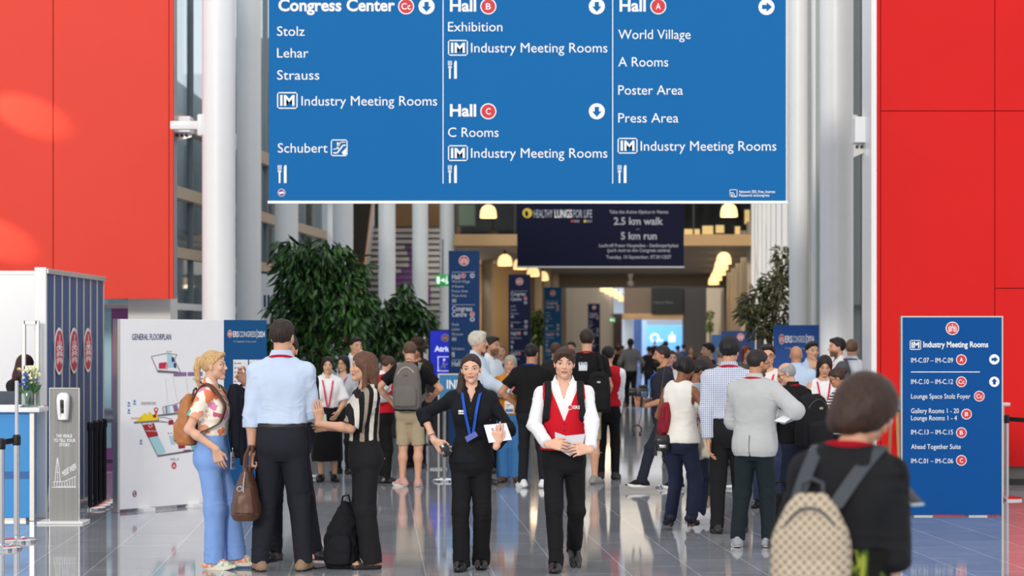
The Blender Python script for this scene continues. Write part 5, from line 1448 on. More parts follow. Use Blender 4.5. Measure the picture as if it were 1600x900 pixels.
congress_board(1127, 517, 1180, 46, 'dark blue board behind the man in the checked shirt', (10, 52, 112), False)
r, pl = flat_sign('standing_sign', 'small mid blue board just left of the dark blue board in the background', 'sign', 1112, 523, 1128, HZ + CH * F / 47, 47, mat('board_mid', (38, 92, 150), .5), .05, None, True)

# ---------------- floorplan wall on the left
p0 = np.array([PX(187, 22.8), 22.8]); p1 = np.array([PX(417, 24.5), 24.5])
tdir = (p1 - p0) / np.linalg.norm(p1 - p0); LN = np.linalg.norm(p1 - p0); ang = math.atan2(tdir[1], tdir[0])
fp = thing('floorplan_wall', 'white general floorplan board with a blue congress panel at its right end', 'sign', (p0[0], p0[1], 0), ang)
pl = Plane((p0[0], p0[1], 0), (tdir[1], -tdir[0], 0))
def along(px):
    q = pl.at((px, 600), 0)[0]; return float((q[:2] - p0) @ tdir)
HT = 1.918; xm = along(350)
MB().box((0, 0, .03), (xm, .06, HT), .004).build('panel', mat('plan_white', (243, 243, 245), .45), fp, smooth=False)['label'] = 'white map panel'
MB().box((xm + .004, 0, .03), (LN, .06, HT), .004).build('panel', mat('plan_blue', (16, 84, 138), .6, spec=.2), fp, smooth=False)['label'] = 'blue congress panel'
MB().box((-.03, -.006, .0), (0, .07, HT), .004).build('frame', M_alu, fp, smooth=False)
f = MB()
for s in (.25, .95, 1.7): f.box((s, -.08, 0), (s + .16, .16, .03))
f.build('foot', M_white, fp, smooth=False)
k = Ink(pl); T = k.text
T('GENERAL FLOORPLAN', 206, 531, 9.2, I_navy, 267, .005)
c_cr, c_lb, c_nv, c_lil, c_gr, c_ye, c_dr, c_tu, c_pk = [mat('map_' + n_, c_, .6) for n_, c_ in (('crimson', (206, 34, 72)), ('ice', (170, 214, 224)), ('navy', (40, 44, 120)), ('lilac', (140, 112, 160)), ('line', (126, 128, 134)), ('yellow', (246, 212, 20)), ('brick', (168, 30, 42)), ('teal', (110, 196, 188)), ('blush', (226, 150, 170)))]
def outline(pts, w=1.0, m=None): k.line(pts + [pts[0]], w, m or c_gr)
outline([(236, 557), (261, 552), (276, 554), (272, 562), (282, 582), (246, 580)], 1.0)
k.poly([(246, 578), (246, 582), (278, 584), (278, 580.5)], c_gr)
k.poly([(248, 567), (260, 566), (261, 576), (248, 576)], c_cr); k.poly([(260, 566), (262, 571), (261, 577), (257, 576)], c_pk, 1)
k.poly([(261, 554), (268, 553), (274, 573), (262, 574)], c_lb); k.poly([(267.5, 558), (271, 558), (272, 565), (268, 566)], c_nv, 1); k.poly([(271, 567), (274, 567.5), (275, 575), (271, 574)], c_nv, 1)
T('GALLERY', 259, 550.5, 2.2, c_gr, 268)
k.poly([(271, 582), (316, 581), (316, 587), (271, 588)], c_lil); k.rect(291, 580, 292.5, 588, I_white, 1)
T('CONGRESS', 301, 594.5, 4, c_gr, 320)
for a, b in (((258, 590), (262, 630)), ((270, 590), (277, 628)), ((290, 590), (296, 626))): k.line([a, b], .5, mat('map_pale', (224, 220, 210), .6))
T('REGISTRATION', 220.5, 632.5, 4.4, c_gr, 243)
k.poly([(212, 658), (226, 645), (230, 649), (233, 643), (240, 650), (245, 645), (247, 656), (214, 659)], c_ye); k.poly([(209, 659), (248, 656), (248, 659), (209, 662)], c_gr)
k.poly([(238, 648), (243, 647), (244, 652), (239, 653)], c_dr, 1)
outline([(254, 636), (272, 632), (284, 628), (284, 644), (256, 648)], 1.0); k.poly([(258, 636), (264, 634), (266, 645), (258, 646)], c_lb); k.poly([(270, 634), (276, 632), (279, 643), (272, 644)], c_lil); k.poly([(258, 634), (260, 634), (261, 646), (259, 646)], c_lil, 1)
k.poly([(246, 648), (282, 644), (282, 647), (246, 651)], c_gr); outline([(247, 653), (256, 652), (268, 655), (268, 661), (247, 657)], .8)
k.poly([(263, 657), (270, 656), (271, 663), (263, 664)], c_dr)
k.ring(243.5, 640, 2, 3.4, I_red); k.poly([(241, 642), (246, 642), (243.5, 650)], I_red)
outline([(221, 661), (244, 659), (304, 662), (304, 704), (246, 713)], .9)
k.poly([(222, 664), (240, 661), (247, 681), (231, 684)], c_dr); k.ring(234.5, 665, 2.2, 3, I_white, 1); T('WORLD VILLAGE', 227.5, 674.5, 2.4, I_white, 245, 0, 1)
k.poly([(232, 685), (247, 682), (259, 706), (247, 711)], c_lb); k.poly([(264, 681), (275, 680), (277, 692), (268, 695)], c_lb); k.poly([(277, 689), (288, 688), (289, 700), (279, 701)], c_dr); k.poly([(297, 694), (304, 692), (304, 700), (300, 703)], c_tu)
k.poly([(286, 703), (297, 702), (297, 706), (287, 707)], c_lil); k.poly([(246, 711), (304, 702), (304, 705), (247, 714)], c_gr)
for x, y in ((263, 677), (267, 677), (272, 676)): k.disc(x, y, 1, I_red)
T('HALL A', 266, 719.5, 4.4, c_gr, 279); k.disc(271.5, 727.5, 5.4, I_red, rx=3.6); T('A', 269.6, 730.6, 5.6, I_white, 273.4, .02, 1)
c_sky = mat('map_sky', (116, 150, 196), .6)
for x, y in ((201, 632), (210, 629), (220, 691), (201, 643)):
    k.rect(x - 1.6, y - 4, x + 1.6, y, c_sky); k.rect(x - 2.2, y + 1.4, x + 2.2, y + 3.4, c_sky)
T('MAIN ENTRANCE', 204.5, 655, 2.6, I_red, 222)
k.ring(210, 771.5, 3.4, 5, mat('ink_plum', (118, 62, 122), .6), kx=.62); k.line([(207.5, 774), (212.5, 769)], .9, mat('ink_plum', (118, 62, 122), .6)); k.rect(207.8, 771, 212.2, 772.4, I_red)
k.build('map_print', fp, 'printed colour map of the halls')
k = Ink(pl); T = k.text
mk_lungs(k, 358.8, 521.5, 6, .62); T('ERS', 363.5, 526.5, 8.6, I_white, 372.5, .025); T('CONGRESS', 373.5, 526.5, 8.6, I_white, 399.5); k.rect(400.8, 515, 401.4, 529, I_white); T('2024', 402.5, 526.5, 8.6, I_white, 413.5, .02); T('7-11 September | Vienna, Austria', 364, 535, 3, I_dim, 400)
for x0, x1 in ((364, 387), (389, 412)):
    k.rect(x0, 562, x1, 608, I_white)
    for j in range(6): k.rect(x0 + 2, 566 + j * 7, x0 + 3.6, 569.5 + j * 7, I_red, 1); k.rect(x0 + 5.5, 567 + j * 7, x0 + 12 + (j * 37 % 8), 568.6 + j * 7, I_grey, 1)
k.build('lettering', fp)
# ------------------------------------------------------------------ registration booth on the left
XB = -4.49
bo = thing('exhibition_booth', 'blue panelled booth partition with pale ribs and three red emblems', 'booth', (XB, 22.2, 0))
L_ = 3.1; HB = 2.40
MB().box((-.06, 0, 0.02), (.0, L_, HB - .03)).build('panel', mat('booth_blue', (42, 72, 124), .5), bo, smooth=False)
rb_ = MB()
for i in range(9):
    y = i * L_ / 8; rb_.box((-.05, y - .018, 0), (.008, y + .018, HB), .003)
rb_.build('ribs', mat('booth_rib', (214, 208, 196), .45), bo, smooth=False)
MB().box((-.07, -.03, HB - .05), (.03, L_ + .03, HB), .004).box((-.07, -.03, 0), (.03, L_ + .03, .05), .004).build('rails', M_alu, bo, smooth=False)
MB().box((-.10, -.06, 0), (.012, -.02, HB + .01), .006).build('corner_post', M_white, bo, smooth=False)
for i in (1.5, 3.5, 5.5):
    yc = i * L_ / 8 + .0; zc = 1.60; r_ = .235; y0 = yc
    n = 30; e = MB()
    def dsk(r, x, m):
        e.use(m).add([(x, y0 + r * math.cos(2 * math.pi * q / n), zc + r * math.sin(2 * math.pi * q / n)) for q in range(n)] + [(x + .004, y0 + r * math.cos(2 * math.pi * q / n), zc + r * math.sin(2 * math.pi * q / n)) for q in range(n)], [tuple(range(n, 2 * n))] + [(q, (q + 1) % n, n + (q + 1) % n, n + q) for q in range(n)])
    dsk(r_, .010, I_white); dsk(r_ * .87, .013, I_red)
    e.use(I_white)
    for s in (-1, 1):
        for j, (h0, h1) in enumerate(((-.25, .45), (-.42, .55), (-.2, .5))):
            yy = y0 + s * (.14 + j * .2) * r_
            for a, b in ((h0, h0 + (h1 - h0) * .28), (h0 + (h1 - h0) * .36, h0 + (h1 - h0) * .64), (h0 + (h1 - h0) * .72, h1)): e.box((.015, yy - .013, zc - b * r_), (.019, yy + .013, zc - a * r_))
    e.box((.015, y0 - .012, zc + .05 * r_), (.019, y0 + .012, zc + .7 * r_))
    e.build('emblem', None, bo, smooth=False)
wb = thing('booth_backdrop', 'bright white booth back wall at the left edge behind the reception counter', 'wall panel', (-6.2, 24.6, 0))
MB().box((-1.9, 0, 0), (1.16, .08, 2.43), .006).build('panel', mat('backdrop_white', (250, 250, 250), .5), wb, smooth=False)
MB().box((-1.9, -.01, 2.41), (1.16, .09, 2.445)).box((1.14, -.01, 0), (1.18, .09, 2.445)).build('frame', M_alu, wb, smooth=False)
ct = thing('reception_counter', 'bright blue reception counter with a white top at the left edge', 'counter', (-5.6, 21.78, 0))
MB().box((-1.6, 0, .03), (1.04, .32, 1.03), .005).build('body', mat('counter_blue', (36, 138, 208), .35), ct, smooth=False)
MB().box((-1.65, -.08, 1.03), (1.15, .34, 1.075), .008).build('worktop', M_white, ct, smooth=False)
MB().box((-1.6, .02, 0), (1.0, .3, .03)).build('plinth', M_alu, ct, smooth=False)
MB().box((-1.6, -.003, .40), (1.04, 0.0, .47)).build('stripe', mat('counter_stripe', (16, 92, 160), .4), ct, smooth=False)
MB().box((1.04, -.02, 0), (1.09, .03, 1.03), .005).build('corner_post', M_alu, ct, smooth=False)
fr = thing('sign_stand', 'white upright frame standing on the counter behind the flowers', 'frame', (PX(48, 22.04), 22.04, 1.075))
w1 = .065; hh0 = PZ(501, 22.04) - 1.075
MB().box((-w1 - .018, -.02, 0), (-w1 + .018, .02, hh0), .004).box((w1 - .02, -.02, 0), (w1 + .02, .02, hh0), .004).box((-w1, -.02, hh0 - .04), (w1, .02, hh0), .004).box((-w1, -.02, PZ(578, 22.04) - 1.075), (w1, .02, PZ(571, 22.04) - 1.075), .002).build('frame', M_alu, fr, smooth=False)
MB().box((-.14, -.06, 0), (.14, .06, .012), .003).build('base', M_alu, fr, smooth=False)
# flowers in a glass vase
vx, vd = PX(44, 21.86), 21.86
va = thing('flower_vase', 'glass vase of blue and pale yellow flowers on the reception counter', 'flowers', (vx, vd, 1.075))
MB().lathe([(.05, 0), (.055, .02), (.055, .15), (.05, .16)], n=20, cap=False).lathe([(.05, .002), (.001, .002)], n=20, cap=False).build('vase', glass('vase_glass', (206, 224, 216), .15), va)
stm = MB(); rr = random.Random(5); fl_b, fl_y, fl_p, lf = MB(), MB(), MB(), MB()
for i in range(46):
    a = rr.random() * 6.28; s = rr.random() ** .6 * .10; z = .19 + rr.random() * .20; x_, y_ = math.cos(a) * s, math.sin(a) * s * .8
    stm.tube([(x_ * .15, y_ * .15, .01), (x_ * .4, y_ * .4, .13), (x_, y_, z)], .0025, 5)
    tgt = fl_y if (x_ > .01 or z > .33) and i % 4 else (fl_p if i % 7 == 0 and z > .28 else fl_b)
    for q in range(7):
        b = q / 7 * 6.28; d_ = np.array([math.cos(b), math.sin(b) * .6, .5 * math.sin(b)]); c = np.array([x_, y_, z]); sd = np.array([-math.sin(b), math.cos(b) * .6, .4]) * .008; L2 = .026
        tgt.add([c, c + d_ * L2 * .6 + sd + (0, 0, .006), c + d_ * L2, c + d_ * L2 * .6 - sd + (0, 0, .006)], [(0, 1, 2, 3)])
    if i % 2: lf.add([(x_ * .5, y_ * .5, .12), (x_ * 1.0 + .015, y_, .17), (x_ * 1.3, y_ * 1.3, .22), (x_ * 1.0 - .015, y_, .17)], [(0, 1, 2, 3)])
stm.build('stems', mat('stem_green', (60, 110, 50), .6), va); lf.build('leaves', mat('vase_leaf', (52, 96, 46), .6), va)
fl_b.build('blossom', mat('petal_blue', (56, 84, 196), .6), va); fl_y.build('blossom', mat('petal_cream', (246, 240, 176), .6), va); fl_p.build('blossom', mat('petal_pink', (196, 150, 150), .6), va)
pp = thing('paper_stack', 'small stack of papers lying on the reception counter', 'papers', (PX(14, 21.88), 21.88, 1.075))
MB().box((-.14, -.1, 0), (.12, .1, .012), .002).box((-.10, -.08, .012), (.14, .11, .02), .002).build('sheets', mat('paper', (236, 238, 244), .7), pp, smooth=False)
oc = thing('office_chair', 'grey office chair back just visible behind the reception counter', 'chair', (PX(4, 23.0), 23.0, 0))
bag_mesh([LO([(.72, 0, 0, .20, .03, 3.5), (.76, 0, 0, .23, .04, 3.5), (1.10, 0, .02, .22, .04, 3.5), (1.20, 0, .03, .17, .03, 3)], .02)], .014, 'backrest', cloth((92, 98, 108)), oc, .003)
bag_mesh([LO([(.46, 0, -.18, .22, .22, 3), (.54, 0, -.18, .24, .24, 3)], .02)], .016, 'seat', cloth((80, 84, 92)), oc, .003)
MB().tube([(0, -.15, .05), (0, -.15, .46)], .03, 12).tube([(0, 0, .50), (0, .03, .78)], .025, 8).build('post', M_dark, oc)
fb = MB()
for k_ in range(5):
    a = k_ * 2 * math.pi / 5; fb.tube([(0, -.15, .08), (.28 * math.cos(a), -.15 + .28 * math.sin(a), .05)], .02, 8); fb.lathe([(.028, 0), (.03, .025), (.02, .05)], (.28 * math.cos(a), -.15 + .28 * math.sin(a), 0), 10)
fb.build('base', M_dark, oc)

# ------------------------------------------------------------------ sanitiser stand
D = 21.6
ss = thing('sanitiser_stand', 'grey steel hand sanitiser stand with a white dispenser beside the booth', 'stand', (PX(100.5, D), D, 0))
w = 22.5 / F * D; hs = PZ(607, D)
def grad(N, L, vec):
    nz = N.new('ShaderNodeTexNoise'); nz.inputs['Scale'].default_value = 2; L.new(mapping(N, L, vec, (40, 40, .4)), nz.inputs['Vector'])
    r = ramp(N, [(.3, (128, 128, 126)), (.7, (146, 146, 144))], 'LINEAR'); L.new(nz.outputs['Fac'], r.inputs[0]); return r.outputs[0]
MB().box((-w, 0, .02), (w, .03, hs), .004).build('panel', pattern('brushed_panel', grad, .35, .5), ss, smooth=False)
MB().box((-w - .006, -.004, .02), (-w, .034, hs + .006)).box((w, -.004, .02), (w + .006, .034, hs + .006)).box((-w, -.004, hs), (w, .034, hs + .006)).build('edging', M_alu, ss, smooth=False)
MB().box((-w - .09, -.17, 0), (w + .07, .2, .02), .005).build('base_plate', mat('stand_white', (232, 232, 230), .4), ss, smooth=False)
MB().tube([(-w - .06, .14, .02), (-w + .01, .03, .55)], .008, 8).build('brace', M_alu, ss)
zc = PZ(635, D)
V, Q = solid([LO([(zc - .125, 0, -.055, .045, .052, 3), (zc - .06, 0, -.058, .052, .056, 3), (zc + .06, 0, -.062, .058, .062, 2.8), (zc + .11, 0, -.05, .052, .05, 2.4), (zc + .13, 0, -.04, .03, .03, 2.2)], .01), BX((0, -.14, zc - .02), (.012, .05, .08), .004, .01, '-')], .006, 1)
dsp = link_mesh('dispenser', V, Q, mat('dispenser_white', (244, 244, 246), .25), None, ss)
MB().box((-.012, -.112, zc - .01), (.014, -.09, zc + .07), .006).box((-.010, -.105, zc - .06), (.010, -.09, zc - .012), .004).build('window', M_black, dsp)
MB().box((-.056, -.03, zc - .13), (-.044, 0, zc + .06), .004).build('back_plate', M_black, dsp)
k = Ink(Plane((0, D, 0), (0, -1, 0))); T = k.text
T('THE VENUE', 88, 683.5, 4.8, I_white, 113, .02); T('TO TELL YOUR', 84, 690.5, 4.8, I_white, 118, .02); T('STORY.', 93, 697.5, 4.8, I_white, 110, .02)
k.build('lettering', ss)
k = Ink(Plane((0, D, 0), (0, -1, 0)))
V, Fc = glyphs('MESSE WIEN', .02); a, b = V[:, 0].min(), V[:, 0].max()
t = (V[:, 0] - a) / (b - a); k._add(np.stack([97 + t * 22, 745 - t * 12 - V[:, 1] / .682 * (8 + 2 * t)], 1), Fc, I_white)
for y_ in (0, 1): k.line([(83, 753 + y_ * 8), (101, 752 + y_ * 8), (119, 744 + y_ * 16)], .9, I_white)
for x_ in range(85, 120, 4): k.line([(x_, 753 - max(0, x_ - 101) * .45), (x_, 761)], .8, I_white)
k.line([(90, 712), (88, 730), (86, 752)], .9, I_white); k.line([(90, 712), (92.5, 730), (94, 752)], .9, I_white); k.line([(90, 712), (90, 752)], .7, I_white); k.line([(86, 738), (94, 738)], .8, I_white); k.line([(88, 726), (92, 726)], .8, I_white); k.rect(81, 761, 119, 761.9, I_white)
k.build('skyline_drawing', ss)

# ------------------------------------------------------------------ queue posts
def stanchion(x, d, label, m_post, h=.93, r=.028, belt=None, group=None, plate=None, base=.17):
    o = thing('stanchion', label, 'queue post', (x, d, 0), group=group)
    MB().lathe([(base, 0), (base, .018), (base * .9, .03), (r * 1.4, .045)], n=28).build('base', M_chrome, o)
    MB().lathe([(r, .04), (r, h)], n=18).build('post', m_post, o)
    MB().lathe([(r * 1.25, h - .08), (r * 1.35, h - .07), (r * 1.35, h), (r * .9, h + .012)], n=18).build('belt_head', M_black, o)
    if plate:
        q = thing if False else MB(); q.box((-.012, -.02, h), (.012, .02, h + plate), .004); q.build('sign_holder', M_chrome, o, smooth=False)
    if belt:
        p = [np.array((0, 0, h - .035)) * (1 - t) + np.array(belt) * t + np.array((0, 0, -.05 * math.sin(math.pi * t))) for t in np.linspace(0, 1, 10)]
        MB().ribbon(p, (0, 0, 1), .048, .003).build('belt', cloth((26, 26, 28)), o)
    return o
stanchion(PX(26, 19.6), 19.6, 'chrome queue post with a tall sign holder, second from the left edge', M_chrome, .90, .026, (-.85, -.3, .88), 'chrome queue posts', .47)
stanchion(PX(2, 18.9), 18.9, 'chrome queue post cut by the left edge of the picture', M_chrome, .90, .026, None, 'chrome queue posts')
for i, (px, d, lb) in enumerate(((141, 23.3, 'leftmost of the black queue posts beside the booth'), (149, 23.62, 'second from the left of the black queue posts beside the booth'), (156, 23.94, 'third from the left of the black queue posts beside the booth'), (163, 24.26, 'rightmost of the black queue posts beside the booth'))):
    stanchion(PX(px, d), d, lb, M_black, .87, .024, None, 'black queue posts by the booth', base=.16)
stanchion(PX(1573, 24.6), 24.6, 'black belt queue post beside the meeting rooms board on the right', M_alu, .90, .022, (1.6, .3, .9), None)
for px, d, lb in ((483, 28.5, 'chrome queue post left of the woman in a black skirt'), (571, 29.2, 'chrome queue post between the striped top woman and the red vest'), (694, 27.8, 'chrome queue post between the shorts man and the woman in the black shirt'), (1046, 26.6, 'chrome queue post behind the man filming with a camera'), (1152, 26.5, 'chrome queue post behind the man in the checked shirt')):
    stanchion(PX(px, d), d, lb, M_chrome, .92, .022, None, 'queue posts in the hall', base=.16)

# ------------------------------------------------------------------ bar stools and table
def stool(px, d, label, h=.78, rz=0.3):
    o = thing('bar_stool', label, 'stool', (PX(px, d), d, 0), rz)
    wd = mat('stool_wood', (176, 128, 84), .5, noise=.15, nscale=30)
    for sx in (-1, 1):
        for sy in (-1, 1): MB().tube([(sx * .26, sy * .26, 0), (sx * .13, sy * .13, h - .03)], [.016, .02], 10).build('leg', wd, o)
    MB().tube([(-.21, -.21, .28), (.21, -.21, .28), (.21, .21, .28), (-.21, .21, .28), (-.21, -.21, .28)], .009, 8, cap=False).build('footrest', M_black, o)
    bag_mesh([LO([(h - .04, 0, 0, .15, .15, 2.4), (h - .01, 0, 0, .21, .20, 2.4), (h + .05, 0, .02, .225, .215, 2.4), (h + .12, 0, .05, .23, .2, 2.4)], .02), LO([(h + .02, 0, -.02, .19, .17, 2.4), (h + .2, 0, -.06, .2, .2, 2.4)], .02, '-')], .013, 'seat', mat('stool_shell', (110, 122, 132), .5), o, .0)
    return o
stool(176, 27.0, 'wooden bar stool with a grey shell seat behind the black queue posts')
stool(1397, 25.4, 'wooden legged bar stool behind the woman with the patterned backpack', .95, .8)
tb = thing('bar_table', 'white high table top peeping out beside the meeting rooms board', 'table', (PX(1566, 25.2), 25.2, 0))
zt = PZ(630, 25.2)
MB().lathe([(.08, zt - .03), (.088, zt - .02), (.088, zt), (.08, zt + .006)], n=30).build('tabletop', M_white, tb); MB().lathe([(.022, .02), (.022, zt - .03)], n=16).build('pedestal', M_alu, tb); MB().lathe([(.06, 0), (.06, .012), (.03, .03)], n=28).build('base', M_alu, tb)

# strip of white banner with blue letters behind the near columns
sb, pl = flat_sign('wall_sign', 'white sign with blue letters half hidden behind the left columns', 'sign', 404, 428, 440, 506, 40.5, M_white, .04)
k = Ink(pl, .006); k.rect(412, 461, 415.5, 480, I_navy); k.rect(418, 461, 421.5, 480, I_navy); k.rect(424, 466, 430, 469, I_navy); k.build('lettering', sb)
st2, pl = flat_sign('roll_up_banner', 'purple and pale blue panel behind the left end of the floorplan board', 'banner', 163, 476, 204, 700, 29.6, mat('violet_panel', (150, 84, 150), .5), .05, None, True)
k = Ink(pl, .004); k.poly([(163, 480), (174, 480), (174, 700), (163, 700)], mat('pale_cyan', (160, 206, 220), .5)); k.build('print', st2)
MB().box((-.2, -.02, PZ(482, 29.6)), (.2, .0, PZ(476, 29.6))).build('header_rail', M_alu, st2, smooth=False)
tag(MB().box((PX(130, 30.2), 30.2, 0), (PX(212, 30.2), 30.25, 2.3)).build('window_2', glass('lobby_glass', (200, 220, 228), .2), smooth=False), kind='structure')

# ------------------------------------------------------------------ foliage
def leaf_mat(name, dark, bright, rough=.35):
    if name in MATS: return MATS[name]
    m, N, L, b = nt(name)
    tc = N.new('ShaderNodeTexCoord'); nz = N.new('ShaderNodeTexNoise'); nz.inputs['Scale'].default_value = 9; nz.inputs['Detail'].default_value = 2
    L.new(tc.outputs['Object'], nz.inputs['Vector']); r = ramp(N, [(.35, dark), (.65, bright)], 'LINEAR'); L.new(nz.outputs['Fac'], r.inputs[0]); L.new(r.outputs[0], b.inputs['Base Color'])
    b.inputs['Roughness'].default_value = rough; MATS[name] = m; return m
def tree(label, px, d, blobs, n, leaf, wid, droop, mat_, seed, stems, name='indoor_tree', pot=.30):
    """blobs: (px, py, rx_px, ry_px, weight) crown lobes in the photo frame at distance d"""
    X = PX(px, d); o = thing(name, label, 'tree', (X, d, 0)); r = np.random.RandomState(seed)
    B = [(np.array([PX(b[0], d) - X, (i % 3 - 1) * .12, PZ(b[1], d)]), np.array([b[2] / F * d, max(b[2], b[3]) / F * d * .8, b[3] / F * d]), b[4]) for i, b in enumerate(blobs)]
    wts = np.array([b[2] for b in B]); wts = wts / wts.sum()
    pick = r.choice(len(B), n, p=wts)
    u = r.normal(size=(n, 3)); u /= np.linalg.norm(u, axis=1, keepdims=True); rad = r.rand(n) ** .42
    C = np.array([B[k_][0] for k_ in pick]) + u * rad[:, None] * np.array([B[k_][1] for k_ in pick])
    out = u.copy(); out[:, 2] *= .3; out += r.normal(size=(n, 3)) * .45
    dr = out; dr[:, 2] -= droop; dr /= np.linalg.norm(dr, axis=1, keepdims=True)
    sd = np.cross(dr, r.normal(size=(n, 3)) * .6 + np.array([0, 0, 1.0])); sd /= np.linalg.norm(sd, axis=1, keepdims=True); nn = np.cross(sd, dr)
    ln = leaf * (.65 + .7 * r.rand(n))[:, None]; wd_ = wid * (.7 + .6 * r.rand(n))[:, None]
    P = [C, C + dr * ln * .3 + sd * wd_ * .5 + nn * .012, C + dr * ln * .7 + sd * wd_ * .38 - nn * .004, C + dr * ln - nn * .02, C + dr * ln * .7 - sd * wd_ * .38 - nn * .004, C + dr * ln * .3 - sd * wd_ * .5 + nn * .012, C + dr * ln * .35 - nn * .006, C + dr * ln * .7 - nn * .014]
    V = np.stack(P, 1).reshape(-1, 3); base = np.arange(n) * 8
    q = lambda a, b, c, e: np.stack([base + a, base + b, base + c, base + e], 1)
    link_mesh('foliage', V, np.concatenate([q(0, 6, 2, 1), q(6, 7, 3, 2), q(0, 5, 4, 6), q(6, 4, 3, 7)]), mat_, None, o, smooth=True)
    bark = mat('bark', (92, 70, 50), .8, noise=.25, nscale=20)
    zlow = min(b[0][2] for b in B)
    tr_ = MB(); tr_.tube([(0, 0, pot), (.02, .0, zlow * .6 + .2), (stems[0], .02, zlow + .15)], [.045, .04, .03], 10); tr_.build('trunk', bark, o)
    br = MB()
    for c, rr_, w_ in B: br.tube([(stems[0] * .9, .02, zlow * .8 + .1), (c[0] * .5 + stems[0] * .4, c[1] * .5, (c[2] + zlow) / 2), tuple(c + np.array([0, 0, rr_[2] * .4]))], [.024, .016, .007], 7)
    br.build('branches', bark, o)
    if pot:
        MB().lathe([(.22, 0), (.30, .02), (.34, .5), (.35, .55), (.30, .55), (.29, .48), (.001, .47)], n=28, cap=False).build('pot', mat('planter', (70, 68, 66), .5), o)
        tr = MB().lathe([(.29, .0), (.001, .02)], (0, 0, .48), 20, cap=False).build('soil', mat('soil', (50, 40, 32), .9), o)
    return o
LF = leaf_mat('leaf_deep', (12, 34, 16), (66, 116, 44))
tree('large leafy green tree left of the passage, behind the man in the pale blue shirt', 500, 33.5, [(462, 392, 34, 22, .8), (505, 400, 46, 30, 1.2), (540, 430, 36, 40, 1.1), (470, 430, 40, 38, 1.1), (500, 470, 62, 50, 2.0), (450, 500, 40, 55, 1.2), (545, 490, 40, 46, 1.2), (500, 540, 60, 45, 1.2), (560, 470, 26, 30, .5), (435, 540, 30, 40, .7)], 3000, .20, .052, 1.1, LF, 3, (.05,))
tree('smaller leafy tree standing behind a white column, right of the large tree', 615, 40, [(592, 500, 34, 40, 1), (635, 480, 22, 26, .5), (640, 505, 34, 36, 1), (610, 540, 50, 34, 1), (662, 500, 16, 18, .35), (632, 450, 10, 14, .2)], 1300, .22, .06, 1.0, LF, 8, (.0,))
LR = leaf_mat('leaf_olive', (34, 40, 22), (124, 124, 80), .45)
tree('airy olive leaved tree on the right behind the blue congress board', 1203, 36.5, [(1222, 405, 12, 24, .4), (1212, 445, 26, 24, .9), (1185, 472, 30, 22, 1), (1216, 490, 26, 30, .8), (1174, 492, 20, 20, .7), (1224, 440, 9, 40, .5), (1196, 515, 30, 18, .6)], 1150, .135, .040, .45, LR, 5, (.0,))
tree('slim green plant far down the right side of the passage', 1109, 100, [(1109, 492, 4, 8, .4), (1109, 510, 4, 10, .6)], 160, .16, .06, .3, leaf_mat('leaf_far', (50, 80, 20), (110, 130, 40)), 6, (.0,), 'potted_plant')
tree('dark leafy plant between the second and third blue totems', 841, 67.5, [(841, 495, 8, 12, .5), (840, 520, 10, 18, 1)], 260, .22, .07, .6, LF, 9, (.0,), 'potted_plant')
# red netting bundle hanging in front of the second tree
nb_ = thing('red_cloth', 'crumpled red cloth bundle hanging beside the large tree', 'cloth', (PX(545, 35.2), 35.2, PZ(548, 35.2)))
V, Q = solid([LO([(0, 0, 0, .06, .05, 2), (.18, .0, 0, .07, .06, 2), (.36, .0, 0, .085, .06, 2), (.5, 0, 0, .06, .04, 2)], .02)], .014, 1, lambda V: .03 * vnoise(V, (60, 60, 9), 2))
link_mesh('folds', V, Q, cloth((196, 62, 52)), None, nb_)
MB().tube([(0, 0, .46), (0, 0, 1.3)], .006, 6).build('cord', M_dark, nb_)
# things far down the passage
for i, (x0, x1, y0, d, rgb, lb) in enumerate(((975, 989, 491, 132, (212, 226, 240), 'pale blue far banner left of the passage end'), (990, 1003, 497, 138, (60, 84, 130), 'dark blue far totem at the passage end'), (1004, 1010, 501, 140, (150, 176, 206), 'slim pale far totem at the passage end'))):
    flat_sign('banner_stand', lb, 'banner', x0, y0, x1, HZ + CH * F / d, d, mat('far_%d' % i, rgb, .5), .2, None, True)
fb_, pl = flat_sign('backdrop_banner', 'wide pale blue backdrop with a white ring at the very end of the passage', 'banner', 1003, 508, 1068, HZ + CH * F / 165, 165, mat('far_sky', (92, 156, 212), .5), .2, None, True)
k = Ink(pl, .02); k.ring(1023, 528, 5, 7, I_white); k.rect(1045, 524, 1055, 534, I_white); k.rect(1049, 519, 1051, 524, I_white); k.rect(1030, 531, 1036, 533, I_white); k.build('lettering', fb_)
sc_, pl = flat_sign('display_screen', 'black screen hung high at the end of the passage', 'screen', 1018, 449, 1067, 490, 123.6, mat('black_screen', (20, 26, 26), .3), .2)
k = Ink(pl, .02); k.text('Café zur Messe', 1021, 474, 3.2, I_grey, 1052); k.build('lettering', sc_)
tot, pl = flat_sign('wall_panel', 'narrow dark panel beside the congress board on the right', 'panel', 1182, 516, 1194, HZ + CH * F / 44, 44, M_dark, .05, None, True)
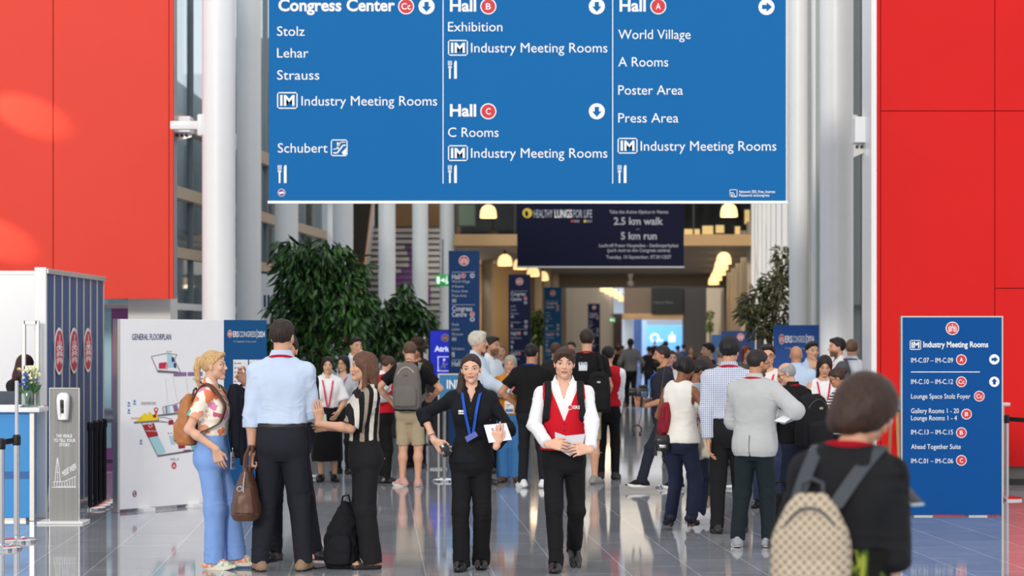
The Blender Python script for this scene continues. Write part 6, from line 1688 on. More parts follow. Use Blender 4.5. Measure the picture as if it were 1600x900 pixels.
# ------------------------------------------------------------------ cloth patterns
def floral(N, L, v):
    base = None
    cols = [((250, 240, 226), None)]
    vo = N.new('ShaderNodeTexVoronoi'); vo.inputs['Scale'].default_value = 13; vo.inputs['Randomness'].default_value = 1
    dv = N.new('ShaderNodeTexNoise'); dv.inputs['Scale'].default_value = 14; L.new(v, dv.inputs['Vector'])
    mx = N.new('ShaderNodeMix'); mx.data_type = 'RGBA'; mx.inputs[0].default_value = .09; L.new(v, mx.inputs[6]); L.new(dv.outputs['Color'], mx.inputs[7]); L.new(mx.outputs[2], vo.inputs['Vector'])
    sp = N.new('ShaderNodeSeparateColor'); L.new(vo.outputs['Color'], sp.inputs[0])
    r = ramp(N, [(0, (246, 236, 222)), (.26, (104, 190, 178)), (.38, (234, 134, 92)), (.48, (220, 140, 172)), (.58, (248, 236, 220)), (.82, (240, 172, 144)), (.93, (206, 104, 130))])
    L.new(sp.outputs[0], r.inputs[0])
    d = N.new('ShaderNodeMath'); d.operation = 'GREATER_THAN'; d.inputs[1].default_value = .62; L.new(vo.outputs['Distance'], d.inputs[0])
    m2 = N.new('ShaderNodeMix'); m2.data_type = 'RGBA'; L.new(d.outputs[0], m2.inputs[0]); L.new(r.outputs[0], m2.inputs[6]); m2.inputs[7].default_value = lin((248, 240, 228))
    return m2.outputs[2]
def wild_stripe(N, L, v):
    wv = N.new('ShaderNodeTexWave'); wv.wave_type = 'BANDS'; wv.bands_direction = 'Y'; wv.wave_profile = 'SAW'; wv.inputs['Scale'].default_value = 2.3; wv.inputs['Phase Offset'].default_value = 1.4; wv.inputs['Distortion'].default_value = .9; wv.inputs['Detail'].default_value = 2; wv.inputs['Detail Scale'].default_value = 2
    L.new(mapping(N, L, v, (1, 1, .45), (.15, .1, 0)), wv.inputs['Vector'])
    r = ramp(N, [(0, (20, 19, 20)), (.26, (150, 138, 124)), (.48, (24, 22, 22)), (.74, (208, 204, 194))]); L.new(wv.outputs['Fac'], r.inputs[0]); return r.outputs[0]
def gingham(N, L, v):
    sp = N.new('ShaderNodeSeparateXYZ'); L.new(v, sp.inputs[0]); out = []
    for ax in (0, 2):
        m = N.new('ShaderNodeMath'); m.operation = 'MULTIPLY'; m.inputs[1].default_value = 60; L.new(sp.outputs[ax], m.inputs[0])
        f = N.new('ShaderNodeMath'); f.operation = 'FRACT'; L.new(m.outputs[0], f.inputs[0])
        g = N.new('ShaderNodeMath'); g.operation = 'LESS_THAN'; g.inputs[1].default_value = .38; L.new(f.outputs[0], g.inputs[0]); out.append(g.outputs[0])
    a = N.new('ShaderNodeMath'); a.operation = 'ADD'; L.new(out[0], a.inputs[0]); L.new(out[1], a.inputs[1])
    h = N.new('ShaderNodeMath'); h.operation = 'MULTIPLY'; h.inputs[1].default_value = .5; L.new(a.outputs[0], h.inputs[0])
    r = ramp(N, [(0, (232, 236, 244)), (.5, (160, 170, 200)), (1, (96, 106, 152))], 'LINEAR'); L.new(h.outputs[0], r.inputs[0]); return r.outputs[0]
def thin_stripe(c0, c1, sc, ax=2, duty=.5):
    def f(N, L, v):
        sp = N.new('ShaderNodeSeparateXYZ'); L.new(v, sp.inputs[0])
        m = N.new('ShaderNodeMath'); m.operation = 'MULTIPLY'; m.inputs[1].default_value = sc; L.new(sp.outputs[ax], m.inputs[0])
        fr_ = N.new('ShaderNodeMath'); fr_.operation = 'FRACT'; L.new(m.outputs[0], fr_.inputs[0])
        r = ramp(N, [(0, c0), (duty, c1)]); L.new(fr_.outputs[0], r.inputs[0]); return r.outputs[0]
    return f
def monogram(N, L, v):
    w1 = N.new('ShaderNodeTexWave'); w1.inputs['Scale'].default_value = 20; w1.bands_direction = 'DIAGONAL'; L.new(mapping(N, L, v, (1, 0, 1)), w1.inputs['Vector'])
    w2 = N.new('ShaderNodeTexWave'); w2.inputs['Scale'].default_value = 20; w2.bands_direction = 'DIAGONAL'; L.new(mapping(N, L, v, (-1, 0, 1)), w2.inputs['Vector'])
    a = N.new('ShaderNodeMath'); a.operation = 'MULTIPLY'; L.new(w1.outputs['Fac'], a.inputs[0]); L.new(w2.outputs['Fac'], a.inputs[1])
    nz = N.new('ShaderNodeTexNoise'); nz.inputs['Scale'].default_value = 60; L.new(v, nz.inputs['Vector'])
    b = N.new('ShaderNodeMath'); b.operation = 'ADD'; L.new(a.outputs[0], b.inputs[0]); c = N.new('ShaderNodeMath'); c.operation = 'MULTIPLY'; c.inputs[1].default_value = .25; L.new(nz.outputs['Fac'], c.inputs[0]); L.new(c.outputs[0], b.inputs[1])
    r = ramp(N, [(.15, (196, 182, 160)), (.5, (164, 148, 130)), (.9, (118, 104, 92))], 'LINEAR'); L.new(b.outputs[0], r.inputs[0]); return r.outputs[0]
def jungle(N, L, v):
    nz = N.new('ShaderNodeTexNoise'); nz.inputs['Scale'].default_value = 9; L.new(mapping(N, L, v, (1.6, 1, .8), (0, .5, 0)), nz.inputs['Vector'])
    r = ramp(N, [(0, (16, 18, 16)), (.52, (70, 92, 30)), (.58, (150, 160, 60)), (.63, (18, 20, 18))]); L.new(nz.outputs['Fac'], r.inputs[0]); return r.outputs[0]

def pastel(N, L, v):
    nz = N.new('ShaderNodeTexNoise'); nz.inputs['Scale'].default_value = 16; L.new(v, nz.inputs['Vector'])
    r = ramp(N, [(0, (150, 196, 160)), (.42, (228, 224, 214)), (.52, (238, 160, 96)), (.6, (226, 150, 150)), (.68, (224, 216, 200))]); L.new(nz.outputs['Fac'], r.inputs[0]); return r.outputs[0]
C = cloth
white, offw, black, ink, navy, dnavy = C((236, 237, 240)), C((226, 224, 218)), C((20, 20, 22)), C((28, 28, 32)), C((32, 38, 58)), C((24, 27, 38))
pale, sky, red, khaki = C((196, 212, 236)), C((186, 206, 230)), C((206, 22, 40)), C((178, 162, 134))
BL = mat('black_leather', (18, 17, 17), .32); TAN = mat('suede', (150, 122, 98), .85)
WS = mat('white_sole', (232, 230, 226), .5); GS = mat('grey_sole', (120, 120, 118), .6)
def dress(m=None): return dict(kind='dress', mat=m or BL, sole=mat('dark_sole', (24, 22, 22), .6))
def sneak(m, sole=None, laces=None): return dict(kind='sneaker', mat=m, sole=sole or WS, laces=laces)
def trs(m, w=(.052, .040, .033), **k): return dict(kind='trousers', mat=m, w=w, **k)
REDL = dict(col=(206, 26, 58))

# ================================================================== nearest figures
# blonde woman in profile
P = person('blonde woman in a colourful short sleeved shirt and pale blue trousers facing right', 333, 888, 549, yaw=78, sex='f', tone='fair', hair=('ponytail', (200, 164, 114)), head=(6, -3, 0), brow=(150, 110, 70),
           aR=('px', 336, 700, -.17), pR=(-.25, 1, -.1), aL=('px', 366, 655, .1), pL=(.3, .8, -.4), hR=dict(f=(.2, -.25, -1), n=(1, 0, 0), curl=.35),
           shirt=dict(mat=pattern('floral_print', floral), sleeve='short', hem=.61, swid=1.12, e=.014), collar=(pattern('floral_print', floral), 32), pants=trs(C((128, 164, 224)), (.055, .050, .049), waist=.622, e=.014, hem=-.02),
           shoes=sneak(pattern('pastel_mesh', lambda N, L, v: pastel(N, L, v), .7), mat('sole_cream', (232, 224, 206), .6), mat('lace_orange', (226, 150, 90), .7)), fL=(.04, -.10, 0, 8, 0), fR=(-.045, -.02, 0, -6, 0), lanyard=dict(col=(40, 40, 60), drop=.55, badge=(150, 160, 180), w=.012))
backpack(P, 'tan leather backpack worn by the blonde woman in the colourful shirt', mat('tan_leather', (176, 112, 62), .5, noise=.12, nscale=14), mat('brown_strap', (92, 60, 40), .6), w=.135, hgt=.385, dep=.072, zc=.685, seed=2, pocket=True)
j = thing('jacket', 'dark navy jacket draped over the arm of the blonde woman', 'jacket', (PX(372, 17.45), 17.40, .86))
V, Q = solid([LO([(-.02, 0, 0, .045, .05, 2), (.06, .0, 0, .058, .07, 2), (.3, -.005, 0, .064, .08, 2), (.46, -.01, 0, .06, .07, 2), (.52, -.01, 0, .04, .06, 2)], .02)], .008, 1, lambda V: .03 * vnoise(V, (30, 30, 5), 4))
link_mesh('folds', V, Q, dnavy, None, j)
V, Q = solid([RC((.03, -.03, .42), (.05, -.04, -.08), .035, .028, .02, cut=True)], .007, 1, lambda V: .015 * vnoise(V, (40, 40, 8), 2)); link_mesh('sleeve', V, Q, dnavy, None, j)

# man in pale blue shirt from behind
P = person('tall man in a pale blue shirt seen from behind carrying a brown bag', 440, 892, 500, yaw=180, bulk=1.03, tone='light', hair=('short', (46, 34, 28)), head=(-14, 0, 0),
           aL=('px', 394, 706, -.02), pL=(.7, .5, 0), aR=(-.05, -.16, .62), pR=(-.45, .5, -1), hL=dict(f=(0, -.05, -1), n=(-1, 0, 0), curl=1.25, thumb=.7),
           shirt=dict(mat=pale, sleeve='rolled', hem=.588, e=.02, ease=.9, waist=.0, fold=.011), collar=(pale, 30), pants=trs(C((34, 35, 44)), (.058, .046, .037), belt=(28, 26, 26), waist=.592, fold=.008), shoes=dress(TAN), fL=(.085, .0, 0, 16, 0), fR=(-.085, -.01, 0, -14, 0),
           lanyard=dict(col=(206, 26, 58), front=False, w=.022), watch=('L', (96, 58, 40)))
# dark suited figure mostly hidden behind him
person('person in a dark suit mostly hidden behind the man in the pale blue shirt', 449, 876, 524, yaw=-8, tone='light', hair=('short', (40, 32, 28)), aR=('px', 386, 601, -.08), pR=(-.5, .2, -1), aL=('px', 474, 700, 0), hR=dict(f=(-.4, -.3, .6), n=(.8, -.4, 0), curl=.9),
       shirt=dict(mat=white, sleeve='long', hem=.59), over=dict(mat=dnavy, sleeve='long', hem=.47, v=.66, e=.026), pants=trs(dnavy), shoes=dress(), fL=(.135, -.02, 0, 62, 0))
hb_ = thing('handbag', 'brown leather bag held by the man in the pale blue shirt', 'bag', (PX(385, 17.1), 17.06, PZ(811, 17.1)))
LEA = mat('brown_leather', (92, 60, 44), .42, noise=.2, nscale=16)
bag_mesh([LO([(0, 0, 0, .085, .17, 3), (.05, 0, 0, .105, .20, 3), (.2, .0, 0, .088, .19, 2.8), (.32, .01, 0, .05, .165, 2.6), (.40, .015, 0, .018, .15, 2.4)], .02)], .008, 'body', LEA, hb_, .014, 4)
bag_mesh([LO([(.06, .01, -.2, .07, .025, 3), (.18, .01, -.19, .06, .03, 3), (.25, .012, -.175, .045, .02, 3)], .01)], .007, 'end_pocket', LEA, hb_, .006, 2)
for s in (-1, 1): MB().tube([(.015 + s * .02, -.09, .36), (.022 + s * .022, -.07, .47), (.04 + s * .012, -.02, .545), (.04 + s * .012, .03, .545), (.022 + s * .022, .08, .47), (.015 + s * .02, .1, .36)], .0085, 8).build('handle', LEA, hb_)
z_ = MB(); z_.use(M_chrome).tube([(.0, -.215, .12), (.008, -.20, .28), (.012, -.16, .36)], .004, 6).tube([(math.cos(a) * .018 - .02, -.21, .24 + math.sin(a) * .018) for a in np.linspace(0, 6.28, 14)], .004, 6); z_.build('hardware', None, hb_)

# woman with striped top
P = person('long haired woman in a black and beige striped top holding up a hand, facing left', 569, 888, 551, yaw=-72, sex='f', tone='light', hair=('long', (96, 66, 48)), head=(-4, -3, 0), brow=(70, 48, 36),
           aL=('px', 499, 662, -.22), pL=(.1, .6, -1), aR=('px', 512, 668, .1), hL=dict(f=(.1, -.12, 1), n=(-.85, -.4, 0), curl=.18, thumb=.3),
           shirt=dict(mat=pattern('wild_stripe', wild_stripe), sleeve='elbow', hem=.572, swid=1.2, e=.016, flare=.004), pants=trs(ink, (.057, .052, .054), waist=.60, hem=-.02, fold=.007), shoes=dict(kind='sandal', mat=BL, sole=BL, skin=skin('light')), fL=(.05, .02, 0, -6, 0), fR=(-.04, .035, 0, 0, 0))
fbag = thing('backpack', 'black backpack standing on the floor at the feet of the woman in the striped top', 'backpack', (PX(533, 17.35), 17.4, 0))
bag_mesh([LO([(.0, 0, 0, .11, .11, 3), (.06, 0, 0, .13, .13, 3), (.22, .0, 0, .125, .12, 2.8), (.36, .02, 0, .10, .09, 2.4), (.46, .03, 0, .06, .06, 2.2), (.5, .035, 0, .03, .03, 2)], .03)], .009, 'pack_body', C((24, 25, 30)), fbag, .035, 7)
bag_mesh([LO([(.04, -.02, -.12, .09, .04, 3), (.2, -.01, -.12, .085, .045, 3), (.26, 0, -.11, .05, .02, 3)], .02)], .009, 'front_pocket', C((26, 27, 32)), fbag, .02, 3)
MB().ribbon([(.06, -.06, .42), (.13, -.07, .34), (.15, -.08, .16), (.13, -.09, .03), (.18, -.1, .005)], (0, 1, .2), .04, .01).ribbon([(-.10, -.10, .02), (-.17, -.13, .008), (-.26, -.16, .008), (-.30, -.2, .008)], (.3, 1, 0), .035, .008).build('shoulder_strap', black, fbag)
MB().tube([(0, .0, .48), (.01, 0, .54), (.05, 0, .55), (.07, 0, .48)], .008, 8).build('handle', black, fbag)

# walking woman
blk = C((22, 24, 30))
P = person('woman in a black shirt walking towards us with one hand on her hip', 737, 889, 552, yaw=-3, sex='f', tone='fair', hair=('tied', (52, 36, 28)), head=(0, 0, -2), brow=(60, 42, 34), drop=.006,
           aR=('px', 677, 686, -.02), pR=(-1, .6, 0), aL=('px', 776, 697, -.22), pL=(.8, .5, -.5), hR=dict(f=(.62, -.1, -.7), n=(.3, .8, .2), curl=.35), hL=dict(f=(.05, -.1, 1), n=(.1, 1, .1), curl=.35),
           shirt=dict(mat=blk, sleeve='long', sleeveR='rolled', hem=.50, e=.013, waist=.010, fold=.010, v=.775, vs=.35), collar=(blk, 28), pants=trs(C((20, 20, 23)), (.054, .043, .043), hem=-.03, fold=.009), shoes=dress(), fL=(.042, .03, 0, 4, 0), fR=(-.042, -.07, 0, -6, 0),
           lanyard=dict(col=(36, 84, 186), drop=.62, w=.022, x=.004), watch=None)
V, Q = solid([RC(P.hc + P.Rh @ (np.array([-.25, .3, -.2]) * P.hh), P.hc + P.Rh @ (np.array([-.38, .05, -.75]) * P.hh), .045, .035, .02), RC(P.hc + P.Rh @ (np.array([-.38, .05, -.75]) * P.hh), P.hc + P.Rh @ (np.array([-.36, -.1, -1.0]) * P.hh), .033, .012, .02)], .006, 1, lambda V: .012 * vnoise(V, (60, 60, 12)))
link_mesh('ponytail', V, Q, hairmat((52, 36, 28)), None, P.root)
lg = MB()
for q_, (a, b, zz) in enumerate(((-.030, -.008, .0), (-.005, .022, .0), (-.03, .024, -.014), (-.03, .016, -.021))):
    x_ = -.058 + (a + b) / 2; z_ = .735 * P.H + zz; y_ = P.surf_y(x_, z_, -1, .018) ; lg.box((-.058 + a, y_ - .004, z_ - (.007 if q_ < 2 else .002)), (-.058 + b, y_, z_ + (.007 if q_ < 2 else .002)))
lg.build('chest_logo', I_white, P.root, smooth=False)
bt = MB()
for z_ in (.79, .745, .70, .655, .61, .565): bt.tube([(0.0, P.surf_y(0, z_ * P.H, -1, .004), z_ * P.H), (0.0, P.surf_y(0, z_ * P.H, -1, .011), z_ * P.H)], .0045, 8)
bt.build('buttons', M_black, P.root)
br_ = MB(); f_ = unit(P.Wr['R'] - P.E['R']); br_.use(mat('bead_pink', (150, 60, 110), .5)).tube([P.Wr['R'] - f_ * .030, P.Wr['R'] - f_ * .022], [.030, .030], 16); br_.use(M_chrome).tube([P.Wr['R'] - f_ * .012, P.Wr['R'] - f_ * .008], [.029, .029], 16); br_.build('bracelet', None, P.root)
def sheet(name, label, cat, pts, m, th=.004, extra=None):
    """thin rigid sheet through photo points (px, py, distance)"""
    A = np.array([W(*p) for p in pts]); c = A.mean(0); r = thing(name, label, cat, tuple(c))
    n = unit(np.cross(A[1] - A[0], A[2] - A[0])); n = n if n[1] > 0 else -n; B = A - c; V = np.concatenate([B, B + n * th]); k_ = len(pts)
    link_mesh('sheet', V, [list(range(k_)), list(range(k_, 2 * k_))[::-1]] + [[i, (i + 1) % k_, k_ + (i + 1) % k_, k_ + i] for i in range(k_)], m, None, r, smooth=False)
    if extra: extra(r, A, n)
    return r
PAP = mat('paper', (234, 236, 242), .7)
DW = P.d
def lines(r, A, n):
    k = Ink(Plane(A[0], n), .003)
    for x in (768, 774, 781): k.line([(x + 1, 669), (x + 4.5, 685)], 1.3, I_navy)
    k.build('print', r)
sheet('notepad', 'white printed pad held by the woman in the black shirt', 'notepad', [(756, 664, DW - .22), (791, 661, DW - .20), (800, 687, DW - .22), (764, 692, DW - .25)], PAP, .008, lines)
ph = thing('phone', 'dark phone in the hand on the hip of the woman in the black shirt', 'phone', tuple(W(696, 704, DW - .10)))
Rp = rotm(0, 0, -24)
MB().box((-.03, -.005, -.045), (.03, .005, .05), .004, Rp, (0, 0, 0)).build('body', mat('phone_black', (20, 20, 26), .2), ph); MB().box((-.012, -.0075, .028), (.004, -.005, .042), .002, Rp, (0, 0, 0)).build('camera_bump', M_chrome, ph)
sheet('id_card', 'blue card hanging from the lanyard of the woman in the black shirt', 'card', [(726, 683, DW - .185), (743, 674, DW - .185), (747, 681, DW - .19), (730, 691, DW - .19)], mat('card_blue', (44, 56, 160), .4), .003)

# walking man in red vest
P = person('young man in a red vest and white shirt walking towards us with papers', 881, 890, 540, yaw=0, tone='fair', hair=('swept', (66, 46, 36)), head=(0, 2, 2), brow=(58, 40, 32), drop=.012, bulk=1.0, stubble=.06,
           aR=('px', 855, 694, -.335), pR=(-1, .25, -.6), aL=('px', 923, 702, -.335), pL=(1, .25, -.6), hR=dict(f=(.9, -.3, -.05), n=(.1, .9, -.35), curl=.55, thumb=.35), hL=dict(f=(-.9, -.3, -.05), n=(-.1, .9, -.35), curl=.55, thumb=.35),
           shirt=dict(mat=white, sleeve='long', hem=.59, e=.014, swid=1.0, fold=.012, v=.772, vs=.30), collar=(white, 34), over=dict(name='vest', mat=red, vest=True, hem=.548, e=.028, v=.675, vs=.40, flare=.0, waist=.006, fold=.006),
           pants=trs(C((22, 22, 25)), (.053, .041, .035), hem=-.02, fold=.009), shoes=dress(), fR=(-.036, -.09, 0, -8, 0), fL=(.05, .16, .035, 6, 28))
k = Ink(Plane(P.o + np.array([.0, P.surf_y(.07, .715 * P.H, -1, .038), 0]), (.15, -1, 0)), .0); k.disc(891, 636.5, 4, I_white); k.disc(891, 636.5, 3.2, I_red, 1); k.text('ERS', 896, 639, 5, I_white, 906, .02); k.rect(907, 634, 919, 635.4, I_white); k.rect(907, 637, 917, 638, I_white); k.build('chest_logo', P.root)
bt = MB()
for z_ in (.655, .625, .595): bt.tube([(0, P.surf_y(0, z_ * P.H, -1, .012), z_ * P.H), (0, P.surf_y(0, z_ * P.H, -1, .022), z_ * P.H)], .0055, 10)
bt.build('buttons', M_black, P.root)
backpack(P, 'black backpack worn by the young man in the red vest', C((22, 22, 24)), C((26, 26, 28)), w=.145, hgt=.42, dep=.07, zc=.67, seed=4, gap=.02, soff=.014)
DM = P.d
sheet('document', 'grey white papers held in both hands by the man in the red vest', 'papers', [(867, 675, DM - .315), (884, 681, DM - .315), (914, 678, DM - .315), (910, 700, DM - .318), (891, 713, DM - .32), (868, 700, DM - .318)], mat('paper_grey', (206, 210, 220), .7), .006)

# foreground woman
DF = 7.75
bz = C((27, 28, 32))
P = person('blurred woman in a black jacket in the right foreground with a patterned backpack', 1330, 0, H=1.62, pos=(PX(1326, DF), DF), yaw=163, sex='f', tone='light', hair=('bob', (58, 40, 32)), head=(-50, 26, 0), lean=(0, -.02), bulk=.98, hunch=.10,
           aR=('px', 1403, 780, .12), pR=(-.05, .35, -1), aL=(.1, -.16, .6), hR=dict(f=(0, -.6, .7), n=(.6, -.2, .2), curl=1.0), shirt=dict(mat=pattern('jungle_print', jungle), sleeve='long', hem=.48, e=.012, flare=.01), over=dict(mat=bz, sleeve='long', hem=.645, e=.022, swid=1.0, fold=.010), pants=trs(pattern('jungle_print', jungle), (.062, .056, .052)), shoes=dress(),
           lanyard=dict(col=(206, 26, 48), front=False, w=.03), glasses=(200, 200, 205))
MG = pattern('monogram_canvas', monogram, .6); GB = mat('slate_leather', (56, 62, 70), .5)
bp_ = backpack(P, 'beige patterned backpack with slate straps on the woman in the right foreground', MG, GB, w=.135, hgt=.44, dep=.075, zc=.625, xo=.10, seed=5, taper=.6, trim=GB, gap=.03, rz=.10, front_straps=False)
MB().ribbon([(-.12, .155, .03), (-.06, .168, .03), (.06, .168, .03), (.12, .155, .03)], (0, 0, 1), .022, .008).build('trim_band', GB, bp_)
ph = thing('phone', 'pale phone held by the woman in the right foreground', 'phone', tuple(W(1415, 768, DF + .12))); MB().box((-.035, -.005, -.07), (.035, .005, .07), .004, rotm(40, -50, 0), (0, 0, 0)).build('body', mat('phone_silver', (190, 205, 215), .25), ph); MB().box((-.031, -.0065, -.064), (.031, -.0045, .064), .001, rotm(40, -50, 0), (0, 0, 0)).build('screen', M_black, ph)

# ================================================================== right hand group
P = person('woman in a white sleeveless top and navy trousers seen from behind', 1064, 828, 556, yaw=150, sex='f', tone='brown', hair=('lowbun', (22, 18, 18)), head=(-28, 18, -6), aR=('px', 1098, 655, .10), pR=(-1, .4, -.6), aL=(.10, -.16, .60), pL=(.8, .5, -.5),
           shirt=dict(mat=C((232, 229, 222)), sleeve='none', hem=.50, e=.026, flare=.016, fold=.009), pants=trs(C((36, 42, 66)), (.057, .044, .036), hem=-.012), shoes=dict(kind='heel', mat=mat('navy_suede', (22, 26, 44), .6), sole=BL), fL=(.06, .02, .02, 40, 0), fR=(-.055, -.02, .02, 0, 0))
mbp = MB()
for s in (1, -1): mbp.tube([P.S['L' if s > 0 else 'R'] + np.array([-s * .03, .04 * math.sin(a), .0]) + np.array([s * .012 * math.cos(a), .05 * math.cos(a), .075 * math.sin(a) - .02]) for a in np.linspace(0, 6.28, 20)], .004, 6, cap=False)
pass
hbk = thing('handbag', 'small black shoulder bag with a chain at the hip of the woman in white', 'bag', tuple(W(1035, 705, 20.7)))
bag_mesh([LO([(0, 0, 0, .07, .035, 3), (.10, 0, 0, .078, .045, 3), (.15, 0, 0, .06, .03, 3)], .01)], .008, 'body', BL, hbk, .004)
MB().tube([(-.06, 0, .12), (-.03, .0, .4), (.02, .02, .75), (.06, .04, .80)], .003, 6).build('chain', mat('dark_brass', (84, 70, 50), .4, .8), hbk); MB().box((-.03, -.05, .03), (.03, -.038, .06), .004).build('clasp', M_chrome, hbk); MB().tube([(-.06, -.03, .05), (-.065, -.035, -.04)], [.008, .016], 8).build('tassel', BL, hbk)
rj = thing('folded_jacket', 'dark red folded jacket carried by the woman in white', 'jacket', tuple(W(1037, 680, 20.75)))
V, Q = solid([LO([(0, 0, 0, .03, .05, 2), (.06, 0, 0, .05, .06, 2.2), (.2, .01, 0, .05, .06, 2.2), (.30, .02, 0, .025, .05, 2)], .02)], .01, 1, lambda V: .03 * vnoise(V, (30, 30, 12), 3)); link_mesh('folds', V, Q, C((140, 34, 48)), None, rj)
V, Q = solid([RC((-.01, -.05, .24), (.0, -.06, .02), .028, .022, .02, cut=True)], .008, 1, lambda V: .02 * vnoise(V, (40, 40, 14), 6)); link_mesh('sleeve', V, Q, C((132, 30, 44)), None, rj)

person('dark haired woman with glasses looking down beside the woman in white', 1087, 815, 561, yaw=120, sex='f', tone='brown', hair=('tied', (24, 20, 20)), head=(-22, 22, 0), aR=(-.08, -.2, .62), aL=(.08, -.2, .62), shirt=dict(mat=C((150, 160, 168)), sleeve='short', hem=.53), pants=trs(navy), shoes=sneak(C((226, 226, 228))), glasses=(30, 26, 26))
person('woman in a pink face mask and olive skirt behind the woman in white', 1104, 806, 556, yaw=-50, sex='f', tone='light', hair=('half', (60, 42, 34)), head=(0, 20, 0), mask=(226, 172, 178), glasses=(26, 24, 24), aR=(-.10, -.2, .62), aL=(.08, -.18, .62),
       shirt=dict(mat=pattern('grey_stripe', thin_stripe((170, 178, 186), (226, 228, 230), 26, 0)), sleeve='long', hem=.54), pants=dict(kind='skirt', mat=C((72, 88, 40)), hem=.135, w=.11), shoes=sneak(C((236, 234, 230)), WS, WS))
tt = thing('tote_bag', 'cream cloth tote bag hanging between the woman in white and the man in checks', 'bag', tuple(W(1103, 716, 20.95)))
bag_mesh([LO([(0, 0, 0, .075, .045, 3), (.06, 0, 0, .085, .055, 3), (.24, -.01, 0, .075, .045, 2.6), (.34, -.02, 0, .05, .015, 2.4)], .02)], .01, 'body', C((222, 216, 198)), tt, .03, 3)
MB().ribbon([(-.05, -.02, .32), (-.06, -.02, .45), (-.05, 0, .58)], (0, 1, 0), .03, .004).ribbon([(.0, .02, .33), (-.03, .02, .45), (-.05, .02, .58)], (0, 1, 0), .03, .004).build('handle', C((216, 208, 190)), tt)

P = person('man in a blue and white checked shirt seen from behind', 1139, 833, 528, yaw=174, tone='olive', hair=('full', (24, 22, 24)), bulk=1.06, belly=.012, head=(-16, 4, 0), aL=('px', 1107, 690, -.06), pL=(1, .5, 0), aR=(-.09, -.2, .62), shirt=dict(mat=pattern('gingham', gingham), sleeve='long', hem=.588, e=.02, swid=1.08, fold=.010), collar=(pattern('gingham', gingham), 25),
           pants=trs(C((24, 24, 27)), (.055, .044, .036), belt=(20, 20, 20), waist=.60), shoes=dress(), lanyard=dict(col=(206, 26, 48), front=False, w=.026), fL=(.06, .03, 0, 14, 0), fR=(-.06, -.02, 0, -12, 0))
P = person('man in a light grey blazer seen from behind holding a paper', 1180, 855, 546, yaw=155, tone='tan', hair=('crop', (36, 30, 28)), bulk=1.06, head=(-38, 8, 0), stubble=.75, aR=('px', 1221, 652, -.02), pR=(-1, .5, -.5), aL=(.09, -.17, .6), hR=dict(f=(-.3, -1, .1), n=(.3, 0, 1), curl=.5),
           shirt=dict(mat=white, sleeve='long', hem=.585), over=dict(mat=C((186, 188, 190)), sleeve='long', hem=.462, e=.028, vent=.57, swid=1.06, fold=.009), collar=(C((190, 192, 194)), 30), pants=trs(C((26, 36, 42)), (.057, .047, .039), hem=-.01), shoes=sneak(mat('shoe_grey', (150, 154, 160), .7), WS, WS), fL=(.085, .03, 0, 22, 0), fR=(-.06, -.03, 0, 0, 0), lanyard=dict(col=(206, 26, 48), front=False, w=.022), glasses=(70, 60, 55))
sheet('document', 'white sheet in the hand of the man in the grey blazer', 'papers', [(1210, 657, 18.75), (1232, 644, 19.0), (1246, 647, 18.95), (1226, 660, 18.7)], PAP, .004)
P = person('bowed grey haired man in a black jacket carrying a big black backpack', 1243, 818, 566, yaw=-142, tone='light', hair=('balding', (150, 150, 152)), head=(48, 18, 0), lean=(0, -.05), hunch=.05, bulk=1.05, belly=.02, glasses=(50, 44, 40), aR=(-.1, -.2, .62), aL=(.1, -.2, .62), shirt=dict(mat=C((22, 22, 25)), sleeve='long', hem=.50, e=.022), collar=(C((24, 24, 27)), 22), pants=trs(C((34, 42, 62)), (.056, .046, .038)), shoes=dress(), lanyard=dict(col=(206, 26, 48), front=False, w=.022))
backpack(P, 'big black backpack with a small metal label on the bowed grey haired man', C((25, 25, 28)), C((18, 18, 20)), w=.19, hgt=.50, dep=.10, zc=.64, seed=8, logo=(170, 160, 130), gap=.03, trim=mat('zip_grey', (70, 70, 74), .5))
sb_ = thing('shoulder_bag', 'black bag slumped on the floor right of the man in the grey blazer', 'bag', (PX(1222, 19.9), 20.1, 0))
bag_mesh([LO([(0, 0, 0, .12, .09, 3), (.08, 0, 0, .13, .10, 2.8), (.26, .01, 0, .10, .075, 2.5), (.38, .02, 0, .06, .04, 2.2)], .03)], .011, 'body', C((24, 24, 26)), sb_, .04, 6)
MB().tube([(-.05, 0, .35), (-.03, 0, .47), (.04, 0, .48), (.08, 0, .33)], .009, 8).build('handle', C((20, 20, 22)), sb_)
person('man with glasses and a red lanyard in an olive jacket behind the grey blazer', 1199, 793, 538, yaw=-12, tone='light', hair=('short', (34, 28, 26)), head=(8, 4, 0), glasses=(24, 22, 22), shirt=dict(mat=offw, sleeve='long', hem=.58), over=dict(mat=C((92, 86, 70)), sleeve='long', hem=.48, v=.62, e=.026), pants=trs(C((60, 70, 100))), shoes=dress(), lanyard=dict(col=(216, 40, 64), drop=.58, badge=(60, 90, 150)))
person('bald man in a pale blue shirt standing before the blue congress board', 1244, 757, 541, yaw=176, tone='tan', hair=('none', (150, 120, 100)), brow=(90, 70, 60), bulk=1.1, shirt=dict(mat=sky, sleeve='long', hem=.588, e=.02), collar=(sky, 25), pants=trs(navy), shoes=dress())
person('man with short black hair holding a hand to his chin beside the bald man', 1268, 744, 534, yaw=12, tone='asian', hair=('short', (22, 20, 22)), head=(8, 2, 0), brow=(30, 26, 26), aR=('px', 1266, 577, -.2), pR=(-.7, .2, -1), hR=dict(f=(.5, -.2, .6), n=(.5, .8, 0), curl=1.1), shirt=dict(mat=sky, sleeve='long', hem=.588), collar=(sky, 28), pants=trs(dnavy), shoes=dress())
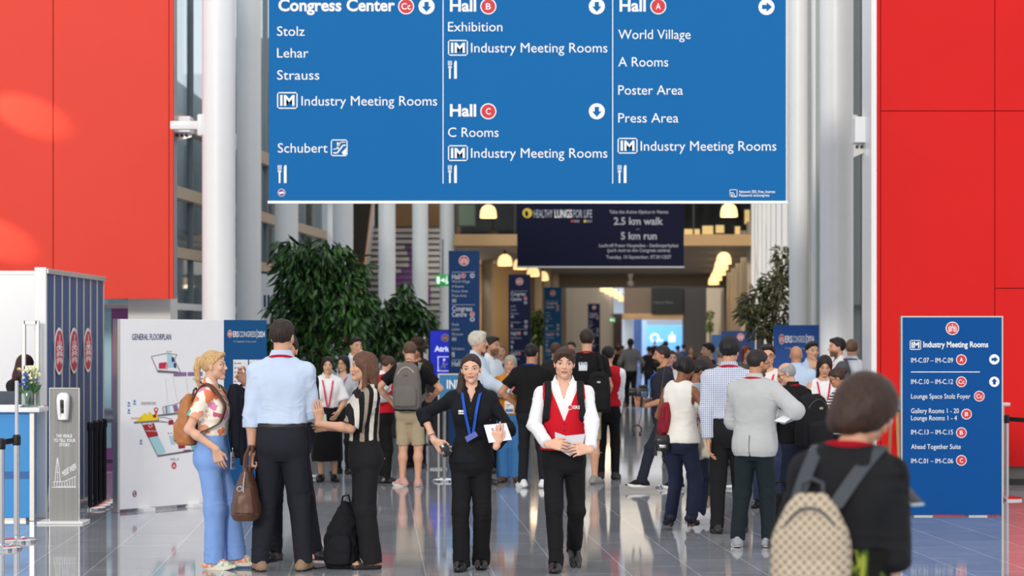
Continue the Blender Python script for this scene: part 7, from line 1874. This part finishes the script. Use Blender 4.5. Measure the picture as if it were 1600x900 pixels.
person('woman with long dark hair in a white sleeveless top looking down', 1287, 788, 555, yaw=-6, sex='f', tone='light', hair=('half', (34, 26, 26)), head=(4, 18, 3), brow=(40, 30, 28), aR=(-.09, -.18, .62), aL=(.09, -.18, .62), shirt=dict(mat=white, sleeve='none', hem=.54), pants=trs(C((190, 176, 150)), (.056, .048, .044)), shoes=sneak(C((220, 216, 210))), lanyard=dict(col=(196, 30, 70), drop=.60, badge=(60, 90, 150)))
person('woman with a brown hair bun in a striped top facing left', 1315, 800, 574, yaw=-128, sex='f', tone='tan', hair=('bun', (60, 42, 34)), head=(30, 22, 0), bulk=1.1, aL=(.08, -.2, .66), aR=(-.1, -.2, .62), shirt=dict(mat=pattern('mono_stripe', thin_stripe((40, 42, 50), (230, 230, 228), 34)), sleeve='cap', hem=.53), pants=trs(ink), shoes=sneak(C((220, 220, 220))), glasses=(40, 36, 34))
person('bearded man in a grey suit jacket facing left behind the women', 1309, 752, 528, yaw=-82, tone='light', hair=('short', (38, 30, 28)), stubble=.8, head=(0, 0, 0), shirt=dict(mat=white, sleeve='long', hem=.585), collar=(white, 25), over=dict(mat=C((84, 86, 92)), sleeve='long', hem=.47, v=.64, e=.026), pants=trs(C((60, 62, 70))), shoes=dress(), lanyard=dict(col=(216, 40, 60), drop=.6))
person('man in a white shirt with cropped brown hair, hindmost of the right group', 1331, 747, 530, yaw=165, tone='light', hair=('crop', (110, 84, 64)), shirt=dict(mat=C((226, 232, 242)), sleeve='long', hem=.588, e=.02), collar=(white, 25), pants=trs(navy), shoes=dress(), lanyard=dict(col=(40, 80, 170), front=False))

# cameraman
P = person('bearded man in a dark tee shirt filming with a camera, facing left', 1036, 766, 540, yaw=-88, tone='tan', hair=('crop', (40, 32, 28)), beard=(24, 20, 20), head=(-2, 2, 0), aL=('px', 1009, 634, -.08), pL=(.2, .8, -1), aR=('px', 1008, 626, .12), pR=(-.2, .8, -1), hL=dict(f=(.2, -1, .2), n=(-.5, -.2, .6), curl=1.0), hR=dict(f=(0, -1, .1), n=(.6, 0, .5), curl=1.0),
           shirt=dict(mat=C((42, 42, 54)), sleeve='short', hem=.52, e=.018), pants=trs(C((34, 38, 52)), (.052, .042, .036)), shoes=sneak(C((24, 24, 28)), WS), fL=(.04, -.16, 0, 0, 0), fR=(-.05, .10, 0, -10, 0), lanyard=dict(col=(40, 90, 190), drop=.6, w=.02))
vc = thing('video_camera', 'black camera held in front by the bearded man', 'camera', tuple(W(1003, 614, 25.95)), .1)
MB().box((-.07, -.05, -.04), (.07, .05, .06), .012).box((-.03, -.03, .06), (.06, .03, .09), .008).build('body', mat('camera_black', (22, 22, 25), .45), vc); MB().tube([(-.07, 0, .01), (-.14, 0, .01), (-.15, 0, .01)], [.042, .046, .04], 18).build('lens', M_black, vc); MB().box((-.02, -.085, -.05), (.05, -.065, .02), .004).build('screen', mat('grey_screen', (70, 84, 100), .2), vc); MB().tube([(0, 0, -.04), (-.01, 0, -.16)], .016, 10).build('grip', M_black, vc)
gm = thing('headphones', 'small black headset dangling on a cable below the camera', 'headset', tuple(W(995, 672, 25.8)))
MB().tube([(math.cos(a) * .05, 0, math.sin(a) * .055) for a in np.linspace(-.9, 4.04, 18)], .008, 8).build('headband', M_black, gm)
for s in (-1, 1): MB().tube([(s * .035 - .012, 0, -.045), (s * .035 + .012, 0, -.045)], .026, 14).build('ear_cup', M_black, gm)
MB().tube([(.02, 0, .055), (.05, .02, .16), (.06, .05, .30)], .004, 6).build('cable', M_black, gm)
person('smiling brown haired woman just behind the bearded man with the camera', 1049, 722, 548, yaw=12, sex='f', tone='fair', hair=('tied', (70, 48, 38)), shirt=dict(mat=white, sleeve='long', hem=.58), pants=trs(navy), shoes=dress())

# ================================================================== middle group
P = person('white haired man in a pale blue shirt reaching out to the right', 746, 756, 519, yaw=76, tone='light', hair=('full', (206, 200, 184)), brow=(150, 140, 130), head=(6, 0, 0), aR=('px', 797, 612, -.14), pR=(-.2, .4, -1), aL=(.1, -.15, .6), hR=dict(f=(0, -1, 0), n=(.9, 0, -.2), curl=1.1), shirt=dict(mat=C((206, 222, 238)), sleeve='long', hem=.588, e=.022, swid=1.1), collar=(C((206, 222, 238)), 25), pants=trs(dnavy), shoes=dress(), lanyard=dict(col=(40, 70, 140), front=False, w=.024), fR=(-.05, -.06, 0, -4, 0))
ph = thing('phone', 'black device in the outstretched hand of the white haired man', 'phone', tuple(W(806, 610, 27.1))); MB().box((-.035, -.008, -.05), (.035, .008, .05), .006, rotm(30, 0, 40), (0, 0, 0)).build('body', M_black, ph); MB().tube([(-.01, 0, -.05), (-.005, -.03, -.14), (.03, -.02, -.26)], .004, 6).build('strap', M_black, ph)
person('black haired man with stubble beside the white haired man, looking right', 768, 739, 526, yaw=62, tone='olive', hair=('short', (26, 22, 22)), stubble=.7, shirt=dict(mat=C((210, 222, 234)), sleeve='long', hem=.588), collar=(white, 28), pants=trs(dnavy), shoes=dress())
person('man in a navy tee shirt half hidden behind the black haired man with stubble', 781, 726, 537, yaw=8, tone='light', hair=('crop', (110, 90, 74)), shirt=dict(mat=C((44, 50, 66)), sleeve='short', hem=.53), pants=trs(navy), shoes=dress())
ORG = pattern('orange_slub', thin_stripe((206, 128, 36), (222, 146, 54), 45, 2), .9)
P = person('smiling grey haired woman in an orange top and wide blue jeans', 797, 753, 556, yaw=-4, sex='f', tone='light', hair=('half', (170, 158, 140)), brow=(140, 110, 90), bulk=1.14, head=(-4, 2, 3), aR=(-.13, -.14, .60), aL=(.14, -.06, .56), shirt=dict(mat=ORG, sleeve='long', hem=.535, e=.024, swid=1.12), pants=trs(C((66, 122, 182)), (.062, .058, .058), hem=-.01), shoes=dress(mat('brown_shoe', (92, 70, 54), .6)), lanyard=dict(col=(226, 60, 70), drop=.66, badge=(60, 120, 190), w=.02, bsize=(.11, .15)))
P = person('man in a black tee shirt and white sneakers seen from behind', 830, 762, 537, yaw=168, tone='tan', hair=('crop', (26, 24, 24)), bulk=1.06, head=(-8, 0, 0), aL=('px', 806, 632, .1), pL=(.9, .6, -.2), aR=(-.1, -.2, .6), shirt=dict(mat=black, sleeve='short', hem=.52, e=.02), pants=trs(C((28, 30, 36))), shoes=sneak(C((226, 228, 230)), WS, WS), lanyard=dict(col=(40, 80, 170), front=False, w=.024), fL=(.06, 0, 0, 30, 0), fR=(-.09, 0, 0, -14, 0))
P = person('man in a black tee shirt with a white sticker on the back and khaki shorts', 917, 756, 515, yaw=178, tone='light', hair=('short', (50, 38, 32)), bulk=1.04, shirt=dict(mat=black, sleeve='short', hem=.53, e=.02), pants=dict(kind='shorts', mat=khaki), shoes=sneak(C((150, 148, 144)), GS), lanyard=dict(col=(206, 26, 48), front=False, w=.02), fR=(-.05, 0, 0, -30, 0), aR=(-.12, -.1, .56))
sx_ = P.T(('px', 911, 562))[0]; kx_ = .762 * P.H; yy_ = P.surf_y(sx_, kx_, 1, .022)
sk_ = MB(); sk_.use(mat('sticker', (226, 236, 244), .5)).box((sx_ - .05, yy_ - .012, kx_ - .05), (sx_ + .05, yy_ + .004, kx_ + .05), .004); so_ = sk_.build('back_patch', None, P.root)
k = Ink(Plane(P.o + P.R @ np.array([sx_, yy_ + .004, 0]), (0, -1, 0)), .002); k.text('EYU', 906, 570, 5.5, mat('ink_black', (20, 22, 26), .6), 917, .03); k.poly([(907, 556), (910, 558), (907, 560)], mat('ink_black', (20, 22, 26), .6)); k.build('patch_print', P.root)
backpack(P, 'black backpack hanging off the right shoulder of the man in khaki shorts', C((24, 24, 26)), C((20, 20, 22)), w=.14, hgt=.48, dep=.085, zc=.60, xo=-.14, sides='R', seed=9, logo=(190, 200, 210), gap=.03)
person('person in a red vest and white shirt half hidden behind the black backpack', 950, 749, 541, yaw=172, tone='light', hair=('short', (30, 26, 26)), shirt=dict(mat=white, sleeve='long', hem=.588, swid=1.1), over=dict(name='vest', mat=C((190, 22, 40)), vest=True, hem=.55, e=.024), pants=trs(black), shoes=dress(), aR=('px', 964, 655, -.03), pR=(-1, .4, 0))
person('man in a grey sweater walking away far down the passage', 985, 637, 529, yaw=178, tone='dark', hair=('crop', (20, 18, 18)), shirt=dict(mat=C((120, 118, 118)), sleeve='long', hem=.53, e=.02), pants=trs(C((22, 22, 24))), shoes=dress(), aL=(.15, -.05, .55), aR=(-.17, -.12, .60), fL=(.04, -.08, 0, 0, 0), fR=(-.04, .08, 0, 0, 0))

# ================================================================== left group
P = person('young woman in a white blouse and long black skirt with a red lanyard', 512, 752, 558, yaw=6, sex='f', tone='asian', hair=('lowbun', (26, 22, 22)), brow=(34, 28, 26), aR=('px', 499, 655, -.22), aL=('px', 528, 645, -.2), pL=(.8, .4, -.8), pR=(-.8, .4, -.8), shirt=dict(mat=white, sleeve='elbow', hem=.588, e=.018), collar=(white, 28), pants=dict(kind='skirt', mat=C((20, 20, 22)), hem=.165, w=.125), shoes=dress(), lanyard=dict(col=(206, 30, 70), drop=.60, w=.018))
sheet('leaflet', 'pale green leaflet held by the young woman in the white blouse', 'leaflet', [(489, 650, 27.6), (509, 647, 27.5), (511, 664, 27.45), (490, 668, 27.55)], mat('leaflet_green', (198, 220, 196), .6), .004)
P = person('smiling dark haired woman with glasses beside the young woman in the white blouse', 537, 740, 556, yaw=-20, sex='f', tone='asian', hair=('half', (24, 22, 24)), glasses=(60, 50, 46), head=(-6, 0, 0), shirt=dict(mat=C((180, 184, 190)), sleeve='long', hem=.56), pants=trs(black), shoes=dress(), lanyard=dict(col=(206, 30, 70), drop=.62, w=.018))
person('man with black hair holding a hand to his face under the big tree', 555, 728, 527, yaw=24, tone='asian', hair=('short', (22, 20, 22)), head=(10, 2, 0), brow=(30, 26, 26), aL=('px', 569, 562, -.2), pL=(.7, .2, -1), hL=dict(f=(-.4, -.1, .8), n=(-.4, .9, 0), curl=.9), shirt=dict(mat=C((206, 208, 212)), sleeve='long', hem=.57), collar=(white, 25), pants=trs(navy), shoes=dress())
person('bowed person in a red vest and white shirt looking at a phone', 600, 755, 555, yaw=112, sex='f', tone='light', hair=('bun', (76, 54, 40)), head=(0, 30, 0), aR=('px', 615, 622, -.1), pR=(-.3, .6, -1), aL=(.1, -.2, .62), shirt=dict(mat=white, sleeve='long', hem=.588, swid=1.1), collar=(white, 25), over=dict(name='vest', mat=C((196, 22, 42)), vest=True, hem=.55, e=.024), pants=trs(black), shoes=dress())
ph = thing('phone', 'dark phone held between the red vest and the man in khaki shorts', 'phone', tuple(W(616, 619, 27.1))); MB().box((-.035, -.004, -.07), (.035, .004, .07), .004, rotm(60, -70, 0), (0, 0, 0)).build('body', M_black, ph); MB().box((-.03, -.006, -.062), (.03, -.0035, .062), .001, rotm(60, -70, 0), (0, 0, 0)).build('screen', mat('phone_glass', (40, 50, 70), .1), ph)
P = person('man in khaki shorts and a black tee shirt with a grey backpack, seen from behind', 641, 760, 533, yaw=170, tone='light', hair=('crop', (92, 72, 54)), head=(16, 16, 0), bulk=1.02, aL=('px', 612, 628, .12), pL=(1, .5, -.3), aR=(-.13, -.16, .62), pR=(-1, .5, -.3), shirt=dict(mat=black, sleeve='short', hem=.52, e=.02), pants=dict(kind='shorts', mat=khaki, w=(.056, .046, .04)), shoes=sneak(C((206, 160, 150)), WS, WS), fL=(.055, 0, 0, 48, 0), fR=(-.055, .0, 0, 10, 0), lanyard=dict(col=(206, 26, 48), front=False, w=.02))
backpack(P, 'grey backpack with brown leather trim on the man in khaki shorts', C((112, 108, 104)), C((128, 126, 122)), w=.165, hgt=.54, dep=.10, zc=.695, seed=10, trim=mat('cream_cord', (214, 206, 190), .6), logo=(120, 74, 52), gap=.02, xo=-.02)
P = person('person in a dark jacket and brown brimmed hat behind the man in khaki shorts', 651, 731, 531, yaw=-30, tone='tan', hair=('half', (50, 36, 30)), head=(10, 20, 8), shirt=dict(mat=C((58, 46, 40)), sleeve='long', hem=.55), over=dict(mat=C((40, 34, 34)), sleeve='long', hem=.47, v=.64), pants=trs(dnavy), shoes=dress())
ht = MB(); ht.lathe([(.62, .17), (.60, .155), (.40, .20), (.40, .45), (.30, .55), (.08, .57), (.001, .565)], n=28, cap=False); ht.v = [tuple(P.hc + P.Rh @ (np.array(q) * P.hh * np.array([.92, 1, 1]) + np.array([0, .03, .02]))) for q in ht.v]; ht.build('hat', C((58, 40, 30)), P.root)
person('receptionist with long dark brown hair behind the counter at the left edge', 33, 787, 557, pos=(PX(29, 23.35), 23.5), H=1.56, yaw=140, sex='f', tone='light', hair=('half', (62, 34, 30)), head=(0, 14, -6), shirt=dict(mat=C((24, 22, 26)), sleeve='long', hem=.53, e=.02), pants=trs(black), shoes=dress(), aL=(.1, -.2, .64), aR=(-.1, -.2, .64))

# ================================================================== people farther back
def far(label, px, d, top, yaw, topc, hairc, tone='light', sex='m', style='short', pants=(40, 40, 48), **k):
    H = CH - (top - HZ) / F * d
    person(label, px, 0, H=H, pos=(PX(px, d), d), yaw=yaw, sex=sex, tone=tone, hair=(style, hairc), shirt=dict(mat=C(topc), sleeve=k.pop('sleeve', 'long'), hem=.55), pants=trs(C(pants)), shoes=dress(), **k)
far('man in a black suit facing left, right of the dark end wall', 1107, 34, 536, -75, (30, 30, 36), (24, 22, 24), 'asian', lanyard=None)
far('grey haired person seen from behind, left of the man in the checked shirt', 1127, 31, 542, 175, (70, 70, 76), (120, 112, 104))
far('red haired woman behind the man in the checked shirt', 1166, 36, 541, 20, (120, 110, 100), (130, 60, 40), 'fair', 'f', 'half')
far('brown haired person behind the young man in the red vest', 868, 36, 537, 170, (50, 46, 48), (92, 66, 52), style='full')
far('dark haired person between the red vest man and the sticker man', 893, 42, 534, -20, (60, 44, 40), (30, 26, 26), 'tan')
far('dark clothed person standing by the left fins of the passage', 966, 66, 541, 180, (36, 32, 34), (30, 26, 26), 'brown')
far('person in dark clothes right of the man in the grey sweater', 1014, 62, 541, 170, (34, 32, 40), (30, 24, 24), 'tan', 'f', 'tied')
far('person in a yellow vest far down the passage', 1040, 64, 533, 175, (214, 206, 40), (40, 32, 30))
far('person in a grey blue shirt far down the passage', 1059, 70, 540, 160, (90, 110, 150), (34, 28, 26), 'tan')
far('person in blue right of the grey blue shirt, far down the passage', 1068, 78, 538, 180, (70, 100, 160), (40, 30, 28))
far('person in a brown top before the dark end wall', 1079, 56, 541, 5, (84, 52, 40), (120, 90, 70), 'light', 'f', 'half')
far('small distant figure in black before the pale blue backdrop', 1023, 118, 533, 180, (26, 26, 32), (24, 22, 22))
far('small distant figure in tan by the far dark post', 965, 92, 538, 15, (190, 140, 96), (90, 60, 40), 'light', 'f', 'half')
far('distant figure in red left of the far totems', 973, 88, 540, 180, (110, 60, 56), (36, 28, 26))
far('small distant figure in white before the backdrop', 1034, 125, 537, 180, (200, 204, 212), (40, 34, 30))
for m_ in list(bpy.data.meshes):
    if m_.users == 0: bpy.data.meshes.remove(m_)
bpy.data.objects.remove(_TO); bpy.data.curves.remove(_TC)
